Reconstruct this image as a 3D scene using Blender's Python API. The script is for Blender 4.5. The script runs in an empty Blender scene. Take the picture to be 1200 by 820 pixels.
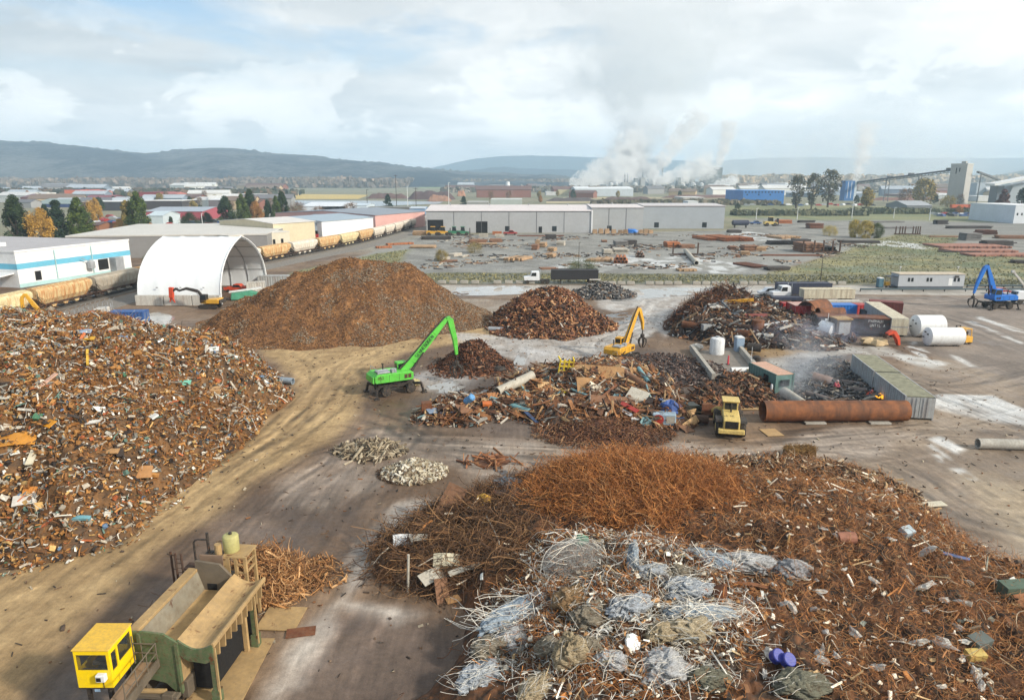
import bpy,bmesh,math,random
import numpy as np
random.seed(7)
rng=np.random.default_rng(11)
scn=bpy.context.scene
COLL=scn.collection
PI=math.pi
HC=25.0
TC=math.atan(0.25)
cT,sT=math.cos(TC),math.sin(TC)
# ------------------------------------------------------------------ helpers
def ray(px,py):
 a=(px-600)/800;b=(410-py)/800
 return(a,cT+b*sT,-sT+b*cT)
def G(px,py,z=0.0):
 d=ray(px,py);k=(z-HC)/d[2]
 return(d[0]*k,d[1]*k)
def Gz(px,py,z=0.0):
 x,y=G(px,py,z);return(x,y,z)
def Zat(px,py,Y):
 d=ray(px,py);return HC+d[2]*Y/d[1]
def AtY(px,py,Y):
 d=ray(px,py);k=Y/d[1]
 return(d[0]*k,Y,HC+d[2]*k)
def C(r,g,b):
 def f(c):
  c/=255.0
  return c/12.92 if c<=0.04045 else((c+0.055)/1.055)**2.4
 return(f(r),f(g),f(b))
def CA(rows):
 return np.array([C(*r)for r in rows])
def _h(ix,iy,s):
 n=(ix.astype(np.int64)*374761393+iy.astype(np.int64)*668265263+s*1442695041)&0x7fffffff
 n=((n^(n>>13))*1274126177)&0x7fffffff
 n=(n^(n>>16))&0xffffff
 return n/float(0xffffff)
def vnoise(x,y,s=0):
 x=np.asarray(x,float);y=np.asarray(y,float)
 ix=np.floor(x);iy=np.floor(y);fx=x-ix;fy=y-iy
 fx=fx*fx*(3-2*fx);fy=fy*fy*(3-2*fy)
 a=_h(ix,iy,s);b=_h(ix+1,iy,s);c=_h(ix,iy+1,s);d=_h(ix+1,iy+1,s)
 return(a*(1-fx)+b*fx)*(1-fy)+(c*(1-fx)+d*fx)*fy
def fbm(x,y,o=4,s=0):
 r=0;a=.5;t=0
 for i in range(o):
  r=r+a*vnoise(x,y,s+i*17);t+=a;a*=.5;x=x*2.03+11.3;y=y*2.03-7.1
 return r/t
def sstep(a,b,x):
 t=np.clip((x-a)/(b-a),0,1);return t*t*(3-2*t)
def segdist(x,y,pts):
 d=np.full(np.shape(x),1e9)
 for(ax,ay),(bx,by)in zip(pts[:-1],pts[1:]):
  vx,vy=bx-ax,by-ay;L=vx*vx+vy*vy+1e-9
  t=np.clip(((x-ax)*vx+(y-ay)*vy)/L,0,1)
  d=np.minimum(d,np.hypot(x-ax-t*vx,y-ay-t*vy))
 return d
def polysd(x,y,poly):
 """signed distance to a polygon, positive inside"""
 x=np.asarray(x,float);y=np.asarray(y,float)
 d=segdist(x,y,list(poly)+[poly[0]])
 ins=np.zeros(x.shape,bool);n=len(poly)
 for i in range(n):
  ax,ay=poly[i];bx,by=poly[(i+1)%n]
  if ay==by:continue
  c=((ay>y)!=(by>y))&(x<(bx-ax)*(y-ay)/(by-ay)+ax)
  ins^=c
 return np.where(ins,d,-d)
def tag(o,label=None,cat=None,group=None,kind=None):
 if label:o["label"]=label
 if cat:o["category"]=cat
 if group:o["group"]=group
 if kind:o["kind"]=kind
 return o
def thing(name,label,cat,loc=(0,0,0),rz=0.0,group=None,rot=None):
 o=bpy.data.objects.new(name,None);COLL.objects.link(o)
 o.empty_display_size=0.5
 o.location=loc;o.rotation_euler=rot if rot else(0,0,rz)
 return tag(o,label,cat,group)
def dup(root,loc,rz,label=None,group=None,sc=None):
 r=root.copy();COLL.objects.link(r);r.location=loc
 r.rotation_euler=(root.rotation_euler[0],root.rotation_euler[1],rz)
 if sc:r.scale=(sc,sc,sc)if not isinstance(sc,tuple)else sc
 if label:r["label"]=label
 if group:r["group"]=group
 for ch in list(root.children):
  c=ch.copy();COLL.objects.link(c);c.parent=r
  for g in list(ch.children):
   d=g.copy();COLL.objects.link(d);d.parent=c
 return r
def np_mesh(name,V,faces,cols=None,smooth=False):
 me=bpy.data.meshes.new(name)
 V=np.asarray(V,np.float32).reshape(-1,3)
 fl=[np.asarray(f,np.int32)for f in(faces if isinstance(faces,list)else[faces])]
 me.vertices.add(len(V));me.vertices.foreach_set("co",V.ravel())
 nl=sum(f.size for f in fl);npoly=sum(len(f)for f in fl)
 me.loops.add(nl);me.loops.foreach_set("vertex_index",np.concatenate([f.ravel()for f in fl]))
 tot=np.concatenate([np.full(len(f),f.shape[1],np.int32)for f in fl])
 st=np.concatenate([[0],np.cumsum(tot)[:-1]]).astype(np.int32)
 me.polygons.add(npoly);me.polygons.foreach_set("loop_start",st)
 me.polygons.foreach_set("use_smooth",np.full(npoly,smooth,bool))
 me.update(calc_edges=True)
 if cols is not None:
  for nm,arr in(cols.items()if isinstance(cols,dict)else{"Col":cols}.items()):
   arr=np.asarray(arr,np.float32)
   if arr.ndim==1:
    a=me.attributes.new(nm,'FLOAT','POINT');a.data.foreach_set("value",arr)
   else:
    a=me.attributes.new(nm,'FLOAT_COLOR','POINT')
    full=np.ones((len(V),4),np.float32);full[:,:3]=arr
    a.data.foreach_set("color",full.ravel())
 return me
def np_obj(name,V,faces,mat,cols=None,parent=None,smooth=False):
 o=bpy.data.objects.new(name,np_mesh(name,V,faces,cols,smooth));COLL.objects.link(o)
 o.data.materials.append(mat)
 if parent:o.parent=parent
 return o
def rotm(rz=0,rx=0,ry=0):
 cz,sz=math.cos(rz),math.sin(rz);cx,sx=math.cos(rx),math.sin(rx);cy,sy=math.cos(ry),math.sin(ry)
 Z=np.array([[cz,-sz,0],[sz,cz,0],[0,0,1]]);X=np.array([[1,0,0],[0,cx,-sx],[0,sx,cx]])
 Y=np.array([[cy,0,sy],[0,1,0],[-sy,0,cy]])
 return Z@Y@X
class MB:
 def __init__(s):s.v=[];s.f=[]
 def add(s,vs,fs):
  o=len(s.v);s.v+=[tuple(map(float,p))for p in vs];s.f+=[tuple(o+i for i in f)for f in fs];return s
 def box(s,c,d,R=None):
  hx,hy,hz=d[0]/2,d[1]/2,d[2]/2
  P=np.array([[a,b,e]for a in(-hx,hx)for b in(-hy,hy)for e in(-hz,hz)])
  if R is not None:P=P@(rotm(R)if isinstance(R,(int,float))else R).T
  P=P+np.array(c)
  return s.add(P,[(0,1,3,2),(4,6,7,5),(0,4,5,1),(2,3,7,6),(0,2,6,4),(1,5,7,3)])
 def b2(s,x0,x1,y0,y1,z0,z1):
  return s.box(((x0+x1)/2,(y0+y1)/2,(z0+z1)/2),(abs(x1-x0),abs(y1-y0),abs(z1-z0)))
 def beam(s,p,q,w,h=None,w2=None,h2=None,up=(0,0,1)):
  h=h or w;w2=w2 or w;h2=h2 or h
  p=np.array(p,float);q=np.array(q,float);t=q-p;L=np.linalg.norm(t)or 1;t/=L
  u=np.array(up,float)
  if abs(t@u)>.98:u=np.array([1,0,0.])
  b=np.cross(t,u);b/=np.linalg.norm(b);n=np.cross(b,t)
  P=[]
  for c,ww,hh in((p,w,h),(q,w2,h2)):
   for i,j in((-1,-1),(1,-1),(1,1),(-1,1)):P.append(c+b*i*ww/2+n*j*hh/2)
  return s.add(P,[(0,3,2,1),(4,5,6,7),(0,1,5,4),(1,2,6,5),(2,3,7,6),(3,0,4,7)])
 def tube(s,pts,r,n=8,caps=True,hollow=0):
  pts=[np.array(p,float)for p in pts];K=len(pts);rs=r if isinstance(r,(list,tuple))else[r]*K
  P=[];prev=None
  for k in range(K):
   t=pts[min(k+1,K-1)]-pts[max(k-1,0)];t=t/(np.linalg.norm(t)or 1)
   if prev is None:
    u=np.array([0,0,1.])if abs(t[2])<.9 else np.array([1.,0,0])
    b=np.cross(t,u)
   else:b=prev-t*(prev@t)
   b/=np.linalg.norm(b);prev=b;c=np.cross(t,b)
   for i in range(n):
    a=2*PI*i/n;P.append(pts[k]+rs[k]*(b*math.cos(a)+c*math.sin(a)))
  F=[(k*n+i,k*n+(i+1)%n,(k+1)*n+(i+1)%n,(k+1)*n+i)for k in range(K-1)for i in range(n)]
  if caps and not hollow:F+=[tuple(range(n))[::-1],tuple((K-1)*n+i for i in range(n))]
  s.add(P,F)
  if hollow:
   o=len(s.v);Q=[]
   for k in range(K):
    for i in range(n):
     p=np.array(P[k*n+i]);Q.append(pts[k]+(p-pts[k])*hollow)
   s.v+=[tuple(p)for p in Q];b0=o-K*n
   for k in range(K-1):
    for i in range(n):s.f.append((o+k*n+i,o+(k+1)*n+i,o+(k+1)*n+(i+1)%n,o+k*n+(i+1)%n))
   for i in range(n):
    j=(i+1)%n;e=(K-1)*n
    s.f.append((b0+j,b0+i,o+i,o+j));s.f.append((b0+e+i,b0+e+j,o+e+j,o+e+i))
  return s
 def prism(s,poly,y0,y1,ax='y'):
  """polygon in (x,z) pushed along y (ax='y'), in (y,z) along x ('x') or in (x,y) along z ('z')"""
  n=len(poly)
  m={'y':lambda a,b,t:(a,t,b),'x':lambda a,b,t:(t,a,b),'z':lambda a,b,t:(a,b,t)}[ax]
  P=[m(a,b,y0)for a,b in poly]+[m(a,b,y1)for a,b in poly]
  F=[tuple(range(n)),tuple(range(2*n-1,n-1,-1))]+[(i,i+n,(i+1)%n+n,(i+1)%n)for i in range(n)]
  return s.add(P,F)
 def lathe(s,prof,n=16,c=(0,0,0),M=None):
  P=[];K=len(prof)
  for r,z in prof:
   for i in range(n):a=2*PI*i/n;P.append((r*math.cos(a),r*math.sin(a),z))
  P=np.array(P)
  if M is not None:P=P@np.array(M).T
  P=P+np.array(c)
  F=[(k*n+i,k*n+(i+1)%n,(k+1)*n+(i+1)%n,(k+1)*n+i)for k in range(K-1)for i in range(n)]
  F+=[tuple(range(n))[::-1],tuple((K-1)*n+i for i in range(n))]
  return s.add(P,F)
 def ball(s,c,r,n=10,m=6,jit=0,seed=0):
  rr=np.random.default_rng(seed);r=(r,r,r)if isinstance(r,(int,float))else r
  P=[(0,0,1)]
  for k in range(1,m):
   t=PI*k/m
   for i in range(n):a=2*PI*i/n;P.append((math.sin(t)*math.cos(a),math.sin(t)*math.sin(a),math.cos(t)))
  P.append((0,0,-1));P=np.array(P);P=P*(1+jit*(rr.random((len(P),1))-.5)*2)*np.array(r)+np.array(c)
  F=[(0,1+i,1+(i+1)%n)for i in range(n)]
  for k in range(m-2):
   for i in range(n):a=1+k*n;F.append((a+i,a+n+i,a+n+(i+1)%n,a+(i+1)%n))
  e=1+(m-2)*n;F+=[(e+i,len(P)-1,e+(i+1)%n)for i in range(n)]
  return s.add(P,F)
 def tf(s,M=None,t=(0,0,0),start=0):
  P=np.array(s.v[start:])
  if M is not None:P=P@np.array(M).T
  s.v[start:]=[tuple(p)for p in P+np.array(t)];return s
 def jitter(s,a,seed=0):
  P=np.array(s.v);P+=(np.random.default_rng(seed).random(P.shape)-.5)*2*a;s.v=[tuple(p)for p in P];return s
def obj(name,mb,mat,parent=None,smooth=False,bevel=0,loc=None,rz=None):
 me=bpy.data.meshes.new(name);me.from_pydata(mb.v,[],mb.f);me.update()
 if smooth:
  for p in me.polygons:p.use_smooth=True
  me.set_sharp_from_angle(angle=math.radians(40))
 o=bpy.data.objects.new(name,me);COLL.objects.link(o);me.materials.append(mat)
 if parent:o.parent=parent
 if loc is not None:o.location=loc
 if rz is not None:o.rotation_euler=(0,0,rz)
 if bevel:
  b=o.modifiers.new("bevel",'BEVEL');b.width=bevel;b.segments=1;b.limit_method='ANGLE'
 return o
def single(name,mb,mat,label,cat,loc=(0,0,0),rz=0,group=None,smooth=False,bevel=0,kind=None):
 o=obj(name,mb,mat,None,smooth,bevel,loc,rz);return tag(o,label,cat,group,kind)
# ------------------------------------------------------------------ materials
class NT:
 def __init__(s,name):
  s.m=bpy.data.materials.new(name);s.m.use_nodes=True;s.t=s.m.node_tree;s.t.nodes.clear()
  s.out=s.n('ShaderNodeOutputMaterial')
 def n(s,typ,**kw):
  x=s.t.nodes.new(typ)
  for k,v in kw.items():setattr(x,k,v)
  return x
 def l(s,a,b):s.t.links.new(a,b)
 def noise(s,scale,det=4,vec=None,rough=.6,sc3=None):
  x=s.n('ShaderNodeTexNoise');x.inputs['Scale'].default_value=scale;x.inputs['Detail'].default_value=det;x.inputs['Roughness'].default_value=rough
  if vec is not None:
   if sc3:
    mp=s.n('ShaderNodeMapping');mp.inputs['Scale'].default_value=sc3;s.l(vec,mp.inputs[0]);vec=mp.outputs[0]
   s.l(vec,x.inputs['Vector'])
  return x.outputs[0]
 def ramp(s,src,stops):
  r=s.n('ShaderNodeValToRGB');e=r.color_ramp.elements
  while len(e)<len(stops):e.new(.5)
  for i,(p,c)in enumerate(stops):e[i].position=p;e[i].color=(c,c,c,1)if isinstance(c,(int,float))else(*c,1)
  s.l(src,r.inputs[0]);return r.outputs[0]
 def mix(s,f,a,b,mode='MIX'):
  x=s.n('ShaderNodeMix',data_type='RGBA',blend_type=mode)
  for i,v in((0,f),(6,a),(7,b)):
   if hasattr(v,'links'):s.l(v,x.inputs[i])
   elif i==0:x.inputs[0].default_value=v
   else:x.inputs[i].default_value=(*v,1)
  return x.outputs[2]
 def math(s,op,a,b=0.0):
  x=s.n('ShaderNodeMath',operation=op)
  for i,v in((0,a),(1,b)):
   if hasattr(v,'links'):s.l(v,x.inputs[i])
   else:x.inputs[i].default_value=v
  return x.outputs[0]
 def bump(s,h,st=.3,dist=.1):
  x=s.n('ShaderNodeBump');x.inputs['Strength'].default_value=st;x.inputs['Distance'].default_value=dist;s.l(h,x.inputs['Height']);return x.outputs[0]
 def bsdf(s,col,rough=.6,metal=0,normal=None,spec=.5):
  b=s.n('ShaderNodeBsdfPrincipled')
  for nm,v in(('Base Color',col),('Roughness',rough),('Metallic',metal),('Specular IOR Level',spec)):
   if hasattr(v,'links'):s.l(v,b.inputs[nm])
   else:b.inputs[nm].default_value=(*v,1)if nm=='Base Color' else v
  if normal is not None:s.l(normal,b.inputs['Normal'])
  s.l(b.outputs[0],s.out.inputs[0]);return b
RUST=C(112,66,38);RUST2=C(70,44,30);DIRT=C(120,104,84)
_mc={}
def pm(name,col,rough=.55,metal=0.0,var=.25,scale=1.2,rust=0.0,dirt=.25,bump=.15,streak=0.0,corr=None,rustcol=None,spec=.4):
 """worn paint: base colour, mottled, with dirt, rust patches, vertical rust streaks, corrugation corr=(axis, pitch)"""
 if name in _mc:return _mc[name]
 m=NT(name);tc=m.n('ShaderNodeTexCoord').outputs['Object']
 n1=m.noise(scale,5,tc);n2=m.noise(scale*5.3,4,tc)
 c=m.mix(m.ramp(n1,[(.3,0),(.7,1)]),tuple(x*(1-var)for x in col),tuple(min(1,x*(1+var*.5))for x in col))
 c=m.mix(m.math('MULTIPLY',m.ramp(n2,[(.42,0),(.68,1)]),dirt),c,DIRT)
 if streak:
  ns=m.noise(1.0,4,tc,sc3=(2.2,2.2,.18));c=m.mix(m.math('MULTIPLY',m.ramp(ns,[(.50-.12*streak,0),(.62,1)]),min(1,streak)),c,rustcol or RUST)
 if rust:
  n3=m.noise(scale*1.7,6,tc,.7);c=m.mix(m.ramp(n3,[(.62-.3*rust,0),(.72-.3*rust,1)]),c,m.mix(n2,RUST2,rustcol or RUST))
 h=n2;bs=bump
 if corr:
  ax,p=corr;w=m.n('ShaderNodeTexWave',wave_type='BANDS',bands_direction=ax,wave_profile='SIN')
  w.inputs['Scale'].default_value=1.0/p*.314*1.0;w.inputs['Distortion'].default_value=0
  m.l(tc,w.inputs['Vector']);h=m.math('ADD',m.math('MULTIPLY',n2,.15),w.outputs[1]);bs=max(bump,.5)
 m.bsdf(c,rough,metal,m.bump(h,bs,.05),spec)
 _mc[name]=m.m;return m.m
def vmat(name,rough=.75,var=.35,scale=6,spec=.3,bump=.4,gain=(1,1,1)):
 """reads each piece's own colour from the mesh"""
 if name in _mc:return _mc[name]
 m=NT(name);tc=m.n('ShaderNodeTexCoord').outputs['Object']
 a=m.n('ShaderNodeAttribute',attribute_name="Col").outputs['Color']
 n=m.noise(scale,4,tc);f=m.ramp(n,[(.25,1-var),(.75,1+var*.4)])
 c=m.mix(1.0,m.mix(1.0,a,gain,'MULTIPLY'),f,'MULTIPLY')
 m.bsdf(c,rough,0,m.bump(n,bump,.05),spec);_mc[name]=m.m;return m.m
def glow(name,col,st):
 m=NT(name);e=m.n('ShaderNodeEmission');e.inputs[0].default_value=(*col,1);e.inputs[1].default_value=st;m.l(e.outputs[0],m.out.inputs[0]);return m.m
M_rubber=pm('rubber',C(40,38,37),.85,var=.3,dirt=.5)
M_dark=pm('dark_steel',C(46,43,42),.6,var=.4,dirt=.35,rust=.1)
M_glass=pm('dark_glass',C(34,42,46),.12,var=.2,dirt=.08,bump=0,spec=.6)
M_hole=pm('dark_opening',C(22,22,24),.9,var=.3,dirt=.05,bump=0)
M_rust=pm('rusty_steel',C(118,74,48),.8,var=.45,dirt=.3,rust=.5,rustcol=C(128,72,40))
M_rustd=pm('dark_rusty_steel',C(74,54,44),.85,var=.4,dirt=.2,rust=.3)
M_conc=pm('concrete',C(176,172,162),.9,var=.25,dirt=.45)
M_galv=pm('galvanised_steel',C(170,174,178),.5,.3,var=.25,dirt=.25)
M_white=pm('white_paint',C(226,227,226),.5,var=.08,dirt=.15)
M_wdirty=pm('dirty_white_paint',C(205,203,195),.6,var=.15,dirt=.35,streak=.25)
# ------------------------------------------------------------------ camera, sky, sun
cam=bpy.data.objects.new("camera",bpy.data.cameras.new("camera"));COLL.objects.link(cam)
cam.location=(0,0,HC);cam.rotation_euler=(PI/2-TC,0,0)
cam.data.sensor_width=36;cam.data.lens=24;cam.data.clip_start=.5;cam.data.clip_end=120000
scn.camera=cam
SUN_AZ=math.radians(118)
SUN_EL=math.radians(30)
sd=np.array([math.sin(SUN_AZ)*math.cos(SUN_EL),math.cos(SUN_AZ)*math.cos(SUN_EL),math.sin(SUN_EL)])
sun=bpy.data.objects.new("sun",bpy.data.lights.new("sun",'SUN'));COLL.objects.link(sun)
sun.data.energy=3.2;sun.data.angle=math.radians(4);sun.data.color=(1,.92,.80)
from mathutils import Vector
sun.rotation_euler=Vector(tuple(sd)).to_track_quat('Z','Y').to_euler()
w=bpy.data.worlds.new("World");scn.world=w;w.use_nodes=True
nt=w.node_tree;nt.nodes.clear()
def wn(t,**k):
 x=nt.nodes.new(t)
 for a,b in k.items():setattr(x,a,b)
 return x
def wl(a,b):nt.links.new(a,b)
def wm(op,a,b=0.0,c=None):
 x=wn('ShaderNodeMath',operation=op)
 for i,v in enumerate((a,b,c)):
  if v is None:continue
  if hasattr(v,'links'):wl(v,x.inputs[i])
  else:x.inputs[i].default_value=v
 return x.outputs[0]
def wnoise(vec,sc,det,rough=.55,dist=0,off=(0,0,0),s3=(1,1,1)):
 mp=wn('ShaderNodeMapping');mp.inputs['Location'].default_value=off;mp.inputs['Scale'].default_value=s3;wl(vec,mp.inputs[0])
 x=wn('ShaderNodeTexNoise');x.inputs['Scale'].default_value=sc;x.inputs['Detail'].default_value=det;x.inputs['Roughness'].default_value=rough;x.inputs['Distortion'].default_value=dist
 wl(mp.outputs[0],x.inputs['Vector']);return x.outputs[0]
def wramp(src,stops):
 r=wn('ShaderNodeValToRGB');e=r.color_ramp.elements
 while len(e)<len(stops):e.new(.5)
 for i,(p,c)in enumerate(stops):e[i].position=p;e[i].color=(c,c,c,1)if isinstance(c,(int,float))else(*c,1)
 wl(src,r.inputs[0]);return r.outputs[0]
def wmix(f,a,b):
 x=wn('ShaderNodeMix',data_type='RGBA')
 for i,v in((0,f),(6,a),(7,b)):
  if hasattr(v,'links'):wl(v,x.inputs[i])
  elif i==0:x.inputs[0].default_value=v
  else:x.inputs[i].default_value=(*v,1)
 return x.outputs[2]
sky=wn('ShaderNodeTexSky',sky_type='NISHITA');sky.sun_disc=False
sky.sun_elevation=SUN_EL;sky.sun_rotation=SUN_AZ;sky.air_density=1.0;sky.dust_density=1.5
tcw=wn('ShaderNodeTexCoord');sep=wn('ShaderNodeSeparateXYZ');wl(tcw.outputs['Generated'],sep.inputs[0])
dx,dy,dz=sep.outputs
zz=wm('ADD',wm('MAXIMUM',dz,0.0),.09)
comb=wn('ShaderNodeCombineXYZ');wl(wm('DIVIDE',dx,zz),comb.inputs[0]);wl(wm('DIVIDE',dy,zz),comb.inputs[1])
cp=comb.outputs[0]
big=wnoise(cp,.42,8,.52,.35,(3.1,1.7,0))
fine=wnoise(cp,1.5,9,.55,.5,(8.4,2.2,0))
cum=wnoise(tcw.outputs['Generated'],8.5,9,.58,.3,(2.9,1.35,.4),(1,1,1.7))
bright=wm('ADD',wm('MULTIPLY',dx,.42),.47)
shade=wm('ADD',wm('ADD',wm('MULTIPLY',big,.62),wm('MULTIPLY',fine,.30)),wm('MULTIPLY',bright,.28))
lowband=wramp(dz,[(.03,.5),(.07,1),(.13,.8),(.22,.25)])
lump=wramp(cum,[(.50,0),(.535,.75),(.62,1)])
cl=wramp(shade,[(.44,(3.5,3.9,4.2)),(.54,(4.7,4.95,5.1)),(.64,(6.0,6.1,6.1)),(.76,(8.2,8.2,8.0))])
cl=wmix(wm('MULTIPLY',wm('MULTIPLY',lump,lowband),.7),cl,(7.8,7.8,7.6))
gapn=wnoise(cp,.55,8,.55,.3,(2.3,5.1,0))
gap=wramp(wm('ADD',gapn,wm('MULTIPLY',dx,.22)),[(.35,1),(.45,0)])
gap=wm('MULTIPLY',gap,wramp(dz,[(.10,0),(.19,1)]))
skb=wmix(.2,sky.outputs[0],(2.6,4.3,5.9))
colw=wmix(gap,cl,skb)
colw=wmix(wramp(dz,[(0,.55),(.09,0)]),colw,(6.6,6.8,6.9))
colw=wmix(1.0,colw,colw);_mx=nt.nodes[-1];_mx.blend_type='MULTIPLY';wl(wramp(dz,[(0,1.0),(.05,.92),(.12,.78),(.24,.68)]),_mx.inputs[7])
bg=wn('ShaderNodeBackground');bg.inputs[1].default_value=.15;wl(colw,bg.inputs[0])
wo=wn('ShaderNodeOutputWorld');wl(bg.outputs[0],wo.inputs[0])
vs=scn.view_settings;vs.view_transform='Standard';vs.look='None';vs.exposure=.62;vs.gamma=1;vs.use_curve_mapping=False
scn.cycles.use_denoising=True;scn.cycles.max_bounces=6;scn.cycles.diffuse_bounces=3;scn.cycles.glossy_bounces=3
scn.cycles.transparent_max_bounces=12;scn.cycles.volume_bounces=3
# ------------------------------------------------------------------ ground: one sheet to the horizon
def axis(segs):
 out=[]
 for a,b,st in segs:out.append(np.arange(a,b,st))
 return np.concatenate(out)
def grow(a,b,n):return np.geomspace(a,b,n)
gx=np.concatenate([-grow(160,8800,42)[::-1],axis([(-158,-62,1.0),(-62,62,.24),(62,130,.6),(130,200,1.5)]),grow(201,8800,42)])
gy=np.concatenate([-grow(2,880,10)[::-1],axis([(0,18,2),(18,72,.2),(72,130,.4),(130,250,1.0),(250,420,2.5)]),grow(422,8850,60)])
NX,NY=len(gx),len(gy)
X,Y=np.meshgrid(gx,gy);X=X.ravel();Y=Y.ravel()
n_lo=fbm(X*.03,Y*.03,4,1);n_md=fbm(X*.16,Y*.16,5,2);n_hi=fbm(X*1.1,Y*1.1,3,3)
wx=(fbm(X*.12,Y*.12,4,21)-.5);wy=(fbm(X*.45,Y*.45,4,22)-.5)
warp=wx*7+wy*2.2
colS=np.zeros((len(X),3));wet=np.zeros(len(X))
def pxpoly(p):return[G(a,b)for a,b in p]
def setc(mask,rgb,rgb2=None,nz=None):
 global colS
 c=np.array(C(*rgb))
 if rgb2 is not None:c=c[None]*(1-nz[:,None])+np.array(C(*rgb2))[None]*nz[:,None]
 colS=colS*(1-mask[:,None])+c*mask[:,None]
def area(poly,soft=1.5,wa=1.0):
 p=np.array(poly);lo=p.min(0)-soft*3-6*wa;hi=p.max(0)+soft*3+6*wa
 I=np.where((X>lo[0])&(X<hi[0])&(Y>lo[1])&(Y<hi[1]))[0]
 m=np.zeros(len(X))
 if len(I):m[I]=sstep(-soft,soft,polysd(X[I],Y[I],poly)+warp[I]*wa)
 return m
def stroke(pts,wd,soft=.3,wa=.1):
 p=np.array(pts);lo=p.min(0)-wd*2-3;hi=p.max(0)+wd*2+3
 I=np.where((X>lo[0])&(X<hi[0])&(Y>lo[1])&(Y<hi[1]))[0]
 m=np.zeros(len(X))
 if len(I):m[I]=1-sstep(wd/2-soft,wd/2+soft,segdist(X[I],Y[I],pts)+warp[I]*wa)
 return m
q=sstep(.35,.65,n_md);q2=sstep(.4,.6,n_lo)
setc(np.ones(len(X)),(118,118,92),(134,128,104),q2)
setc(area(pxpoly([(0,360),(0,300),(330,246),(500,250),(500,330)]),3,.6),(128,126,116),(142,138,126),q)
setc(sstep(262,225,Y+warp),(104,83,64),(126,104,82),q);wet=np.maximum(wet,sstep(262,225,Y)*(.18+.4*sstep(.42,.62,fbm(X*.07,Y*.1,4,35))))
setc(area(pxpoly([(330,334),(420,300),(500,276),(850,270),(900,252),(1260,262),(1260,302),(1050,292),(980,296),(880,328),(480,326)]),2,.35),(126,124,118),(142,140,133),q)
setc(area(pxpoly([(340,320),(440,297),(480,292),(470,306),(420,322),(350,336)]),2,.5),(132,130,96),(120,122,88),q)
fld=area(pxpoly([(880,331),(905,318),(960,303),(985,300),(1010,284),(1060,272),(1130,276),(1110,288),(1260,312),(1260,336),(1040,334)]),2,.5)
setc(fld,(118,116,84),(140,134,92),q)
setc(fld*sstep(.52,.66,fbm(X*.05,Y*.12,4,31)),(104,112,80))
setc(area(pxpoly([(1010,274),(1140,276),(1260,284),(1260,268),(1100,262),(1040,264)]),2,.3),(138,136,130),(124,122,116),q)
setc(area(pxpoly([(850,256),(1260,262),(1260,244),(850,240)]),4,.5),(110,118,84),(136,134,92),q)
setc(area(pxpoly([(1090,252),(1200,254),(1200,247),(1100,246)]),4,.3),(168,160,96))
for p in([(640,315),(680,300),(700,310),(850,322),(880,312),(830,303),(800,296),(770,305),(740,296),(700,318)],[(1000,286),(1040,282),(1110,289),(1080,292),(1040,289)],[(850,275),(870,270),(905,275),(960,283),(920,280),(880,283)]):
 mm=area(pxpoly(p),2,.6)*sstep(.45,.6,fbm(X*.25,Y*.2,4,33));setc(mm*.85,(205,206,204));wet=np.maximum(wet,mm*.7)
strip=area(pxpoly([(300,352),(420,322),(520,319),(1060,322),(1260,330),(1260,338),(1000,333),(500,333),(380,345)]),1,.25)
setc(strip,(112,111,92),(96,98,80),q)
setc(area(pxpoly([(470,334),(1000,334),(1260,340),(1260,347),(1000,345),(700,345),(540,342)]),.8,.2),(160,152,141),(176,170,160),q)
setc(area(pxpoly([(930,350),(1020,346),(1260,350),(1260,640),(1150,600),(1060,505),(1120,430),(1060,400),(1030,372)]),2,.5),(124,112,101),(140,127,115),q)
setc(area(pxpoly([(1050,430),(1110,420),(1260,470),(1300,760),(1150,690),(1050,570),(880,535),(960,505),(1070,500)]),2,.5),(126,110,94),(148,131,112),q)
setc(area(pxpoly([(1130,560),(1260,570),(1260,700),(1170,650)]),2,.8)*.8,(170,152,126))
road=area(pxpoly([(-90,730),(0,672),(110,612),(250,535),(332,478),(348,455),(330,428),(300,410),(420,402),(560,372),(640,388),(560,398),(470,412),(430,440),(415,480),(385,520),(300,562),(190,640),(70,770),(-30,880),(-120,900)]),1.4,.35)
wet*=1-road*.9;setc(road,(156,129,90),(178,151,109),sstep(.3,.7,n_md*.6+n_hi*.4))
setc(area(pxpoly([(180,690),(300,590),(400,560),(430,600),(330,660),(300,700),(200,720),(120,760)]),2,.5)*.85,(92,78,67),(110,94,81),q)
setc(area(pxpoly([(0,900),(60,790),(200,700),(180,760),(60,900)]),1.5,.5)*.8,(98,87,78))
setc(area(pxpoly([(380,720),(430,705),(520,720),(560,760),(500,860),(300,860),(340,770)]),1.5,.5)*.9,(90,76,67),(108,92,80),q)
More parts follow.
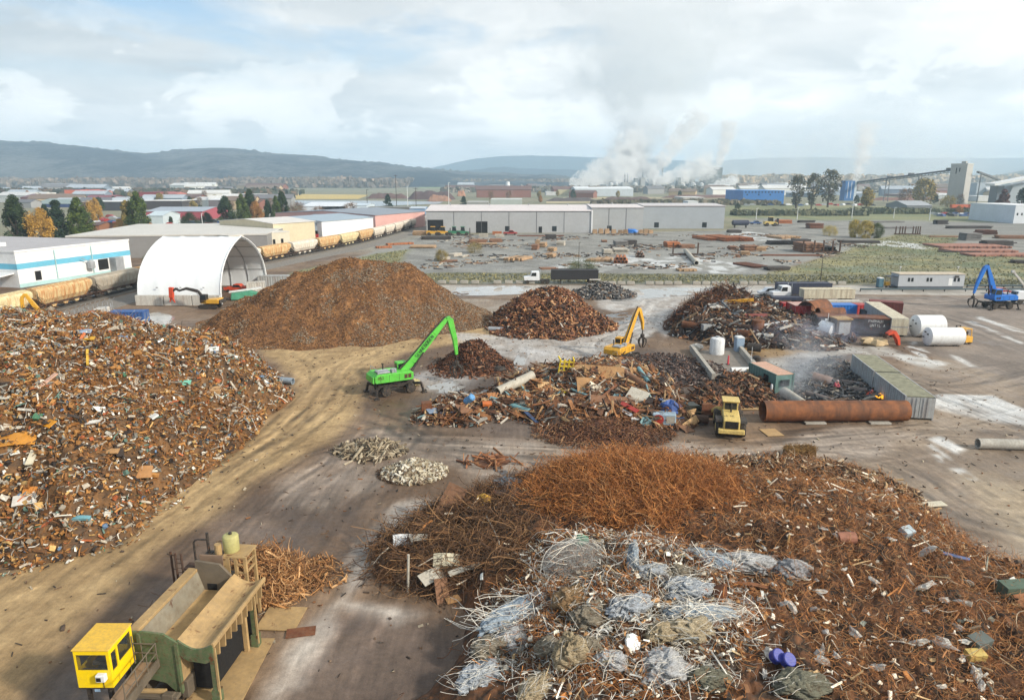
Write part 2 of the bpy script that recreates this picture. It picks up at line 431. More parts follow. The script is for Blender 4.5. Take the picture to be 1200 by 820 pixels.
for p,a,col in(([(440,620),(475,590),(510,590),(500,625),(450,660),(420,700),(510,718),(470,730),(400,715),(370,760),(330,820),(300,830),(360,730),(395,690),(410,655)],1.0,(200,190,178)),([(330,560),(400,515),(440,500),(560,515),(640,520),(560,545),(470,540),(440,570),(380,600),(330,590)],.6,(156,142,128)),([(520,520),(700,520),(870,520),(1000,500),(1080,510),(1000,535),(850,540),(720,535),(600,550),(560,560),(540,540)],.75,(164,150,136)),([(530,390),(600,395),(690,385),(740,375),(760,350),(900,338),(900,343),(800,352),(775,375),(770,395),(740,405),(710,425),(640,430),(600,420),(560,410)],.85,(188,184,178)),([(690,345),(760,342),(760,355),(720,365),(700,358)],.9,(196,192,186)),([(760,380),(780,360),(795,352),(790,395),(775,400)],.7,(176,170,164)),([(900,405),(1040,405),(1080,420),(1000,415),(960,425),(930,440),(890,425)],.85,(190,186,178)),([(1040,410),(1110,425),(1090,432),(1050,420)],.9,(200,198,192)),([(1060,470),(1130,465),(1210,480),(1210,500),(1150,492),(1100,480)],.9,(208,206,202)),([(480,440),(530,430),(560,440),(540,460),(500,455)],.8,(176,172,168)),([(600,425),(615,408),(640,412),(625,440)],.8,(186,184,182)),([(1010,432),(1090,430),(1200,455),(1200,470),(1100,460)],.4,(168,150,132)),([(530,350),(640,352),(600,372),(540,375)],.7,(158,147,132))):
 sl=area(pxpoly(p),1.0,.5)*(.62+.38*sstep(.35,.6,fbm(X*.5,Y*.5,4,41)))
 setc(sl*a,col);wet=np.maximum(wet,sl*a*.75)  # pale slurry and mud, with some wet sky sheen painted into the colour
setc(area(pxpoly([(860,404),(940,402),(950,412),(900,420),(868,412)]),.8,.3)*.8,(150,118,70))
burn=area(pxpoly([(925,420),(1000,415),(1040,470),(1040,480),(930,480),(910,440)]),1.5,.3);setc(burn*.85,(74,74,76),(92,90,90),q)
setc(area(pxpoly([(560,445),(480,470),(490,500),(700,520),(830,500),(840,440),(780,410),(700,415),(640,440)]),2,.4)*.8,(86,76,70),(104,92,84),q)
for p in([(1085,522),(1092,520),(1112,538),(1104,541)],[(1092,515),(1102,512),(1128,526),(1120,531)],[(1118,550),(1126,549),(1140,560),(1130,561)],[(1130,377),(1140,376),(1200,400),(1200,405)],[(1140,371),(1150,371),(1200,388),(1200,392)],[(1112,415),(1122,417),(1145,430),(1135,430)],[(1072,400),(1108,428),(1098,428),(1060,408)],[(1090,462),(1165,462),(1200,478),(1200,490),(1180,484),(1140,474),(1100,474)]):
 mm=area(pxpoly(p),.45,.22)*sstep(.3,.5,fbm(X*.9,Y*.35,3,44));setc(mm*.85,(214,212,207));wet=np.maximum(wet,mm)  # white puddle streaks; the bright sky reflection is painted into the colour
def curve(pts,n=26):
 P=np.array(pts,float);t=np.linspace(0,len(P)-1,n);i=np.clip(t.astype(int),0,len(P)-2);f=(t-i)[:,None]
 p0=P[np.clip(i-1,0,None)];p1=P[i];p2=P[i+1];p3=P[np.clip(i+2,None,len(P)-1)]
 return .5*((2*p1)+(-p0+p2)*f+(2*p0-5*p1+4*p2-p3)*f**2+(-p0+3*p1-3*p2+p3)*f**3)
routes=[[(-60,760),(120,640),(260,550),(370,480),(420,420),(560,380)],[(-40,700),(100,625),(250,540),(335,470),(360,430),(330,412)],[(60,830),(200,680),(330,570),(430,520),(600,522),(850,530),(1060,515),(1260,470)],[(330,690),(360,600),(420,545),(470,500),(440,470)],[(560,380),(660,395),(740,385),(775,350),(900,340)],[(640,545),(760,530),(900,515),(1080,505),(1260,520)],[(930,530),(1040,545),(1130,600),(1300,640)],[(1040,440),(1120,450),(1220,430)],[(1050,360),(1120,370),(1260,420)],[(980,420),(1090,455),(1220,500),(1300,540)],[(300,830),(380,720),(440,640),(520,560)],[(420,480),(470,495),(520,520),(640,530),(800,525)],[(600,400),(700,415),(720,400),(770,370)],[(1120,350),(1040,352),(900,345)]]
rr=np.random.default_rng(5)
NI=np.where((Y>18)&(Y<180)&(np.abs(X)<140))[0];XN=X[NI];YN=Y[NI]
for r in routes:
 base=curve([G(*p)for p in r]);tn=np.gradient(base,axis=0);tn/=np.linalg.norm(tn,axis=1)[:,None];nr=np.stack([-tn[:,1],tn[:,0]],1)
 for k in range(9):
  off=rr.normal(0,2.0)+np.cumsum(rr.normal(0,.22,len(base)));lt=rr.random()<.45
  for s in(-1.1,1.1):
   L=base+nr*(off+s)[:,None];i0=rr.integers(0,8);L=L[i0:len(L)-rr.integers(0,8)]
   lo=L.min(0)-2;hi=L.max(0)+2
   I=NI[(XN>lo[0])&(XN<hi[0])&(YN>lo[1])&(YN<hi[1])]
   if not len(I):continue
   wd=.3+.35*rr.random()
   m=1-sstep(wd/2-.16,wd/2+.16,segdist(X[I],Y[I],[tuple(p)for p in L[::2]])+warp[I]*.05)
   J=m>0;I=I[J];m=m[J]*(.25+.75*sstep(.4,.6,fbm(X[I]*.3,Y[I]*.3,3,50+k)))
   colS[I]*=(1+(m*(.26 if lt else-.30))[:,None]*.9)
   if lt:wet[I]=np.maximum(wet[I],m*.45)
colS*=(1+((n_hi-.5)*.30+(n_md-.5)*.22))[:,None]
near=sstep(300,200,Y)*sstep(-140,-100,X)
Zg=near*((fbm(X*.35,Y*.35,3,61)-.5)*.12+(n_hi-.5)*.07)
Zg=Zg-.02
ii=(np.arange(NY-1)[:,None]*NX+np.arange(NX-1)[None]).ravel()
gm=NT('yard_ground');tcg=gm.n('ShaderNodeTexCoord').outputs['Object']
ca=gm.n('ShaderNodeAttribute',attribute_name="Col").outputs['Color'];wa_=gm.n('ShaderNodeAttribute',attribute_name="wet").outputs['Fac']
g1=gm.noise(2.6,6,tcg,.65);g2=gm.noise(14,4,tcg,.7)
cg=gm.mix(1.0,ca,gm.ramp(g1,[(.25,.74),(.75,1.2)]),'MULTIPLY');cg=gm.mix(1.0,cg,gm.ramp(gm.noise(1.0,5,tcg,.65,(2.6,.22,1)),[(.3,.8),(.7,1.16)]),'MULTIPLY');cg=gm.mix(1.0,cg,gm.ramp(gm.noise(60,3,tcg),[(.3,.86),(.7,1.1)]),'MULTIPLY');cg=gm.mix(1.0,cg,gm.ramp(g2,[(.3,.82),(.7,1.14)]),'MULTIPLY')
rw=gm.math('MULTIPLY',gm.ramp(gm.noise(.5,5,tcg),[(.35,.3),(.62,1)]),wa_)
rg=gm.ramp(rw,[(0,.92),(.45,.5),(.95,.12)])
gm.bsdf(cg,rg,0,gm.bump(gm.math('ADD',g1,gm.math('MULTIPLY',g2,.4)),.5,.08),.5)
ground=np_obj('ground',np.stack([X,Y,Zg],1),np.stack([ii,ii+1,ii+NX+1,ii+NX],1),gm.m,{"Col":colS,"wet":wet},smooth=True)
tag(ground,'muddy brown scrap yard ground running out to grey gravel and green fields','ground',kind='structure')
del X,Y,colS,wet,n_lo,n_md,n_hi,wx,wy,warp,q,q2
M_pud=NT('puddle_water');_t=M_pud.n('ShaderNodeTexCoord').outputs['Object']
M_pud.bsdf(M_pud.mix(M_pud.noise(.6,4,_t),C(128,124,118),C(186,185,182)),.06,0,M_pud.bump(M_pud.noise(3,3,_t),.03,.02),.9);M_pud=M_pud.m  # pale base colour: milky water with the bright sky reflection painted in
def puddle(name,pxs,mat,seed,z=.0,rough=.35,step=1.0):
 P=curve([G(*p)for p in pxs]+[G(*pxs[0])],len(pxs)*12)[:-1]
 r=np.random.default_rng(seed);c=P.mean(0);ph=np.linspace(0,2*PI,len(P),endpoint=False)
 k=1+rough*.3*(fbm(np.cos(ph)*3+seed,np.sin(ph)*3,3,seed)-.5)*2
 P=c+(P-c)*k[:,None]
 n=len(P);V=np.concatenate([np.c_[P,np.full(n,z)],[[c[0],c[1],z]]])
 return tag(np_obj(name,V,np.array([[i,(i+1)%n,n]for i in range(n)]),mat),None,None,None,'structure')
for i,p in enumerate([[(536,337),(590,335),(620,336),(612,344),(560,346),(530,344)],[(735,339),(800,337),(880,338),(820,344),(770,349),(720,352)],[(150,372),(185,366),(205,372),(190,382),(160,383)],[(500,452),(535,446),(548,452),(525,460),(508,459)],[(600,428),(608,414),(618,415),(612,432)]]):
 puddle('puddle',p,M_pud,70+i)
M_dpud=NT('dark_water');M_dpud.bsdf(C(70,60,52),.03,0,M_dpud.bump(M_dpud.noise(5,2,M_dpud.n('ShaderNodeTexCoord').outputs['Object']),.02,.02),.8);M_dpud=M_dpud.m
for i,p in enumerate([[(560,548),(610,540),(640,546),(600,556)],[(820,537),(900,532),(960,543),(880,549)],[(520,462),(560,452),(575,460),(545,470)],[(690,372),(740,366),(755,374),(710,381)]]):puddle('puddle',p,M_dpud,90+i,-.022,.8)
# ------------------------------------------------------------------ scrap heaps
def frames(N,ang):
 """tangent along heading ang projected on the plane of normal N"""
 T=np.stack([np.cos(ang),np.sin(ang),np.zeros_like(ang)],1)
 T-=N*(T*N).sum(1,keepdims=True);T/=np.linalg.norm(T,axis=1,keepdims=True)+1e-9
 return T
def strips(P,T,N,L,W,H,bend,twist=None,st=3):
 n=len(P);B=np.cross(N,T);u=np.linspace(-.5,.5,st)
 V=np.zeros((n,st,4,3))
 for k in range(st):
  c=P+T*(L*u[k])[:,None]+N*(bend*(.25-u[k]**2)*L)[:,None]
  a=(twist if twist is not None else 0)*u[k]*np.ones(n)
  b=B*np.cos(a)[:,None]+N*np.sin(a)[:,None];h=N*np.cos(a)[:,None]-B*np.sin(a)[:,None]
  for q_,(i,j)in enumerate(((-1,-1),(1,-1),(1,1),(-1,1))):
   V[:,k,q_]=c+b*(i*W/2)[:,None]+h*(j*H/2)[:,None]
 F=[(0,3,2,1),tuple((st-1)*4+i for i in range(4))]
 for k in range(st-1):
  for i in range(4):F.append((k*4+i,k*4+(i+1)%4,k*4+4+(i+1)%4,k*4+4+i))
 F=np.array(F);off=(np.arange(n)*st*4)[:,None,None]
 return V.reshape(-1,3),(F[None]+off).reshape(-1,4),st*4
def wires(P,r):
 """P (n,K,3) paths, r (n,) -> three-sided tubes"""
 n,K,_=P.shape;T=np.gradient(P,axis=1);T/=np.linalg.norm(T,axis=2,keepdims=True)+1e-9
 R=np.array([.31,.52,.79]);S=np.cross(T,R);S/=np.linalg.norm(S,axis=2,keepdims=True)+1e-9;Q=np.cross(T,S)
 V=np.zeros((n,K,3,3))
 for i in range(3):
  a=2*PI*i/3;V[:,:,i]=P+(S*math.cos(a)+Q*math.sin(a))*r[:,None,None]
 F=np.array([(k*3+i,k*3+(i+1)%3,k*3+3+(i+1)%3,k*3+3+i)for k in range(K-1)for i in range(3)])
 return V.reshape(-1,3),(F[None]+(np.arange(n)*K*3)[:,None,None]).reshape(-1,4),K*3
class Heap:
 def __init__(s,fn,box,res,seed):
  s.fn=fn;s.box=box;s.r=np.random.default_rng(seed);s.V=[];s.F=[];s.C=[];s.n=0;s.res=res
 def put(s,V,F,Cc):s.V.append(V);s.F.append(F+s.n);s.C.append(Cc);s.n+=len(V)
 def base(s,cols,nz=.3):
  x0,x1,y0,y1=s.box;xs=np.arange(x0,x1,s.res);ys=np.arange(y0,y1,s.res);X,Y=np.meshgrid(xs,ys)
  Z=s.fn(X,Y);ok=Z>.0;Z=np.where(ok,Z,-.15)
  c=cols[np.clip((fbm(X*1.3,Y*1.3,4,7)*1.6-.3)*len(cols),0,len(cols)-1).astype(int)]
  c=c*(1+nz*(s.r.random(X.shape)[...,None]-.5))
  nx,ny=len(xs),len(ys);i=(np.arange(ny-1)[:,None]*nx+np.arange(nx-1)[None])
  keep=ok[:-1,:-1]|ok[1:,:-1]|ok[:-1,1:]|ok[1:,1:];i=i[keep]
  s.put(np.stack([X,Y,Z],2).reshape(-1,3),np.stack([i,i+1,i+nx+1,i+nx],1),c.reshape(-1,3))
 def pick(s,n,zone=None,spread=0.0):
  x0,x1,y0,y1=s.box;out=[];got=0
  while got<n:
   p=s.r.random((n*2,2))*(x1-x0,y1-y0)+(x0,y0);z=s.fn(p[:,0],p[:,1])
   k=z>(.02-spread)
   if zone is not None:k&=s.r.random(len(p))<zone(p[:,0],p[:,1])
   p=p[k];out.append(p);got+=len(p)
   if not len(p):break
  p=np.concatenate(out)[:n];x,y=p[:,0],p[:,1];z=np.maximum(s.fn(x,y),0);e=.5
  N=np.stack([-(s.fn(x+e,y)-s.fn(x-e,y))/(2*e),-(s.fn(x,y+e)-s.fn(x,y-e))/(2*e),np.ones_like(x)],1)
  return np.stack([x,y,z],1),N/np.linalg.norm(N,axis=1,keepdims=True)
 def pal(s,n,cols,wts,P=None,jit=.25,csc=.3,cl=.0,seed=3):
  wts=np.array(wts,float);wts/=wts.sum();i=s.r.choice(len(cols),n,p=wts)
  if P is not None and cl:
   zn=fbm(P[:,0]*csc,P[:,1]*csc,3,seed);zi=np.clip(((zn-.25)*2*len(cols)),0,len(cols)-1).astype(int);k=s.r.random(n)<cl;i=np.where(k,zi,i)
  return cols[i]*(1+jit*(s.r.random((n,1))-.5)*2)
 def pieces(s,n,L,W,H,cols,wts,bend=.3,lift=.12,tilt=.5,zone=None,st=3,cl=0.,head=None,spread=0.0,twist=.6):
  P,N=s.pick(n,zone,spread);n=len(P);r=s.r
  N2=N+tilt*(r.random((n,3))-.5)*2;N2/=np.linalg.norm(N2,axis=1,keepdims=True)
  ang=r.random(n)*2*PI if head is None else head+r.normal(0,.5,n)
  T=frames(N2,ang);ln=L[0]+(L[1]-L[0])*r.random(n)**2
  V,F,k=strips(P+N*(lift*r.random(n))[:,None],T,N2,ln,W[0]+(W[1]-W[0])*r.random(n)**2,H[0]+(H[1]-H[0])*r.random(n),r.normal(0,bend,n),r.normal(0,twist,n),st)
  s.put(V,F,np.repeat(s.pal(n,cols,wts,P,cl=cl),k,0));return s
 def wire(s,n,L,R,cols,wts,K=7,curl=.5,lift=.3,zone=None,rise=.4,head=None,cl=0.,spread=0.0):
  P,N=s.pick(n,zone,spread);n=len(P);r=s.r;ln=L[0]+(L[1]-L[0])*r.random(n)
  a=r.random(n)*2*PI if head is None else head+r.normal(0,.4,n)
  path=np.zeros((n,K,3));p=P+N*(lift*r.random(n))[:,None];up=r.normal(0,rise,n);ac=r.normal(0,curl,n);uc=r.normal(0,curl*.6,n)
  for k in range(K):
   path[:,k]=p;d=frames(N,a)+N*np.sin(up)[:,None];d/=np.linalg.norm(d,axis=1,keepdims=True)
   p=p+d*(ln/(K-1))[:,None];a=a+ac+r.normal(0,curl*.5,n);up=up*.8+uc
   z=np.maximum(s.fn(p[:,0],p[:,1]),0);p[:,2]=np.maximum(p[:,2],z-.05)
  V,F,k=wires(path,R[0]+(R[1]-R[0])*r.random(n)**2)
  s.put(V,F,np.repeat(s.pal(n,cols,wts,P,cl=cl),k,0));return s
 def build(s,name,label,cat,mat):
  return tag(np_obj(name,np.concatenate(s.V),np.concatenate(s.F),mat,np.concatenate(s.C)),label,cat,kind='stuff')
def on(h,px,py,z0=2.0):
 """the point of heap h seen at a pixel"""
 d=ray(px,py);k=np.linspace(20,190,2400);X,Y,Z=d[0]*k,d[1]*k,HC+d[2]*k
 k2=np.where(Z<13)[0];hit=Z[k2]<=np.maximum(0,h.fn(X[k2],Y[k2]));i=k2[np.argmax(hit)]
 return(X[i],Y[i],Z[i])
M_scrap=vmat('mixed_scrap',.7,.45,5,gain=(1.2,1.2,1.15));M_wire=vmat('rusty_wire',.8,.3,9,gain=(1.55,1.42,1.22));M_plate=vmat('plate_scrap',.75,.45,4,gain=(1.12,1.08,1.02));M_shred=vmat('shredded_steel',.85,.4,7,gain=(.98,.99,1.0))
polyA=[(-27.5,44),(-27,50),(-26.4,60),(-26,68),(-25.8,76),(-28,82),(-33,88),(-42,92),(-60,95),(-100,96),(-110,70),(-100,40),(-50,39.5),(-34.5,41.3),(-30,42)]
def fA(x,y):
 d=polysd(x,y,polyA)+(fbm(x*.25,y*.25,3,81)-.5)*4
 z=10.6*(1-np.exp(-np.maximum(d,0)*.115))*1.05
 return np.where(d>0,z+(fbm(x*.28,y*.28,4,82)-.5)*2.2*sstep(0,6,d)+(fbm(x*1.2,y*1.2,4,83)-.5)*1.5*sstep(0,2,d),d*.3)
hA=Heap(fA,(-84,-22,38,98),.35,101)
hA.base(CA([(64,48,34),(90,66,42),(112,80,48),(78,60,44)]))
PA=CA([(136,92,50),(166,118,66),(104,72,46),(166,156,142),(196,190,180),(52,44,40),(98,126,116),(186,150,96),(120,118,112),(172,96,58),(224,222,216),(96,120,150),(70,110,84)])
wA=[24,17,15,10,5,9,2.2,6,7,3,1.6,.8,.8]
hA.pieces(26000,(.15,.8),(.04,.18),(.02,.08),PA,wA,.6,.45,1.2)
hA.pieces(6000,(.2,.6),(.15,.4),(.08,.3),PA*.85,wA,.2,.3,1.2,st=2)
hA.pieces(16000,(.08,.38),(.04,.16),(.015,.07),PA,wA,.4,.2,1.0,st=2)
hA.pieces(11000,(.15,.6),(.1,.38),(.015,.05),PA,wA,.35,.22,.8)
hA.pieces(1200,(.7,1.9),(.06,.22),(.04,.12),PA,[12,8,10,16,14,8,2,4,8,4,6,1,1],.25,.4,.55)
hA.pieces(320,(.5,1.4),(.3,.8),(.03,.3),PA,[10,8,8,14,14,6,2,6,6,3,4,1,1],.2,.3,.6)
hA.pieces(9000,(.08,.5),(.03,.16),(.015,.06),PA,wA,.4,.2,1.0,zone=lambda x,y:sstep(62,52,y),spread=.3)
browny=lambda x,y:sstep(.5,.62,fbm(x*.16+3,y*.16,3,91))
hA.wire(9000,(.5,1.6),(.010,.022),CA([(134,86,40),(108,68,34),(158,108,56)]),[5,4,2],6,.7,.35,browny)
hA.wire(2500,(.6,2.2),(.012,.03),CA([(180,176,170),(60,56,54),(120,84,52)]),[4,3,3],6,.5,.4)
hA.build('mixed_scrap_heap','huge heap of mixed light scrap filling the left of the yard','scrap heap',M_scrap)
ridB=[G(368,366),(-30,120.5),(-21,122),(-15,124)];ridB=[(-37.5,118.5),(-29,120.5),(-21,122),(-17.5,123.5)]
def fB(x,y):
 d=segdist(x,y,ridB);t=np.clip((x+36)/20,0,1);hmax=9.6+1.9*np.sin(PI*np.clip(t*.8+.12,0,1))-.6*t
 n=(fbm(x*.16,y*.16,3,84)-.5)
 z=hmax-d*(.66+.10*sstep(.75,1.2,(x+36)/20*1.0))+n*3.3-.25*np.exp(-(d/2.2)**2)
 z=np.where(z<1.2,1.2*np.exp((z-1.2)/1.2)-.12,z)
 return z+(fbm(x*.5,y*.5,4,85)-.5)*1.1*(z>.3)
hB=Heap(fB,(-58,2,96,150),.4,102)
PB=CA([(150,108,68),(126,88,56),(168,126,82),(102,74,52),(150,134,112),(84,64,50)])
hB.base(PB[[1,3,1,0]])
hB.pieces(40000,(.08,.36),(.05,.18),(.02,.09),PB,[6,5,4,4,0,2],.4,.12,1.0,st=2)
greyB=lambda x,y:np.clip(sstep(-30,-16,x+(fbm(x*.2,y*.2,3,88)-.5)*14)*sstep(6.2,3.6,fB(x,y))+sstep(.60,.7,fbm(x*.3,y*.3,3,89)),0,1)
hB.pieces(16000,(.08,.4),(.05,.2),(.02,.09),CA([(158,144,124),(130,116,100),(140,118,94)]),[4,3,3],.4,.16,1.0,zone=greyB,st=2)
hB.build('shredded_scrap_mound','tall smooth mound of brown shredded steel beside the white tent','scrap heap',M_shred)
cC=G(644,368);cC=(cC[0],118.0)
def cone(cx,cy,r,h,seed,pw=1.0,sx=1.0,nz=.8):
 def f(x,y):
  d=np.hypot((x-cx)/sx,y-cy)+(fbm(x*.35,y*.35,3,seed)-.5)*r*.35
  z=h*(1-np.clip(d/r,0,2)**pw);z=z-.12*h*np.exp(-(d/(r*.18))**2)
  return np.where(z>0,z+(fbm(x*.7,y*.7,3,seed+1)-.5)*nz*np.clip(z,0,1),z)
 return f
hC=Heap(cone(6.6,118.3,10.6,8.0,110),(-8,21,104,132),.4,103)
PC=CA([(124,84,60),(104,68,50),(158,116,80),(68,50,42),(176,138,102),(50,42,38),(180,172,162),(140,96,66)])
hC.base(PC[[3,5,1,3]])
hC.pieces(5200,(.4,1.5),(.12,.42),(.06,.26),PC,[8,8,5,7,2.5,4,.7,5],.25,.3,.9,spread=.5)
hC.pieces(3000,(.2,.7),(.08,.3),(.03,.2),PC,[8,8,5,7,3,4,1,5],.25,.2,.9,spread=.7)
hC.build('plate_scrap_heap','conical heap of chunky rusty plate scrap in front of the black trailer','scrap heap',M_plate)
hD=Heap(cone(-5.2,91.0,4.6,3.9,112),(-14,3,83,99),.3,104)
PD=CA([(104,68,48),(78,52,40),(126,84,58),(52,42,38),(150,120,96)])
hD.base(PD[[1,3,1,0]])
hD.pieces(3600,(.25,1.0),(.05,.25),(.03,.12),PD,[7,7,4,5,1],.3,.3,.9,spread=.4)
hD.pieces(700,(.2,.9),(.05,.3),(.03,.12),PD,[5,5,4,5,3],.3,.1,.9,zone=lambda x,y:sstep(7.5,5,np.hypot((x+8)/1.4,y-89)),spread=1.6)
hD.build('rusty_scrap_heap','small dark rusty heap under the grapple of the green material handler','scrap heap',M_plate)
hE=Heap(cone(19.8,150,5.0,3.2,114,1,1.35),(2,32,141,160),.5,105)
PE=CA([(96,96,98),(130,128,126),(58,58,62),(164,160,154),(120,96,76),(40,42,46)])
hE.base(PE[[2,5,2,0]]);hE.pieces(2600,(.4,1.6),(.1,.4),(.05,.3),PE,[5,4,5,3,2,4],.3,.35,.9,spread=.4)
hE.build('grey_scrap_heap','low dark grey scrap heap behind the rusty cone','scrap heap',M_plate)
polyF=[G(*p)for p in[(490,492),(545,498),(600,490),(640,498),(690,503),(770,502),(808,498),(806,472),(780,448),(745,431),(690,430),(650,434),(605,447),(576,457),(592,466),(560,471),(500,477)]]
def fF(x,y):
 d=polysd(x,y,polyF)+(fbm(x*.4,y*.4,3,115)-.5)*2
 pk=1.1+1.7*np.exp(-((x-11)/6.5)**2-((y-78)/6)**2)
 return np.where(d>0,np.minimum(d*.75,pk)*(.55+.9*fbm(x*.35,y*.35,3,116)),d)
hF=Heap(fF,(-11,24,60,96),.3,106)
PF=CA([(120,82,56),(90,64,48),(150,106,70),(60,50,46),(176,146,108),(168,164,156),(110,140,146),(196,188,172),(84,74,68),(64,84,120)])
hF.base(PF[[3,1,8,1]])
hF.pieces(4200,(.3,1.4),(.06,.3),(.03,.1),PF,[9,8,5,6,4,4,1,2,5,.6],.35,.3,.8,spread=.8)
hF.pieces(1300,(1.2,4.2),(.08,.34),(.05,.2),PF,[9,8,6,4,6,4,1,2,4,.4],.12,.5,.45)
hF.pieces(420,(1.0,2.8),(.5,1.5),(.03,.12),PF,[12,8,7,3,5,3,1,2,3,.3],.15,.4,.5)
hF.wire(1800,(.8,2.6),(.015,.035),PF,[6,5,5,4,2,2,0,1,2,0],6,.5,.4)
hF.build('heavy_scrap_heap','sprawling low heap of plates, beams and pipes in the middle of the yard','scrap heap',M_plate)
hF2=Heap(cone(9.2,65.8,3.6,1.2,118,1,1.5),(2,17,60,72),.2,107)
hF2.base(PD[[0,1,1,0]]);hF2.pieces(2600,(.2,.9),(.03,.12),(.02,.08),CA([(126,88,60),(104,70,48),(84,60,46),(152,120,88)]),[5,5,4,2],.4,.25,.8,spread=.5)
hF2.build('turnings_heap','knee-high heap of brown rods at the front of the middle scrap','scrap heap',M_plate)
hI=Heap(cone(20.5,89.5,6.4,.7,119,1,1.0),(12,30,80,98),.3,108)
PI_=CA([(80,70,68),(110,92,86),(54,50,52),(150,140,134),(104,74,58)])
hI.base(PI_[[2,0,2,0]]);hI.pieces(2200,(.2,1.2),(.05,.3),(.03,.15),PI_,[5,4,5,2,3],.3,.25,.8,spread=.2)
hI.build('dark_scrap_litter','thin spread of dark scrap pieces beside the yellow material handler','scrap heap',M_plate)
polyJ=[G(*p)for p in[(800,484),(850,478),(900,474),(905,458),(880,446),(840,448),(815,462)]]
fJ=lambda x,y:np.minimum(polysd(x,y,polyJ)*.8,1.5)*(.4+1.1*fbm(x*.5,y*.5,3,120))
hJ=Heap(fJ,(16,32,66,84),.3,109);hJ.base(PF[[1,3,1,8]])
hJ.pieces(2000,(.3,1.6),(.08,.4),(.04,.2),CA([(110,76,54),(82,62,50),(58,52,50),(150,128,100),(132,90,60)]),[6,6,5,2,4],.25,.35,.8,spread=.5)
hJ.build('cut_scrap_heap','low brown heap of cut scrap just behind the yellow wheel loader','scrap heap',M_plate)
polyG=[G(*p)for p in[(788,392),(830,404),(880,406),(935,410),(985,408),(1000,392),(955,372),(930,362),(900,356),(850,352),(815,360),(786,378)]]
def fG(x,y):
 d=polysd(x,y,polyG)+(fbm(x*.3,y*.3,3,121)-.5)*2.5
 pk=2.4+3.0*np.exp(-((x-37)/9)**2-((y-124)/7)**2)-1.5*sstep(41,50,x)
 return np.where(d>0,np.minimum(d*.8,pk)*(.7+.6*fbm(x*.3,y*.3,3,122)),d)
hG=Heap(fG,(22,66,98,146),.4,110)
PG=CA([(88,66,52),(66,52,46),(112,82,60),(46,42,42),(150,128,102),(180,176,168),(100,108,116),(134,92,60)])
hG.base(PG[[1,3,1,0]])
hG.pieces(5200,(.4,1.8),(.08,.45),(.04,.2),PG,[8,8,5,7,3,3.5,3,4],.3,.4,.9,spread=.6)
hG.pieces(700,(1.5,5),(.1,.5),(.06,.3),PG,[6,6,4,4,4,5,4,2],.1,.5,.5)
hG.wire(3800,(1,3),(.02,.045),CA([(62,46,38),(90,60,42),(128,78,46)]),[5,4,3],6,.6,.5,lambda x,y:sstep(46,36,x)*sstep(112,118,y))
hG.build('beam_scrap_heap','dark heap of beams, pipes and sheet scrap at the back right of the yard','scrap heap',M_plate)
polyK=[G(*p)for p in[(935,478),(1040,480),(1040,462),(1005,425),(985,418),(950,424),(925,440),(925,460)]]
fK=lambda x,y:np.minimum(polysd(x,y,polyK)*.3,.5)*(.2+1.0*fbm(x*.5,y*.5,3,124))
hK=Heap(fK,(26,46,70,96),.4,111);PK=CA([(70,72,76),(96,98,102),(50,50,54),(124,118,110),(92,74,62)])
hK.pieces(1100,(.3,2.2),(.08,.4),(.04,.25),PK,[5,4,5,2,3],.15,.3,.5)
hK.build('torch_cut_debris','grey ash and cut steel pieces littering the smoky torch cutting yard','scrap',M_scrap)
for(px,py,r,h,cols,L,W,lab,nm,sx,sd_)in((434,529,2.0,.7,[(150,136,114),(124,110,92),(88,76,64),(168,156,136)],(1.0,2.6),(.07,.15),'pile of weathered pale beams and poles on the wet mud','timber_pile',1.25,31),(487,555,1.9,1.2,[(176,166,146),(150,136,114),(190,184,172),(112,96,80)],(.2,.7),(.08,.3),'pile of cream rubble lumps on the wet mud next to the pale beams','rubble_pile',1.3,32),(576,541,1.2,.3,[(140,92,62),(112,76,56),(156,112,78)],(1.0,2.4),(.07,.15),'few rusty beams lying on the mud behind the wire heap','beam_pile',1.5,33)):
 gx_,gy_=G(px,py);hh=Heap(cone(gx_,gy_,r,h,sd_,1,sx,.3),(gx_-7,gx_+7,gy_-5,gy_+5),.25,sd_)
 cc=CA(cols);hh.base(cc*.6);hh.pieces(1500 if sd_==32 else 420 if r>1.5 else 40,L,W,(.08,.22),cc,[1]*len(cols),.08,.3,.5,spread=.15,twist=.2)
 if sd_==32:hh.pieces(500,(.2,1.0),(.03,.1),(.03,.1),CA([(96,76,60),(80,64,52)]),[1,1],.4,.2,.8,zone=lambda x,y:sstep(gx_-.6,gx_-2,x),spread=.3)
 hh.build(nm,lab,'scrap pile',M_scrap)
polyH=[G(*p)for p in[(436,652),(455,628),(490,606),(520,592),(565,580)]]+[(2.5,54.5),(9,57),(17,57.5),(25,57)]+[G(*p)for p in[(1000,556),(1045,576),(1085,604),(1112,628),(1150,655),(1215,676),(1330,720)]]+[(46,20),(20,14),(-2,19)]+[G(*p)for p in[(492,826),(535,778),(560,726),(530,704),(480,696),(446,682)]]
def fH(x,y):
 d=polysd(x,y,polyH)+(fbm(x*.35,y*.35,3,131)-.5)*1.8
 pk=1.6+2.4*np.exp(-((x-7.3)/4.6)**2-((y-49.5)/5.2)**2)+1.6*np.exp(-((x-12.5)/3.2)**2-((y-47)/4)**2)+1.9*np.exp(-((x-6.5)/5.5)**2-((y-34)/6.5)**2)+1.7*np.exp(-((x-22)/8)**2-((y-41)/9)**2)-.5*sstep(0,-7,x)
 z=pk*(1-np.exp(-np.maximum(d,0)*1.0/pk))*(.78+.44*fbm(x*.4,y*.4,3,132))
 return np.where(d>0,z+(fbm(x*1.1,y*1.1,4,133)-.5)*1.1*sstep(0,1.5,d),d*.4)
hH=Heap(fH,(-12,47,17,60),.2,112)
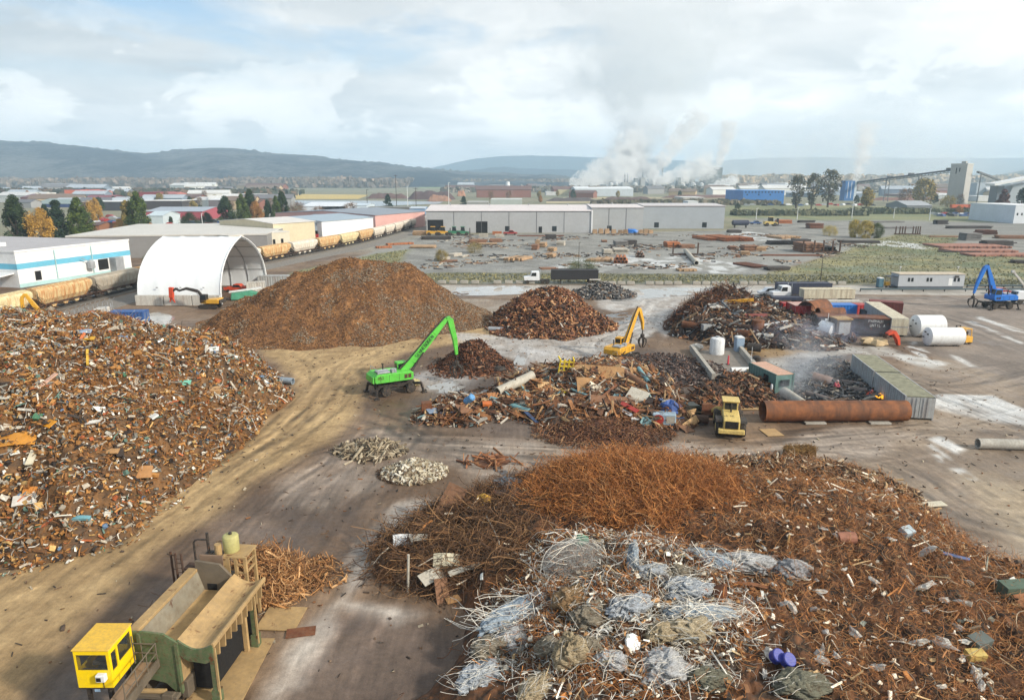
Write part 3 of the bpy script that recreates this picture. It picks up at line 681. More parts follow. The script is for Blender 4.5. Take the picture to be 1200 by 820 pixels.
hH.base(CA([(58,42,31),(80,55,38),(48,38,31),(96,66,44)]))
netc=(5.2,33.5)
def z_net(x,y):return sstep(1.15,.8,np.hypot((x-6.0)/7.2,(y-33)/7.6)+(fbm(x*.4,y*.4,3,135)-.5)*.4)
def z_mound(x,y):return sstep(1.1,.7,np.hypot((x-9.2)/8.5,(y-48.5)/7.5)+(fbm(x*.3,y*.3,3,136)-.5)*.4)*(1-z_net(x,y))
def z_left(x,y):return sstep(2.2,-.5,x)*sstep(36,38.5,y)
def z_right(x,y):return sstep(12,16,x+(fbm(x*.3,y*.3,3,137)-.5)*8)*(1-z_mound(x,y)*.8)
OR=CA([(146,98,58),(122,80,48),(172,122,74),(98,66,44),(142,112,80)])
hH.wire(15000,(.8,2.4),(.009,.017),OR,[6,5,3,4,2],8,.8,.45,z_mound,.5)
hH.pieces(900,(.15,.9),(.04,.25),(.02,.08),OR*.9,[3,4,2,4,2],.4,.4,.9,zone=z_mound)
hH.wire(500,(1.0,2.6),(.016,.03),OR*.8,[3,4,2,4,2],6,.3,.6,z_mound,.5)
hH.wire(3000,(.6,1.4),(.010,.02),OR,[5,3,5,2,1],6,.4,.7,z_mound,1.1)
hH.wire(22000,(.35,1.5),(.007,.014),CA([(152,106,68),(128,88,58),(176,130,86),(108,84,64),(158,126,94),(126,108,80)]),[6,5,4,4,2,1],7,.6,.45,z_right,.5)
hH.wire(5200,(.8,2.8),(.012,.028),CA([(98,74,54),(74,56,44),(124,98,72),(60,48,40)]),[5,5,3,3],6,.28,.4,z_left,.4)
GR=CA([(176,180,182),(150,154,158),(120,122,122),(206,208,208),(160,148,124),(132,108,80)])
hH.wire(2600,(.4,1.5),(.006,.013),GR,[5,5,4,3,4,3],7,.45,.35,z_net,.4)
hH.wire(1100,(.5,1.8),(.010,.018),CA([(158,148,132),(176,170,160),(130,102,76)]),[3,2,3],7,.4,.5,z_right,.5)
hH.pieces(900,(.4,1.7),(.02,.09),(.01,.03),GR,[5,5,3,6,2,1],.35,.5,.8,zone=z_net)
hH.pieces(1500,(.15,.6),(.06,.25),(.01,.06),CA([(206,206,202),(150,118,84),(96,70,50),(168,176,182),(60,56,54)]),[4,4,4,3,3],.6,.4,1.0,zone=z_net)
hH.wire(3500,(.4,1.4),(.009,.018),OR,[5,5,4,4,3],7,.6,.4,lambda x,y:z_net(x,y)*sstep(.46,.56,fbm(x*.5,y*.5,3,138)),.5)
PH=CA([(130,94,64),(92,66,48),(166,146,116),(196,192,184),(216,214,208),(62,54,50),(110,116,112),(150,104,62)])
hH.pieces(1500,(.12,.5),(.05,.3),(.02,.1),PH,[4,4,3,5,4,4,3,3],.5,.45,.9,zone=lambda x,y:np.clip(z_right(x,y)+z_net(x,y)*.8,0,1))
hH.pieces(450,(.5,1.9),(.04,.1),(.04,.1),PH,[4,4,5,4,2,3,2,3],.15,.5,.6,zone=lambda x,y:np.clip(z_right(x,y)+z_left(x,y),0,1))
brim=lambda x,y:sstep(50.5,53,y+.35*np.maximum(x-20,0))*sstep(12,16,x)
hH.pieces(2600,(.3,1.9),(.05,.24),(.03,.12),CA([(112,88,68),(82,66,54),(150,130,104),(184,176,162),(60,52,48)]),[5,5,3,2,4],.25,.4,.7,zone=brim,spread=.5)
hH.wire(1500,(.5,2.0),(.01,.02),OR*.8,[1,1,1,1,1],6,.5,.2,None,.3,spread=.5)
hH.build('wire_scrap_heap','enormous tangle of rusty wire and netting filling the near right of the yard','scrap heap',M_wire)
hL=Heap(cone(-15.9,38.6,2.3,2.3,140,1,1.1),(-20,-10,34,45),.2,113)
hL.base(CA([(70,54,40),(92,70,48),(56,44,36)]));BL=CA([(142,106,70),(116,84,56),(168,138,104),(88,66,50)])
hL.wire(2400,(.6,1.8),(.014,.03),BL,[4,5,3,3],7,.5,.4,None,.5,spread=.3);hL.pieces(500,(.4,1.8),(.05,.14),(.03,.08),BL,[4,4,3,3],.4,.3,.7,spread=.5)
hL.build('curled_scrap_pile','pile of tan curled steel strip heaped behind the green shear','scrap heap',M_wire)
hL3=Heap(cone(-13.6,39.4,1.2,.6,142,1,1.3),(-16,-10,36,43),.2,115);hL3.base(BL*.5);hL3.wire(450,(.5,1.6),(.014,.026),BL*.8,[4,5,3,3],6,.5,.2,None,.4,spread=.4);hL3.pieces(120,(.4,1.4),(.05,.14),(.03,.08),BL,[4,4,3,3],.4,.2,.7,spread=.6);hL3.build('curled_scrap_pile','low scatter of tan scrap strips trailing right of the curled strip pile','scrap heap',M_wire)
hL2=Heap(cone(-19.6,36.0,1.9,.3,141),(-23,-16,33,39),.2,114);hL2.wire(500,(.5,1.6),(.012,.02),BL*.8,[4,5,3,3],6,.5,.1,None,.3)
hL2.build('loose_wire','loose bent wires scattered on dark mud left of the shear','scrap',M_wire)
hM=Heap(lambda x,y:np.full(np.shape(x),.0),(-40,60,30,130),1,116)
def z_deb(x,y):
 m=np.zeros(np.shape(x))
 for h_,w_ in((hD,5),(hF,5),(hC,4),(hG,6),(hH,1.6),(hI,3),(hJ,4),(hK,4),(hE,4),(hA,1.5),(hB,3)):
  m=np.maximum(m,np.clip(1+np.maximum(h_.fn(x,y),-50)/w_/(.4 if h_ in(hA,hH)else .75),0,1)**2*(h_.fn(x,y)<.05))
 return np.clip(m*.9+.003,0,1)
hM.pieces(3600,(.08,.5),(.04,.2),(.02,.08),CA([(96,76,60),(120,100,82),(72,60,52),(150,138,120),(60,54,50),(124,84,54)]),[4,4,5,2,4,3],.3,.03,.5,zone=z_deb,spread=.5,st=2)
hM.build('loose_debris','small loose scrap and stones littering the mud round the heaps','debris',M_scrap)
hN=Heap(lambda x,y:np.full(np.shape(x),.0),(-45,150,195,325),1,117)
hN.pieces(1500,(.4,3.2),(.15,.7),(.1,.5),CA([(70,62,58),(120,92,72),(150,122,96),(46,44,46),(168,160,148)]),[4,4,3,4,2],.1,.05,.15,zone=lambda x,y:sstep(.54,.66,fbm(x*.045,y*.06,4,151))*(polysd(x,y,[G(*p)for p in[(480,324),(500,277),(850,271),(1000,264),(1200,264),(1200,282),(1050,284),(1000,296),(890,322)]])>2),spread=.5,st=2)
hN.build('yard_litter','scattered offcuts and beams between the stacks of the storage yard','debris',M_scrap)
# ------------------------------------------------------------------ machines
def wheel(parent,x,y,r,wd,hub=None,z=None):
 mb=MB();M=rotm(0,PI/2)
 mb.lathe([(r*.55,-wd/2),(r*.92,-wd/2),(r,-wd*.32),(r,wd*.32),(r*.92,wd/2),(r*.55,wd/2)],20,(0,0,0),M)
 o=obj('wheel',mb,M_rubber,parent,True,loc=(x,y,r if z is None else z))
 hb=MB().lathe([(r*.5,-wd*.52),(r*.56,-wd*.4),(r*.56,wd*.4),(r*.5,wd*.52),(r*.2,wd*.56)],14,(0,0,0),M)
 obj('rim',hb,hub or M_dark,o,True);return o
def cabin(parent,x0,x1,y0,y1,z0,z1,mat,slope=.25):
 """operator cab facing +x with glazing set into the frame"""
 b=MB().prism([(x0,z0),(x1,z0),(x1,z0+(z1-z0)*.45),(x1-slope,z1),(x0,z1)],y0,y1)
 c=obj('cab',b,mat,parent,bevel=.04);h=z1-z0
 zm=z0+h*.42
 for s,yy in((-1,y0),(1,y1)):
  g=MB().prism([(x0+.12,zm),(x1-.1,zm),(x1-slope*.9-.08,z1-.14),(x0+.12,z1-.14)],yy+s*.012,yy-s*.02)
  obj('window',g,M_glass,c)
 g=MB().beam((x1+.012,(y0+y1)/2,z0+h*.46),(x1-slope+.012,(y0+y1)/2,z1-.12),.03,y1-y0-.2,up=(0,1,0));g2=MB()
 g2.add([(x1+.012,y0+.1,z0+h*.47),(x1+.012,y1-.1,z0+h*.47),(x1-slope*.9+.014,y1-.1,z1-.12),(x1-slope*.9+.014,y0+.1,z1-.12)],[(0,1,2,3)])
 obj('window',g2,M_glass,c)
 g3=MB().box((x0-.012,(y0+y1)/2,z0+h*.68),(.02,y1-y0-.24,h*.38));obj('window',g3,M_glass,c)
 return c
def grapple(parent,p,rod,n=5,r=1.0,open_=.75,mat=None):
 x,y,z=p;mb=MB().tube([(x,y,z),(x,y,z-rod)],.09,8).lathe([(.12,0),(.34,.1),(.34,.55),(.2,.7)],12,(x,y,z-rod-.6))
 g=obj('grapple',mb,mat or M_dark,parent,True)
 for i in range(n):
  a=2*PI*i/n;c,s=math.cos(a),math.sin(a);t=MB();z0=z-rod-.45
  pts=[(x+c*rr*r,y+s*rr*r,z0-zz)for rr,zz in((.25,0),(open_*1.05,.25),(open_*1.15,.9),(open_*.75,1.45),(open_*.3,1.75))]
  for k in range(4):t.beam(pts[k],pts[k+1],.26-.05*k,.16-.02*k,.21-.05*k,.14-.02*k)
  obj('tine',t,mat or M_dark,g)
def taper_boom(pts,ws,hs):
 mb=MB()
 for k in range(len(pts)-1):mb.beam(pts[k],pts[k+1],ws[k],hs[k],ws[k+1],hs[k+1])
 return mb
def handler(name,label,loc,rz,paint,boom,stick,rod,deck=None,word=None,outr=True,grap=1.0,scale=1.0,cabz=2.5):
 t=thing(name,label,'material handler',loc,rz);t.scale=(scale,)*3
 u=MB().b2(-2.3,2.3,-.65,.65,.75,1.3).b2(-1.9,-1.2,-1.15,1.15,.6,.95).b2(1.2,1.9,-1.15,1.15,.6,.95).lathe([(.95,1.3),(.95,1.62)],20)
 und=obj('undercarriage',u,M_dark,t,bevel=.03)
 for x in(-1.55,1.55):
  for y in(-1.2,1.2):wheel(t,x,y,.62,.55)
 if outr:
  for sx in(-1,1):
   for sy in(-1,1):
    o=MB().beam((sx*2.1,sy*.5,.95),(sx*2.75,sy*1.6,1.15),.3,.3).beam((sx*2.75,sy*1.6,1.2),(sx*2.95,sy*1.9,.12),.22,.22).box((sx*2.97,sy*1.92,.07),(.6,.6,.12))
    obj('outrigger',o,M_dark,t)
 ub=MB().prism([(-2.75,1.72),(1.75,1.66),(1.95,1.85),(1.95,2.55),(1.6,2.7),(-2.55,2.78),(-2.9,2.5),(-2.9,1.9)],-1.38,1.38)
 up=obj('upper_body',ub,paint,t,bevel=.06)
 for sgn in(-1,1):
  l=MB()
  for k in range(2):l.b2(.75+k*.48,1.15+k*.48,sgn*1.385,sgn*1.4,1.95,2.45)
  obj('louvre',l,M_rustd,up)
 sm=MB()
 for x in(-2.2,-1.1,.1):sm.b2(x-.02,x+.02,-1.392,-1.378,1.85,2.6).b2(x-.02,x+.02,1.378,1.392,1.85,2.6)
 obj('panel_seam',sm,M_dark,up);obj('step',MB().b2(-.3,.5,-1.6,-1.38,1.3,1.36).b2(-.3,.5,-1.6,-1.38,.85,.9),M_dark,up)
 obj('counterweight',MB().prism([(-3.15,1.75),(-2.92,1.72),(-2.92,2.6),(-3.1,2.5)],-1.25,1.25),paint,t,bevel=.05)
 d=MB().b2(-2.4,-.9,-1.15,.2,2.785,3.0).b2(-.7,-.1,-1.1,-.5,2.72,3.15);obj('engine_deck',d,deck or M_galv,t,bevel=.04)
 obj('exhaust',MB().tube([(-1.2,.6,2.75),(-1.2,.6,3.45),(-1.32,.6,3.6)],.09,8),M_dark,t)
 ra=MB()
 for p,q_ in(((-2.5,-1.3,2.75),(-2.5,-1.3,3.35)),((-.2,-1.3,2.7),(-.2,-1.3,3.3)),((-2.5,-1.3,3.35),(-.2,-1.3,3.3)),((-2.5,1.3,2.75),(-2.5,1.3,3.35)),((-2.5,-1.3,3.35),(-2.5,1.3,3.35))):ra.tube([p,q_],.03,6)
 obj('railing',ra,M_galv,t)
 cabin(t,.55,2.1,.35,1.4,cabz,cabz+1.85,paint)
 b=taper_boom(boom,[.62,.6,.5,.36][:len(boom)],[.6,1.0,.8,.5][:len(boom)]);bo=obj('boom',b,paint,t,bevel=.04)
 hs=MB();P=np.array(boom);e=np.array([-.32,0,.36])
 hs.tube([P[0]+e+(0,-.2,0)]+[p+e+(0,-.1,0)for p in P[1:-1]]+[P[-1]+(-.15,0,.3)],.11,6);obj('hose',hs,M_rubber,bo)
 cy=MB()
 for s in(-1,1):
  A=np.array([1.6,s*.5,1.95]);B=P[0]+(P[-1]-P[0])*.42+(.25,s*.42,-.35);m=A+(B-A)*.55
  cy.tube([A,m],.15,10).tube([m,B],.085,8)
 obj('boom_cylinder',cy,M_dark,t,True)
 s=taper_boom(stick,[.42,.5,.42,.3][:len(stick)],[.4,.75,.6,.35][:len(stick)]);so=obj('stick',s,paint,t,bevel=.03)
 S=np.array(stick);c2=MB().tube([P[0]+(P[-1]-P[0])*.68+(.3,0,-.5),S[min(1,len(S)-1)]+(-.35,0,-.1)],.11,8);obj('stick_cylinder',c2,M_dark,t)
 grapple(t,stick[-1],rod,5,grap)
 return t,up,bo
P_green=pm('green_paint',C(90,196,68),.45,var=.2,dirt=.32,spec=.4)
P_teal=pm('blue_paint',C(24,112,200),.4,var=.12,dirt=.15)
P_yel=pm('yellow_paint',C(222,166,48),.45,var=.15,dirt=.3,rust=.06)
P_cream=pm('pale_yellow_paint',C(218,190,112),.5,var=.18,dirt=.45)
P_cab=pm('bright_yellow_paint',C(250,212,12),.4,var=.06,scale=.7,dirt=.12)
gl=G(463,459)
hd_g,gup,gbo=handler('material_handler','bright green material handler with raised arm over the small rusty heap',(gl[0],gl[1],0),math.radians(30),P_green,[(.9,0,2.5),(2.3,0,3.5),(5.3,0,6.6),(7.0,0,8.3)],[(7.0,0,8.3),(7.45,0,8.25),(8.1,0,5.6),(8.3,0,3.6)],.9,scale=1.0,cabz=1.6)
def letter(ch,x,z,h):
 S={'s':[(1,1,0,1),(0,1,0,.5),(0,.5,1,.5),(1,.5,1,0),(1,0,0,0)],'e':[(0,0,0,1),(0,1,1,1),(0,.5,.8,.5),(0,0,1,0)],'n':[(0,0,0,1),(0,1,1,0),(1,0,1,1)],'b':[(0,0,0,1),(0,1,.8,1),(.8,1,.8,.5),(0,.5,1,.5),(1,.5,1,0),(0,0,1,0)],'o':[(0,0,0,1),(0,1,1,1),(1,1,1,0),(1,0,0,0)],'g':[(1,1,0,1),(0,1,0,0),(0,0,1,0),(1,0,1,.5),(1,.5,.5,.5)],'8':[(0,0,0,1),(0,1,1,1),(1,1,1,0),(1,0,0,0),(0,.5,1,.5)],'5':[(1,1,0,1),(0,1,0,.5),(0,.5,1,.5),(1,.5,1,0),(1,0,0,0)],'0':[(0,0,0,1),(0,1,1,1),(1,1,1,0),(1,0,0,0)],'i':[(.5,0,.5,1)],'l':[(0,0,0,1),(0,0,1,0)],'a':[(0,0,.5,1),(.5,1,1,0),(.2,.4,.8,.4)],'r':[(0,0,0,1),(0,1,1,1),(1,1,1,.5),(1,.5,0,.5),(.3,.5,1,0)],'t':[(0,1,1,1),(.5,1,.5,0)],'m':[(0,0,0,1),(0,1,.5,.5),(.5,.5,1,1),(1,1,1,0)],'h':[(0,0,0,1),(1,0,1,1),(0,.5,1,.5)],'p':[(0,0,0,1),(0,1,1,1),(1,1,1,.5),(1,.5,0,.5)],'u':[(0,1,0,0),(0,0,1,0),(1,0,1,1)]}
 return[((x+a*h*.55,z+b*h),(x+c*h*.55,z+d*h))for a,b,c,d in S.get(ch,S['i'])]
def lettering(name,text,M,org,h,mat,parent,th=.14):
 """flat block strokes standing 4 mm proud; M maps (x, up) to the surface"""
 mb=MB();x=0
 for ch in text:
  if ch!=' ':
   for(a,b),(c,d)in letter(ch,x,0,h):
    p=np.array(org)+M[0]*a+M[1]*b;q_=np.array(org)+M[0]*c+M[1]*d;mb.beam(p,q_,.008,h*th,up=tuple(M[1]+M[0]*.013))
  x+=h*.8
 return obj(name,mb,mat,parent)
M_ink=pm('dark_lettering',C(28,60,36),.6,var=.1,dirt=0,bump=0);M_wink=pm('white_lettering',C(206,208,206),.7,var=.3,dirt=.3,bump=0)
bd=np.array([3.0,0,3.1]);bd/=np.linalg.norm(bd);bn=np.array([-bd[2],0,bd[0]])
lettering('lettering','sennebogen',(bd,bn),np.array([2.9,-.315,3.95]),.42,M_ink,gbo)
lettering('lettering','850',(np.array([1.,0,0]),np.array([0,0,1.])),(-2.5,-1.395,2.2),.3,M_rustd,gup)
yl=G(727,424)
handler('material_handler','mustard yellow material handler reaching over dark litter with its grapple',(yl[0],yl[1],0),math.radians(52),P_yel,[(.9,0,2.3),(1.9,0,3.4),(4.0,0,6.4),(5.0,0,7.6)],[(5.0,0,7.6),(5.5,0,7.2),(6.7,0,5.2),(6.9,0,3.9)],.8,grap=.75,scale=.92,cabz=1.75)
bl=G(1168,361)
handler('material_handler','bright blue material handler parked on the paved lot with folded arm',(bl[0],bl[1],0),math.radians(186),P_teal,[(.9,0,2.4),(1.4,0,3.6),(2.6,0,6.4),(3.5,0,8.4)],[(3.5,0,8.4),(4.0,0,7.9),(5.0,0,4.9),(5.4,0,3.0)],.5,grap=1.0,scale=1.02,cabz=2.1)
def excavator(label,loc,rz,paint,boomm,boom,stick,tool,toolmat,scale=1.0,name='excavator'):
 t=thing(name,label,'excavator',loc,rz);t.scale=(scale,)*3
 for s in(-1,1):
  tr=MB().prism([(-1.9,.3),(-1.6,.05),(1.6,.05),(1.95,.35),(1.95,.6),(1.6,.85),(-1.6,.85),(-1.9,.6)],s*1.0-.28,s*1.0+.28);obj('track',tr,M_dark,t,bevel=.03)
 obj('undercarriage',MB().b2(-1.2,1.2,-.75,.75,.35,.85).lathe([(.7,.85),(.7,1.08)],16),M_dark,t)
 obj('upper_body',MB().prism([(-2.3,1.1),(1.3,1.1),(1.3,1.7),(-.4,1.9),(-2.1,2.0),(-2.4,1.7)],-1.25,1.25),paint,t,bevel=.05)
 obj('counterweight',MB().prism([(-2.75,1.15),(-2.42,1.1),(-2.42,1.9),(-2.65,1.85)],-1.2,1.2),M_dark,t,bevel=.05)
 cabin(t,.1,1.45,.3,1.25,1.2,2.9,M_dark if boomm is not paint else paint)
 obj('boom',taper_boom(boom,[.4,.45,.42,.34][:len(boom)],[.4,.6,.52,.36][:len(boom)]),boomm,t,bevel=.03)
 P=np.array(boom);cy=MB()
 for s in(-1,1):cy.tube([(1.2,s*.35,1.3),P[min(1,len(P)-1)]+(0,s*.3,-.25)],.1,8)
 obj('boom_cylinder',cy,M_galv,t)
 obj('stick',taper_boom(stick,[.3,.36,.26][:len(stick)],[.3,.44,.32][:len(stick)]),boomm,t,bevel=.03)
 S=np.array(stick[-1])
 if tool=='shear':
  obj('shear',MB().beam(S+(.1,0,.9),S+(.25,0,-1.2),.7,.8).beam(S+(.2,0,-1.1),S+(-.35,0,-2.2),.4,.5,.15,.15).beam(S+(.3,0,-1.1),S+(.75,0,-2.1),.4,.5,.15,.15),toolmat,t,bevel=.04)
 else:
  obj('bucket',MB().prism([(S[0]-.3,S[2]+.2),(S[0]+.5,S[2]+.1),(S[0]+.8,S[2]-.7),(S[0]+.3,S[2]-1.2),(S[0]-.5,S[2]-1.1)],-.6,.6),toolmat,t,bevel=.04)
 return t
P_orange=pm('orange_red_paint',C(206,72,40),.5,var=.15,dirt=.25)
ex=G(247,361)
excavator('yellow and black tracked excavator with an orange red shear beside the white tent',(ex[0],ex[1],0),math.radians(176),P_yel,M_dark,[(.9,0,1.7),(2.4,0,3.4),(4.6,0,3.9),(6.2,0,3.4)],[(6.2,0,3.4),(6.7,0,3.9),(7.6,0,3.2)],'shear',P_orange,1.0)
e2=AtY(62,374,101)
excavator('yellow excavator half hidden behind the mixed scrap heap, only its bent arm showing',(e2[0]+1.2,101,0),math.radians(200),P_yel,P_yel,[(.9,0,1.7),(1.6,0,4.2),(3.2,0,7.0),(3.8,0,8.2)],[(3.8,0,8.2),(4.3,0,7.6),(4.5,0,3.6)],'bucket',M_dark,1.05)
lo=G(866,514)
L=thing('wheel_loader','pale yellow wheel loader seen from its engine end on wet mud','wheel loader',(lo[0]-.3,lo[1]+2.4,0),math.radians(77))
for y in(-1.12,1.12):wheel(L,-1.5,y,.82,.65,P_cream);
for y in(-1.12,1.12):wheel(L,1.7,y,.82,.65,P_cream)
obj('chassis',MB().b2(-2.5,.1,-.6,.6,.6,1.15).b2(.3,2.2,-.5,.5,.6,1.25).lathe([(.2,.5),(.2,1.3)],10,(.2,0,0)),M_dark,L,bevel=.03)
hd=obj('engine_hood',MB().prism([(-2.75,1.1),(-.3,1.1),(-.3,2.35),(-2.4,2.12),(-2.75,1.95)],-.78,.78),P_cream,L,bevel=.07)
obj('grille',MB().b2(-2.77,-2.76,-.62,.62,1.15,1.9),M_hole,hd)
gb=MB()
for k in range(6):gb.b2(-2.79,-2.77,-.62,.62,1.2+k*.12,1.24+k*.12)
obj('grille_bar',gb,M_dark,hd)
obj('counterweight',MB().prism([(-3.0,.65),(-2.55,.6),(-2.55,1.1),(-2.95,1.05)],-1.25,1.25),P_cream,L,bevel=.06)
for y in(-1,1):obj('fender',MB().prism([(-2.4,1.65),(-2.2,1.85),(-.9,1.85),(-.6,1.5),(-.66,1.46),(-.95,1.75),(-2.15,1.75),(-2.35,1.6)],y*.8,y*1.5),M_dark,L,bevel=.02)
obj('exhaust',MB().tube([(-.9,0,2.25),(-.9,0,3.1)],.09,8),M_dark,L)
cb=obj('cab',MB().prism([(-.35,1.2),(1.05,1.2),(1.2,1.9),(1.0,3.15),(-.3,3.15)],-.72,.72),P_cream,L,bevel=.04)
obj('cab_roof',MB().b2(-.55,1.2,-.85,.85,3.15,3.28),P_cream,L,bevel=.05)
obj('window',MB().b2(-.365,-.345,-.58,.58,2.35,3.02),M_glass,cb)
for y in(-1,1):obj('window',MB().prism([(-.2,2.1),(1.05,2.0),(.92,3.03),(-.2,3.03)],y*.73,y*.715),M_glass,cb)
obj('mirror',MB().beam((.3,.75,2.9),(.2,1.25,3.0),.04).box((.18,1.3,2.85),(.05,.22,.4)).beam((.3,-.75,2.9),(.2,-1.25,3.0),.04).box((.18,-1.3,2.85),(.05,.22,.4)),M_dark,L)
lm=MB()
for y in(-.5,.5):lm.beam((1.2,y+.3,1.9),(2.4,y+.7,1.5),.16,.4).beam((2.4,y+.7,1.5),(3.4,y+1.1,.8),.16,.35)
obj('lift_arm',lm,P_cream,L,bevel=.03)
obj('bucket',MB().prism([(3.3,.35),(4.4,.15),(4.55,.22),(3.75,.45),(3.5,.9),(3.6,1.45),(3.4,1.5),(3.2,.9)],-.4,2.6),M_rust,L,bevel=.02)
lettering('lettering','la tm',(np.array([0,-1.,0]),np.array([.99,0,.11])),(-2.0,.72,2.18),.24,M_rustd,hd)
fk=G(1131,403)
F=thing('forklift','small yellow forklift parked at the end of the white tanks','forklift',(fk[0],fk[1]+.8,0),math.radians(100))
for x in(-.8,.8):
 for y in(-.55,.55):wheel(F,x,y,.38,.3)
obj('chassis',MB().prism([(-1.35,.35),(1.0,.35),(1.0,.8),(.2,.85),(-.2,1.35),(-1.3,1.25)],-.62,.62),P_yel,F,bevel=.04)
cg_=MB()
for x,y in((-1.1,-.55),(-1.1,.55),(.55,-.55),(.55,.55)):cg_.beam((x,y,1.0),(x*.8,y,2.35),.09)
cg_.b2(-1.0,.6,-.62,.62,2.35,2.43);obj('overhead_guard',cg_,P_yel,F)
obj('seat',MB().b2(-.6,-.1,-.25,.25,1.36,1.5).b2(-.65,-.52,-.25,.25,1.5,1.95),M_dark,F)
mm_=MB()
for y in(-.35,.35):mm_.beam((1.15,y,.15),(1.15,y,2.6),.12)
mm_.b2(1.1,1.2,-.45,.45,1.3,1.4).b2(1.1,1.2,-.45,.45,2.5,2.6);obj('mast',mm_,M_dark,F)
obj('fork',MB().b2(1.2,2.3,-.35,-.2,.12,.18).b2(1.2,2.3,.2,.35,.12,.18),M_dark,F)
# ---- road vehicles
def vehicle(name,label,cat,loc,rz,col,kind='car',group=None,parts=True,sc=1.0):
 t=thing(name,label,cat,loc,rz,group);t.scale=(sc,)*3
 if kind=='car':L_,W_,prof,win=4.4,1.78,[(-2.15,.35),(2.15,.35),(2.2,.7),(1.25,.92),(.55,1.42),(-1.05,1.45),(-1.8,.98),(-2.2,.9)],[(1.1,.93),(.5,1.36),(-1.0,1.38),(-1.65,.96)]
 elif kind=='pickup':L_,W_,prof,win=5.4,1.95,[(-2.7,.45),(2.65,.45),(2.7,.95),(1.6,1.12),(.95,1.78),(-.45,1.8),(-.6,1.15),(-2.7,1.12)],[(1.5,1.13),(.9,1.7),(-.38,1.72),(-.5,1.16)]
 elif kind=='van':L_,W_,prof,win=5.2,2.0,[(-2.6,.4),(2.5,.4),(2.6,.95),(1.9,1.25),(1.3,2.1),(-2.5,2.15),(-2.6,1.9)],[(1.8,1.25),(1.25,1.95),(.3,1.97),(.3,1.25)]
 b=obj('body',MB().prism(prof,-W_/2,W_/2),col,t,bevel=.08)
 if parts:
  g=MB()
  for s in(-1,1):g.prism(win,s*(W_/2+.004),s*(W_/2-.02))
  (ax,az),(bx,bz)=win[0],win[1];nx_,nz_=(bz-az),-(bx-ax);ln=math.hypot(nx_,nz_);ox,oz=nx_/ln*.05,nz_/ln*.05
  g.add([(ax+ox,-W_*.43,az+oz),(ax+ox,W_*.43,az+oz),(bx+ox,W_*.43,bz+oz),(bx+ox,-W_*.43,bz+oz)],[(0,1,2,3)])
  obj('window',g,M_glass,t)
  if kind=='pickup':obj('bed',MB().b2(-2.55,-.75,-.82,.82,1.122,1.128),M_dark,t)
  for x in(-L_*.3,L_*.31):
   for y in(-W_*.44,W_*.44):wheel(t,x,y,.36,.24)
 return t
VC={k:pm('car_'+k,C(*v),.3,var=.05,dirt=.12,bump=.02,spec=.6)for k,v in dict(white=(228,230,232),silver=(168,172,176),dark=(44,48,54),red=(150,36,34),blue=(46,78,128),tan=(170,156,128),green=(60,86,72)).items()}
pu=G(904,347);vehicle('pickup_truck','white pickup truck parked left of the long dark blue trailer','pickup truck',(pu[0],pu[1]+.8,0),PI,VC['white'],'pickup')
rc=G(1174,345);vehicle('parked_car','dark red car parked behind the blue material handler','car',(rc[0],rc[1]+.8,0),.1,VC['red'])
def tractor(label,loc,rz,cabm,sc=1.0):
 t=thing('truck_tractor',label,'truck',loc,rz);t.scale=(sc,)*3
 obj('chassis',MB().b2(-3.4,2.9,-.45,.45,.6,.95),M_dark,t)
 c=obj('cab',MB().prism([(-.9,.8),(2.9,.8),(3.0,1.7),(1.4,1.9),(1.1,2.95),(-.8,3.0)],-1.15,1.15),cabm,t,bevel=.1)
 for s in(-1,1):obj('window',MB().prism([(-.1,1.9),(1.2,1.9),(.98,2.75),(-.1,2.78)],s*1.154,s*1.13),M_glass,c)
 obj('windscreen',MB().add([(1.42,-1.0,1.95),(1.42,1.0,1.95),(1.15,1.0,2.85),(1.15,-1.0,2.85)],[(0,1,2,3)]),M_glass,c)
 for y in(-1.05,1.05):obj('exhaust',MB().tube([(-1.0,y,1.0),(-1.0,y,3.5)],.08,8),M_galv,t)
 for x in(2.1,-1.7,-2.8):
  for y in(-1,1):wheel(t,x,y,.5,.32)
 return t
k1=G(922,352);tractor('white truck cab parked in front of the long dark blue trailer',(k1[0],k1[1]+1.5,0),PI,VC['white'])
k2=G(628,333);tractor('white truck cab peeking out behind the rusty cone heap',(k2[0],k2[1]+1.5,0),PI,VC['white'])
k3=G(122,377);k3=AtY(122,374,119);tractor('white truck cab hidden behind the mixed heap beside a blue container',(k3[0],119,0),math.radians(190),M_wdirty)
ct=G(1196,357);T=thing('crane_truck','white crane truck at the right edge with its boom tilted up','truck',(ct[0]+2.2,ct[1]+1,0),math.radians(178))
obj('chassis',MB().b2(-3.2,3.0,-1.1,1.1,.7,1.1),M_dark,T);c=obj('cab',MB().prism([(1.4,1.0),(3.2,1.0),(3.3,1.8),(2.9,2.7),(1.4,2.75)],-1.1,1.1),VC['white'],T,bevel=.08)
obj('windscreen',MB().add([(3.31,-.95,1.85),(3.31,.95,1.85),(2.95,.95,2.62),(2.95,-.95,2.62)],[(0,1,2,3)]),M_glass,c)
for x in(2.3,-1.2,-2.3):
 for y in(-1,1):wheel(T,x,y,.5,.32)
obj('boom',taper_boom([(-1.0,0,1.6),(1.5,0,4.0),(4.0,0,6.6)],[.5,.4,.3],[.5,.4,.3]).box((4.1,0,6.7),(.6,.45,.5)),M_wdirty,T);obj('turret',MB().b2(-1.8,-.2,-.9,.9,1.1,2.1),VC['white'],T,bevel=.05)
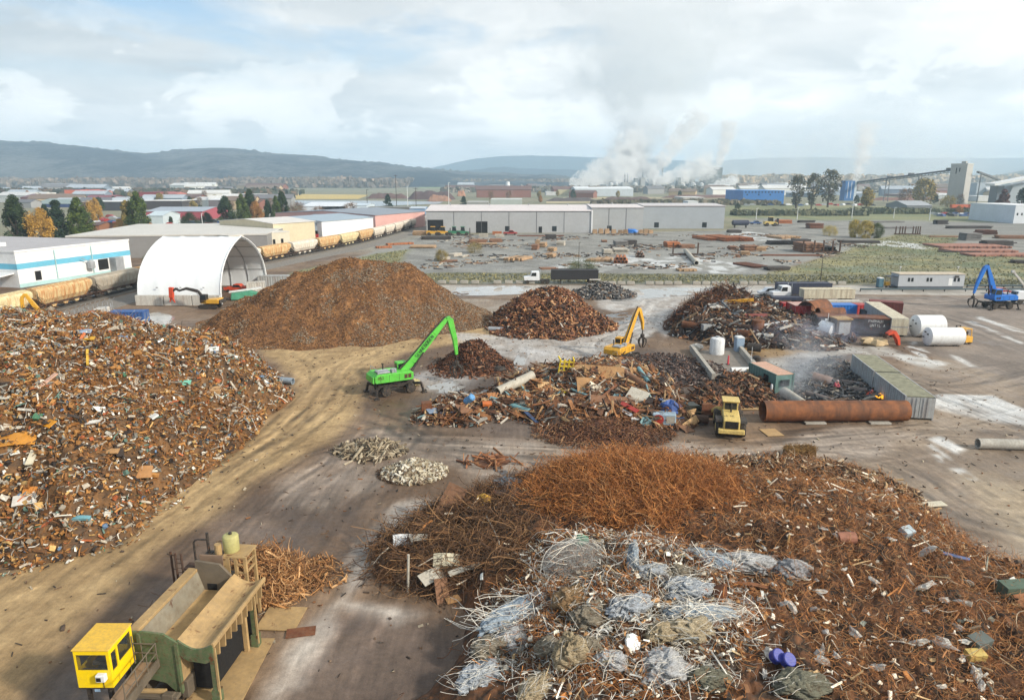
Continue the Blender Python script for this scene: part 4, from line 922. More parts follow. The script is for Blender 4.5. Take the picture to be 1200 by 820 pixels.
# ------------------------------------------------------------------ the shear / baler with its yellow cab
P_mach=pm('faded_green_paint',C(86,104,70),.65,var=.35,dirt=.55,rust=.25)
P_tan=pm('dusty_steel',C(176,146,100),.8,var=.3,scale=.8,dirt=.35,rust=.12,bump=.25)
P_tang=pm('scraped_grey_steel',C(150,142,124),.55,.2,var=.3,scale=.6,dirt=.5,rust=.1)
P_gdark=pm('grimy_grey_steel',C(104,94,80),.7,var=.3,dirt=.35)
S=thing('scrap_shear','long green and tan scrap shear with open loading trough and hinged side wing','scrap shear',(-16.5,28.3,0),-.085)
obj('trough_rim',MB().prism([(-2.05,3.8),(-1.5,3.8),(-1.5,3.98),(-2.05,3.98)],.14,5.6),P_tan,S,bevel=.02)
obj('trough_wall',MB().prism([(-1.98,1.2),(-1.85,1.2),(-1.25,1.6),(-1.2,2.75),(-1.5,3.8),(-2.0,3.8)],.14,5.5),P_tang,S)
obj('trough_floor',MB().prism([(-1.25,1.3),(.3,1.3),(.3,2.7),(-1.25,2.7)],.14,5.5).prism([(-.35,2.7),(-.28,2.7),(-.28,2.75),(-.35,2.75)],.3,5.3),P_tan,S)
obj('trough_wall',MB().prism([(.26,1.2),(.42,1.2),(.52,3.52),(.44,3.62),(.34,3.52)],.14,5.5),P_tan,S)
wg=[]
for k in range(9):
 t_=k/8;wg.append((.46+1.72*t_,3.6-.4*math.sin(PI*min(1,t_*1.05))**1.0*.9-.18*t_))
wing=wg+[(x,z-.1)for x,z in wg[::-1]]
obj('wing',MB().prism(wing,.16,5.7),P_tan,S)
obj('wing_rim',MB().prism([(2.12,3.28),(2.26,3.28),(2.26,3.5),(2.12,3.5)],.1,5.8),P_tan,S,bevel=.02)
obj('wing_end',MB().prism([(x,z)for x,z in wg]+[(2.18,2.6),(1.75,2.4),(.9,2.5),(.5,2.75)],.06,.16),P_mach,S)
obj('wing_end',MB().prism([(x,z)for x,z in wg]+[(2.18,2.95),(.5,2.95)],5.7,5.8),P_tan,S)
for k in range(9):
 y=.6+k*.58;obj('gusset',MB().prism([(2.1,3.28),(2.24,3.28),(2.2,2.55),(1.95,2.5),(1.6,2.9)],y,y+.09),P_tan,S)
for y in(.35,4.55):
 lg=obj('leg',MB().b2(1.9,2.16,y-.18,y+.1,.02,2.9),P_mach,S,bevel=.02);obj('foot_plate',MB().b2(1.84,2.22,y-.24,y+.16,.015,.8).b2(1.75,2.35,y-.35,y+.27,.0,.06),P_mach,lg)
 obj('flange',MB().b2(2.16,2.26,y-.2,y-.12,.3,3.2),P_tan,lg)
obj('leg',MB().b2(1.62,1.85,3.9,4.1,.02,2.8),P_tan,S)
obj('end_plate',MB().prism([(-2.0,.85),(-1.75,.85),(-1.5,1.25),(-1.0,1.35),(-.35,1.2),(.1,.75),(.5,.75),(.5,3.5),(-.2,3.95),(-1.1,4.02),(-2.05,3.98)],.0,.12),P_mach,S,bevel=.02)
obj('end_rib',MB().b2(.36,.5,-.08,0,.75,3.4),P_mach,S);obj('end_rib',MB().b2(-1.45,-1.32,-.1,0,1.4,3.95),P_mach,S)
obj('frame',MB().b2(-2.0,-1.5,.2,5.6,.25,1.2).b2(.25,.6,.2,5.6,.25,1.2).b2(-1.9,.5,-.6,-.2,.75,.95).b2(-.25,.3,-.62,-.3,.1,1.05),P_gdark,S,bevel=.02)
obj('hydraulic_cylinder',MB().tube([(-1.4,-.35,1.0),(-.2,-.3,1.02)],.12,10),P_tan,S)
obj('arch_shadow',MB().b2(.6,1.6,.9,5.2,.3,2.3),M_hole,S).name='wing_shade_box'  # dark box added to stand in for the shade under the wing
obj('rear_wall',MB().prism([(-1.6,1.4),(.42,1.4),(.42,3.6),(-.2,4.3),(-1.6,4.45)],5.5,5.66),P_gdark,S)
obj('rear_opening',MB().b2(-1.0,-.45,5.48,5.499,2.72,3.1),M_hole,S)
obj('rear_block',MB().b2(-1.55,-.35,6.2,7.0,1.0,5.0).b2(-1.5,.1,5.7,6.9,.4,3.6),P_gdark,S,bevel=.02)
obj('shear_head',MB().b2(-1.65,-.3,6.1,6.2,4.0,5.2),pm('dusty_brown_plate',C(136,112,92),.8,var=.25),S)
obj('platform',MB().b2(-.4,1.0,6.2,7.6,5.0,5.1).b2(-.3,.05,6.14,6.2,3.6,5.0),P_tan,S)
fr_=MB()
for x,y in((.9,6.3),(.9,7.4),(.35,6.3)):fr_.beam((x,y,.1),(x,y,5.0),.16)
for z in(3.9,4.5):fr_.beam((.9,6.3,z),(.9,7.4,z),.1).beam((.35,6.3,z),(.9,6.3,z),.1)
obj('support_frame',fr_,P_tan,S)
tk=obj('oil_tank',MB().lathe([(.1,0),(.42,.0),(.44,.05),(.44,1.05),(.4,1.12),(.3,1.16),(.1,1.18)],20,(-.15,6.9,5.1)),pm('pale_green_yellow_paint',C(178,172,112),.6,var=.12,dirt=.3),S,True)
obj('tank_cap',MB().lathe([(.1,0),(.1,.12)],10,(-.15,6.9,6.28)).tube([(-.5,6.7,5.9),(-.35,6.6,6.0),(-.1,6.5,6.0)],.02,6),M_dark,tk)
obj('pipe',MB().tube([(-.75,6.55,5.0),(-.75,6.55,5.75)],.2,12),P_tan,S)
obj('pipe',MB().tube([(-2.2,6.6,4.2),(-2.2,6.6,5.75),(-2.1,6.6,5.92),(-1.9,6.6,6.0),(-1.3,6.6,6.0)],.06,8),M_dark,S)
obj('pipe',MB().tube([(-1.35,6.6,4.6),(-1.35,6.6,6.5)],.08,8).box((-1.35,6.6,4.9),(.4,.4,.3)),M_dark,S)
ld=MB()
for x,y in((-3.1,5.75),(-2.75,5.6),(-2.4,5.6)):ld.tube([(x,y,.4),(x,y,5.6)],.06,6)
for k in range(15):ld.tube([(-2.75,5.6,.6+k*.33),(-2.4,5.6,.6+k*.33)],.025,6)
for z in(3.4,4.4,5.4):ld.tube([(-3.1,5.75,z),(-2.75,5.6,z)],.03,6)
ld.b2(-2.4,-1.5,5.6,6.3,4.4,4.5);obj('ladder',ld,M_rustd,S)
for o in S.children:
 if o.name.split('.')[0]in('rear_block','shear_head','platform','support_frame','oil_tank','ladder')or(o.name.startswith('pipe')):o.scale=(1,1,.86)
wk=thing('access_walkway','narrow steel walkway with pipe railings between the yellow cab and the green shear','walkway',(-17.85,25.2,0))
obj('deck',MB().b2(-.1,.75,-1.6,3.05,2.38,2.46),pm('dusty_deck',C(140,116,94),.85,var=.3),wk)
obj('edge_beam',MB().b2(.75,.85,-1.6,3.1,2.2,2.62),P_gdark,wk)
for y in(-.9,.35):obj('post',MB().b2(.56,.74,y,y+.18,0,2.2),P_gdark,wk)
rl=MB()
for y in(-.7,.25,1.2,2.15,3.0):rl.tube([(.82,y,2.5),(.82,y,3.55)],.03,6)
for z in(3.0,3.55):rl.tube([(.82,.25,z),(.82,3.0,z)],.03,6)
for z in(3.0,3.5):rl.tube([(.82,3.0,z),(-.3,3.05,z)],.03,6)
rl.tube([(-.3,3.05,2.4),(-.3,3.05,3.9)],.03,6);rl.tube([(.1,3.05,2.4),(.1,3.05,3.5)],.03,6)
obj('railing',rl,P_gdark,wk)
st_=MB()
for x in(-.55,.1):st_.beam((x,-.75,2.4),(x,-3.4,.1),.06,.22)
for k in range(9):st_.b2(-.55,.1,-.95-k*.29,-.72-k*.29,2.2-k*.25,2.23-k*.25)
obj('stair',st_,P_gdark,wk);sr=MB()
for x in(-.58,.13):
 sr.tube([(x,-.7,3.4),(x,-3.4,1.1)],.025,6).tube([(x,-.7,2.9),(x,-3.4,.65)],.025,6).tube([(x,-.7,2.3),(x,-.7,3.42)],.025,6).tube([(x,-2.0,1.3),(x,-2.0,2.3)],.025,6)
obj('handrail',sr,P_gdark,wk)
cbn=thing('operator_cab','bright yellow box cabin raised beside the green scrap shear','cabin',(-18.98,27.17,.44),0);cbn.scale=(.84,.7,.84)
M_cw=MB()
def frame_wall(mb,p0,p1,z0,z1,holes,th=.07):
 """a wall from p0 to p1 with window holes [(u0,u1,w0,w1)] cut out, u along the wall"""
 p0=np.array(p0);p1=np.array(p1);L_=np.linalg.norm(p1-p0);d=(p1-p0)/L_;nn=np.array([d[1],-d[0]])
 us=sorted({0,L_}|{h[0]for h in holes}|{h[1]for h in holes});zs=sorted({z0,z1}|{h[2]for h in holes}|{h[3]for h in holes})
 for a,b in zip(us[:-1],us[1:]):
  for c_,e in zip(zs[:-1],zs[1:]):
   if any(a>=h[0]-1e-6 and b<=h[1]+1e-6 and c_>=h[2]-1e-6 and e<=h[3]+1e-6 for h in holes):continue
   q0=p0+d*a;q1=p0+d*b;Pq=[q0,q1,q1-nn*th,q0-nn*th]
   mb.prism([tuple(p)for p in Pq],c_,e,'z')
zc0,zc1=2.45,4.75
frame_wall(M_cw,(-.95,-.95),(.95,-.95),zc0,zc1,[(.12,1.74,3.55,4.5)])
frame_wall(M_cw,(.95,-.879),(.95,1.679),zc0,zc1,[(.15,.75,3.35,4.45),(.92,2.4,3.45,4.5)])
frame_wall(M_cw,(.95,1.75),(-.95,1.75),zc0,zc1,[(.3,1.6,3.5,4.5)])
frame_wall(M_cw,(-.95,1.679),(-.95,-.879),zc0,zc1,[(.4,2.2,3.5,4.5)])
obj('body',M_cw,P_cab,cbn);obj('floor',MB().b2(-.95,.95,-.95,1.75,zc0-.08,zc0),M_dark,cbn)
obj('roof',MB().prism([(-1.02,zc1),(1.02,zc1),(1.02,zc1+.07),(-1.02,zc1+.07)],-1.02,1.82),pm('dull_yellow_roof',C(222,178,64),.6,var=.12,dirt=.3),cbn,bevel=.03)  # roof in a duller yellow than the cab walls
obj('seat',MB().b2(-.35,.35,-.1,.55,zc0+.4,zc0+.6).b2(-.35,.35,.45,.6,zc0+.6,zc0+1.25),M_dark,cbn,bevel=.05)
obj('control_desk',MB().b2(-.8,.8,-.85,-.45,zc0,zc0+.95).b2(-.2,.7,-.6,.4,zc0+1.2,zc0+1.4),P_gdark,cbn,bevel=.03)
M_pane=NT('window_pane');_b=M_pane.bsdf(C(60,66,68),.05,0,None,.6);_b.inputs['Alpha'].default_value=.35;M_pane=M_pane.m
for mb in(MB().b2(-.83,.79,-.93,-.915,3.55,4.5),MB().b2(.915,.93,-.8,-.2,3.35,4.45),MB().b2(.915,.93,-.03,1.55,3.45,4.5),MB().b2(-.65,.65,1.71,1.725,3.5,4.5),MB().b2(-.93,-.915,-.45,1.35,3.5,4.5)):obj('window',mb,M_pane,cbn)
ac=obj('air_conditioner',MB().b2(.22,.72,-1.3,-.955,3.0,3.42),M_white,cbn,bevel=.03);obj('vent',MB().b2(.26,.52,-1.305,-1.3,3.06,3.3),M_hole,ac)
obj('cable',MB().tube([(.45,-.99,3.0),(.47,-.99,2.45)],.02,6),M_dark,cbn)
for x in(-.6,.6):
 for y in(-.6,1.4):obj('post',MB().b2(x-.1,x+.1,y-.1,y+.1,-.55,2.37),M_dark,cbn)
obj('notice',MB().b2(-.1,.2,-.97,-.955,2.2,2.36),pm('pale_blue_plate',C(150,180,205),.6),cbn)
single('hose_coil',MB().ball((0,0,.3),(.9,.5,.4),12,6,.25,3).ball((-.9,.1,.25),(.5,.4,.3),10,6,.3,4),M_dark,'black heap of hoses on the ground under the yellow cab','hoses',(-19.0,26.3,0),smooth=True)
single('steel_plate',MB().b2(-1.9,.9,-.2,4.6,.0,.05),P_tan,'broad tan steel plate on the ground under the shear wing','steel plate',(-14.2,28.6,.03))
single('steel_plate',MB().b2(-1.6,.7,0,2.2,0,.05),P_tan,'smaller tan steel plate under the curled scrap behind the shear','steel plate',(-13.1,33.9,.03),-.05)
single('steel_plate',MB().b2(0,1.6,0,.8,0,.05),M_rust,'rusty orange sheet lying beside the shear on dark mud','steel plate',(-12.7,33.2,.04),.2)
# ------------------------------------------------------------------ the white fabric tent
TX0,TX1=-76.5,-59.5;TY0,TY1=138.0,164.5
def arch(n=14):
 yc=(TY0+TY1)/2;hw=(TY1-TY0)/2;pts=[]
 pts=[(hw*k,z)for k,z in((1,0),(1,2.4),(.97,4.2),(.91,5.9),(.82,7.5),(.70,8.9),(.56,10.15),(.41,11.15),(.27,11.9),(.13,12.45),(0,12.9))]
 L_=[(yc-a,z)for a,z in pts];R_=[(yc+a,z)for a,z in pts[::-1][1:]];return L_+R_
AP=arch()
M_tent=NT('tent_fabric');_tc=M_tent.n('ShaderNodeTexCoord').outputs['Object'];_n=M_tent.noise(.35,4,_tc)
_b=M_tent.bsdf(M_tent.mix(_n,C(214,220,224),C(236,239,240)),.5,0,M_tent.bump(_n,.3,.3),.3);_b.inputs['Transmission Weight'].default_value=0;M_tent=M_tent.m
tent=thing('fabric_tent','large white arched fabric shelter with one open end','tent',(0,0,0))
xs_=np.linspace(TX0,TX1,25);cyA=(TY0+TY1)/2
V=[];nA=len(AP)
for x in xs_:
 rib=abs(((x-TX0)/(TX1-TX0)*4)%1-.5)*2
 for y,z in AP:s_=1-.010*(1-rib**6)*(1 if z>.5 else 0);V.append((x,cyA+(y-cyA)*s_,z*s_))
V=np.array(V);n0=len(V);V2=V.copy();V2[:,1]=cyA+(V2[:,1]-cyA)*.985;V2[:,2]*=.985
ia=np.array([(i*nA+j,(i+1)*nA+j,(i+1)*nA+j+1,i*nA+j+1)for i in range(24)for j in range(nA-1)])
np_obj('canopy',np.concatenate([V,V2]),np.concatenate([ia,ia[:,::-1]+n0]),M_tent,parent=tent,smooth=True)
for x in np.linspace(TX0+.3,TX1-.1,5):
 P=[(x,cyA+(y-cyA)*.975,z*.975)for y,z in AP];obj('rib',MB().tube(P,.11,6),M_galv,tent)
obj('end_trim',MB().tube([(TX1+.05,y,z)for y,z in AP],.16,6),M_white,tent)
obj('end_wall',MB().prism([(y,z)for y,z in AP],TX0+.05,TX0+.15,'x'),M_tent,tent)
pur=MB()
for j in range(2,nA-2,2):pur.beam((TX0+.3,cyA+(AP[j][0]-cyA)*.97,AP[j][1]*.97),(TX1-.2,cyA+(AP[j][0]-cyA)*.97,AP[j][1]*.97),.07)
obj('purlin',pur,pm('purlin_grey',C(120,116,108),.6),tent)
for i,x in enumerate((TX0,TX0+5.8,TX0+11.6)):obj('base_block',MB().b2(x-.2,x+5.4,TY0-.75,TY0-.12,0,2.1),M_wdirty,tent,bevel=.03)
obj('base_block',MB().b2(TX0,TX1,TY1+.1,TY1+.7,0,2.1),M_wdirty,tent)
vn=MB()
for x in(TX0+4.2,TX0+9,TX0+13.7):vn.box((x,TY0-.12,3.6),(.4,.1,.2))
obj('vent',vn,M_galv,tent)
def container(label,loc,rz,col,L_=6.06,h=2.6,wd=2.44,name='shipping_container',cat='container',roofm=None,door=True,group=None,corr=True):
 t=thing(name,label,cat,loc,rz,group)
 mb=MB();n=int(L_/.28)
 xs=np.linspace(-L_/2+.1,L_/2-.1,n*2)
 def wavy(side):
  P=[]
  for k,x in enumerate(xs):P.append((x,side*(wd/2-(.045 if(k//2)%2 else 0.0))))
  return P
 a=wavy(-1);b=wavy(1)[::-1];mb.prism(a+b,.14,h-.1,'z');obj('body',mb,col,t)
 fr=MB()
 for x in(-L_/2,L_/2):
  for y in(-wd/2,wd/2):fr.box((x-math.copysign(.06,x),y-math.copysign(.05,y),h/2),(.13,.13,h))
 for y in(-wd/2,wd/2):
  for z in(.08,h-.06):fr.box((0,y-math.copysign(.05,y),z),(L_-.02,.125,.13))
 obj('frame',fr,col,t);obj('roof',MB().b2(-L_/2+.05,L_/2-.05,-wd/2+.05,wd/2-.05,h-.1,h-.01),roofm or col,t)
 if door:
  d_=MB()
  for s in(-1,1):
   d_.b2(L_/2-.04,L_/2+.015,s*.03,s*(wd/2-.12),.2,h-.16)
  dd=obj('door',d_,col,t);bars=MB()
  for y in(-.75,-.35,.35,.75):bars.tube([(L_/2+.05,y,.25),(L_/2+.05,y,h-.2)],.025,6)
  obj('locking_bar',bars,M_galv,dd)
 return t
P_blu=pm('container_blue',C(42,88,150),.5,var=.15,dirt=.2,rust=.05);P_red=pm('container_red',C(168,42,46),.5,var=.15,dirt=.2);P_redd=pm('container_dark_red',C(122,56,52),.6,var=.25,dirt=.25,rust=.1)
P_cre=pm('container_cream',C(208,200,176),.6,var=.12,dirt=.35,streak=.3);P_gry=pm('container_grey',C(168,172,172),.6,var=.15,dirt=.35,streak=.25);P_tealc=pm('container_teal',C(92,128,122),.55,var=.2,dirt=.25,rust=.05)
P_moss=pm('mossy_roof',C(142,142,120),.95,var=.4,scale=1.5,dirt=.45);P_navy=pm('container_navy',C(44,54,78),.55,var=.2,dirt=.25);P_peach=pm('faded_pink_roof',C(206,164,140),.7,var=.15,dirt=.3)
P_bright=pm('bright_blue',C(30,112,196),.45,var=.1,dirt=.15);P_black=pm('black_container',C(34,36,42),.6,var=.2,dirt=.2)
bx=AtY(150,379,118);container('blue shipping container with a pale end, just behind the mixed heap',(bx[0]+.3,118,0),.06,P_blu,6.0)
gb_=G(320,336);container('pale grey container standing behind the far corner of the white tent',(gb_[0],gb_[1]+1,0),.1,P_gry,7.0)
tg=G(283,352);t_=thing('tarp_covered_load','green tarpaulin draped over a low load at the tent entrance','tarpaulin',(tg[0]+.3,tg[1]+1.5,0),.35)
obj('tarp',MB().prism([(-3,.1),(3,.1),(2.8,1.2),(1.0,1.9),(-1.2,1.5),(-2.7,1.4)],-1.6,1.4).jitter(.12,4),pm('green_tarp',C(70,150,120),.6,var=.25),t_,bevel=.1);obj('white_cover',MB().prism([(-3.2,1.5),(3.4,2.1),(3.4,2.3),(-3.2,1.7)],.2,1.8),M_white,t_)
wbx=G(293,345);container('small white box body inside the open end of the tent',(wbx[0]+.4,wbx[1]+3,0),.3,M_wdirty,4.0,2.4)
obx=(-63.0,155.0);vehicle('pickup_truck','orange pickup truck parked inside the white tent','pickup truck',(obx[0],obx[1],0),0,P_orange,'pickup')
# ------------------------------------------------------------------ containers, pipes and tanks on the right
def at(px,py,dz=0):return Gz(px,py,dz)
c1=G(1058,491);c0=G(1000,441)
ln=math.hypot(c1[0]-c0[0],c1[1]-c0[1]);aw=math.atan2(c1[1]-c0[1],c1[0]-c0[0])
ux,uy=math.cos(aw),math.sin(aw);nx_,ny_=-uy,ux
cxm=lambda s:(c0[0]+ux*s+nx_*1.5,c0[1]+uy*s+ny_*1.5,0)
container('mossy topped grey container at the near end of the burn yard wall',cxm(ln-4.8),aw,P_gry,9.4,2.6,3.0,roofm=P_moss)
container('mossy topped grey container at the far end of the burn yard wall',cxm(ln-9.7-4.2),aw,P_gry,8.2,2.65,3.0,roofm=P_moss,door=False)
oc=G(916,463);OC=container('teal container office with a faded pink roof and dark window',(oc[0]-.4,oc[1]+2.9,0),math.radians(103),P_tealc,5.8,2.6,roofm=P_peach,door=False)
obj('window',MB().b2(-2.95,-2.91,-.6,.6,1.1,1.9),M_glass,OC);obj('doorway',MB().b2(-1.4,-.4,1.24,1.26,.2,2.1),M_hole,OC);obj('aerial',MB().tube([(2.7,1.1,2.5),(2.7,1.1,4.6)],.03,6),M_white,OC)
def pipe_thing(label,p,q_,r,mat,hollow=.94,name='steel_pipe',cat='pipe',n=24,group=None):
 p=np.array(p,float);q_=np.array(q_,float);c=(p+q_)/2
 k=max(2,int(np.linalg.norm(q_-p)/1.2))
 return single(name,MB().tube([p+(q_-p)*i/k-c for i in range(k+1)],r,n,hollow=hollow),mat,label,cat,tuple(c),smooth=True,group=group)
P_pipe=NT('weathered_rust_pipe');_tc=P_pipe.n('ShaderNodeTexCoord').outputs['Object'];_n=P_pipe.noise(1.1,6,_tc,.7);_n2=P_pipe.noise(.8,4,_tc,sc3=(1.6,.5,.5))
_c=P_pipe.mix(P_pipe.ramp(_n,[(.35,0),(.65,1)]),C(104,68,48),C(146,92,56));_c=P_pipe.mix(P_pipe.ramp(_n2,[(.45,0),(.7,.7)]),_c,C(74,58,50));P_pipe.bsdf(_c,.75,0,P_pipe.bump(_n,.2,.03),.3);P_pipe=P_pipe.m
a_=at(905,497);b_=at(1060,496)
pipe_thing('giant rusty brown steel tube lying in front of the burn yard',(a_[0]-.8,a_[1]+.9,1.18),(b_[0]+.5,b_[1]+.9,1.12),1.1,P_pipe,.96,n=32)
for px,lab in((956,'grey concrete sill propping the giant rusty tube near its middle'),(1032,'grey concrete sill propping the giant rusty tube near the containers')):
 g_=G(px,497);single('concrete_sill',MB().b2(-1.1,1.1,-.3,.3,0,.18),M_conc,lab,'concrete sill',(g_[0],g_[1]+.2,0),bevel=.02)
g_=G(904,507);single('plywood_sheet',MB().b2(-.85,.85,-1.0,1.0,0,.04),pm('plywood',C(178,146,102),.8,var=.2),'tan sheet of plywood on the mud beside the wheel loader','sheet',(g_[0],g_[1],.03),.12)
g_=G(874,478);single('plywood_sheet',MB().b2(-2.0,2.0,-.7,.7,0,.04),pm('plywood',C(178,146,102)),'long tan sheet on the ground beside the open mouth of the giant tube','sheet',(g_[0],g_[1],.03),.02)
a_=at(1148,527);b_=at(1225,529);pipe_thing('pale grey concrete pipe on the mud at the right edge',(a_[0],a_[1]+.4,.5),(b_[0],b_[1]+.4,.5),.5,M_conc,.8)
a_=at(573,388);b_=at(625,391);pipe_thing('pale silver pipe lying in front of the rusty cone',(a_[0],a_[1],.4),(b_[0],b_[1],.4),.42,M_galv,.85)
a_=at(322,449);b_=at(343,451);pipe_thing('short grey blue pipe at the foot of the mixed heap',(a_[0]-.5,a_[1]+.3,.45),(b_[0],b_[1]+.2,.42),.42,pm('blue_grey_steel',C(150,164,176),.5,.2),.8)
g_=G(938,536);hw=Heap(lambda x,y:np.where((np.abs(x-g_[0])<1.35)&(np.abs(y-g_[1]-.3)<.55),.8,-.5),(g_[0]-2,g_[0]+2,g_[1]-1,g_[1]+1.6),.1,141)
hw.base(CA([(80,62,40),(100,78,50)]));hw.wire(1300,(.2,.6),(.008,.016),CA([(120,96,60),(92,72,44),(142,116,76)]),[3,3,2],4,.3,.08,None,.5)
o=hw.build('wire_bale','small brown bale of brushy wire on wet mud behind the tangle','bale',M_wire);o['kind']='thing'
g_=G(938,541);single('wood_block',MB().b2(-.1,.25,-.9,.2,0,.15),pm('yellow_wood',C(200,160,80),.7),'yellow wooden batten lying under the wire bale','wood batten',(g_[0],g_[1]-.5,.02),.3)
g_=AtY(585,431,88);single('tyre_lump',MB().ball((0,0,.3),(1.0,.6,.45),14,8,.2,9),M_dark,'dark round lump of wire beside the small rusty heap','wire lump',(g_[0],88,0),smooth=True)
P_tank=pm('tank_white',C(232,233,231),.4,var=.05,dirt=.12,streak=.12)
def tank(label,p,q_,r):
 p=np.array(p,float);q_=np.array(q_,float);c=(p+q_)/2;t=thing('storage_tank',label,'tank',tuple(c));d=q_-p;L_=np.linalg.norm(d);d/=L_
 pts=[(-L_/2-.25,.35),(-L_/2-.15,.75),(-L_/2,1)]+[(x,1)for x in np.linspace(-L_/2+.3,L_/2-.3,6)]+[(L_/2,1),(L_/2+.15,.75),(L_/2+.25,.35)]
 obj('shell',MB().tube([d*x for x,k in pts],[k*r for x,k in pts],28),P_tank,t,True)
 for x in(-L_*.3,L_*.3):obj('saddle',MB().box(d*x+(0,0,-r*.85),(.5,r*1.1,r*.5),math.atan2(d[1],d[0])),M_dark,t)
 e=-d*(L_/2+.25);ns_=np.array([-d[1],d[0],0]);nz=MB()
 for a,b in((-.4,.3),(.1,.5),(.35,-.1)):nz.tube([e+ns_*a*r+(0,0,b*r),e-d*.2+ns_*a*r+(0,0,b*r)],.1,8)
 obj('nozzle',nz,M_dark,t)
 return t
a_=at(1085,407);b_=at(1127,407)
tank('white cylindrical tank lying nearest the yellow forklift',(a_[0]+.8,a_[1]+1.3,1.45),(b_[0]+.4,b_[1]+1.3,1.42),1.4)
a_=at(1074,398);b_=at(1112,398);tank('white cylindrical tank lying behind the front white tank',(a_[0]+1,a_[1]+2.6,1.75),(b_[0],b_[1]+2.6,1.75),1.75)
a_=at(966,398);b_=at(975,399);tk_=tank('small round white tank with a stub pipe in the dark heap',(a_[0],a_[1]+1.7,1.6),(b_[0]+.3,b_[1]+.6,1.4),1.25)
obj('pipe',MB().tube([(-.3,0,1.1),(-.3,0,1.75)],.2,8).tube([(.1,.2,1.1),(.1,.2,2.6)],.05,6),P_tank,tk_)
def long_box(name,label,cat,px0,px1,row,h,wd,mat,dz=0,legs=True,skew=0,lip=None):
 a_=G(px0,row);b_=G(px1,row+skew);d=math.atan2(b_[1]-a_[1],b_[0]-a_[0]);L_=math.hypot(b_[0]-a_[0],b_[1]-a_[1])
 c=((a_[0]+b_[0])/2-math.sin(d)*wd/2,(a_[1]+b_[1])/2+math.cos(d)*wd/2,0);t=thing(name,label,cat,c,d)
 z0=dz;obj('body',MB().b2(-L_/2,L_/2,-wd/2,wd/2,z0,z0+h),mat,t,bevel=.04)
 rb=MB()
 for x in np.arange(-L_/2+.6,L_/2,1.2):
  for y in(-wd/2,wd/2):rb.box((x,y,z0+h/2),(.08,.06,h-.1))
 obj('side_rib',rb,mat,t);obj('top_rail',MB().b2(-L_/2-.03,L_/2+.03,-wd/2-.04,-wd/2+.06,z0+h-.02,z0+h+.08).b2(-L_/2-.03,L_/2+.03,wd/2-.06,wd/2+.04,z0+h-.02,z0+h+.08),lip or mat,t)
 if legs and dz>.3:
  for x in(L_*.32,L_*.42):
   for y in(-wd*.4,wd*.4):wheel(t,x,y,.5,.35)
  obj('landing_leg',MB().b2(-L_*.3-.1,-L_*.3+.1,-.8,-.65,0,dz).b2(-L_*.3-.1,-L_*.3+.1,.65,.8,0,dz),M_dark,t)
 return t
long_box('semi_trailer','long dark blue trailer parked behind the other containers','trailer',912,974,349,2.6,2.6,P_navy,.5)
long_box('semi_trailer','cream ribbed trailer parked in front of the dark blue trailer','trailer',941,1001,355,1.9,2.5,P_cre,.9)
kk=long_box('semi_trailer','long black dump trailer on the road behind the rusty cone','trailer',646,701,333,2.3,2.5,P_black,1.1);obj('bumper',MB().b2(3.6,6.4,-1.35,-1.28,1.0,1.3),M_wdirty,kk)
long_box('flatbed_trailer','low dark flatbed trailer beside the red containers','trailer',907,941,357,.5,2.4,P_navy,.9)
long_box('steel_trough','white rail topped steel trough behind the rusty cylinders','trough',948,1010,360,1.2,1.6,M_wdirty,0,False)
def cont_px(label,px0,px1,row,mat,h=2.6,wd=2.44,skew=0,roofm=None,door=True):
 a_=G(px0,row);b_=G(px1,row+skew);d=math.atan2(b_[1]-a_[1],b_[0]-a_[0]);L_=math.hypot(b_[0]-a_[0],b_[1]-a_[1])
 return container(label,((a_[0]+b_[0])/2-math.sin(d)*wd/2,(a_[1]+b_[1])/2+math.cos(d)*wd/2,0),d,mat,L_,h,wd,roofm=roofm,door=door)
cont_px('small red container at the left end of the container row',917,927,369,P_red,2.2,2.0)
cont_px('red container with a faded top beside the big rusty cylinder',931,949,377,P_red,2.9,4.5,roofm=pm('faded_red_top',C(196,160,150),.7))
cont_px('bright blue container behind the rusty cylinders',970,1003,373,P_bright,2.5)
cont_px('short red container between the blue and the ribbed dark red ones',1004,1017,369,P_red,1.9)
cont_px('ribbed dark red container, rightmost of its row',1017,1057,367,P_redd,2.4,skew=3)
cont_px('small black container in front of the ribbed dark red one',1014,1026,376,P_black,1.8)
a_=G(1061,396);b_=G(1031,376);dd_=math.atan2(a_[1]-b_[1],a_[0]-b_[0]);wt=thing('semi_trailer','long off-white box trailer pointing its cream end at the white tanks','trailer',(a_[0]-8*math.cos(dd_)-1.2,a_[1]-8*math.sin(dd_),0),dd_)
obj('body',MB().b2(-8,8,-1.3,1.3,.8,3.2),P_gry,wt,bevel=.04);obj('roof',MB().b2(-7.98,7.98,-1.28,1.28,3.2,3.23),P_cre,wt);obj('end_panel',MB().b2(8.0,8.03,-1.25,1.25,.5,1.7).b2(8.0,8.03,-1.25,1.25,1.9,3.15),P_cre,wt)
for x in(5.2,6.5):
 for y in(-1.0,1.0):wheel(wt,x,y,.5,.4)
a_=G(976,394);b_=G(1050,396);d=math.atan2(b_[1]-a_[1]+.3,b_[0]-a_[0]);rcx=thing('gondola_railcar','rust topped black gondola body with rows of white lettering','railcar',((a_[0]+b_[0])/2-.2,(a_[1]+b_[1])/2+2.2,0),d-.10)
gd=obj('body',MB().b2(-6.6,6.6,-1.4,1.4,.6,3.0),pm('soot_black_steel',C(52,50,52),.7,var=.3,dirt=.15,rust=.2),rcx)
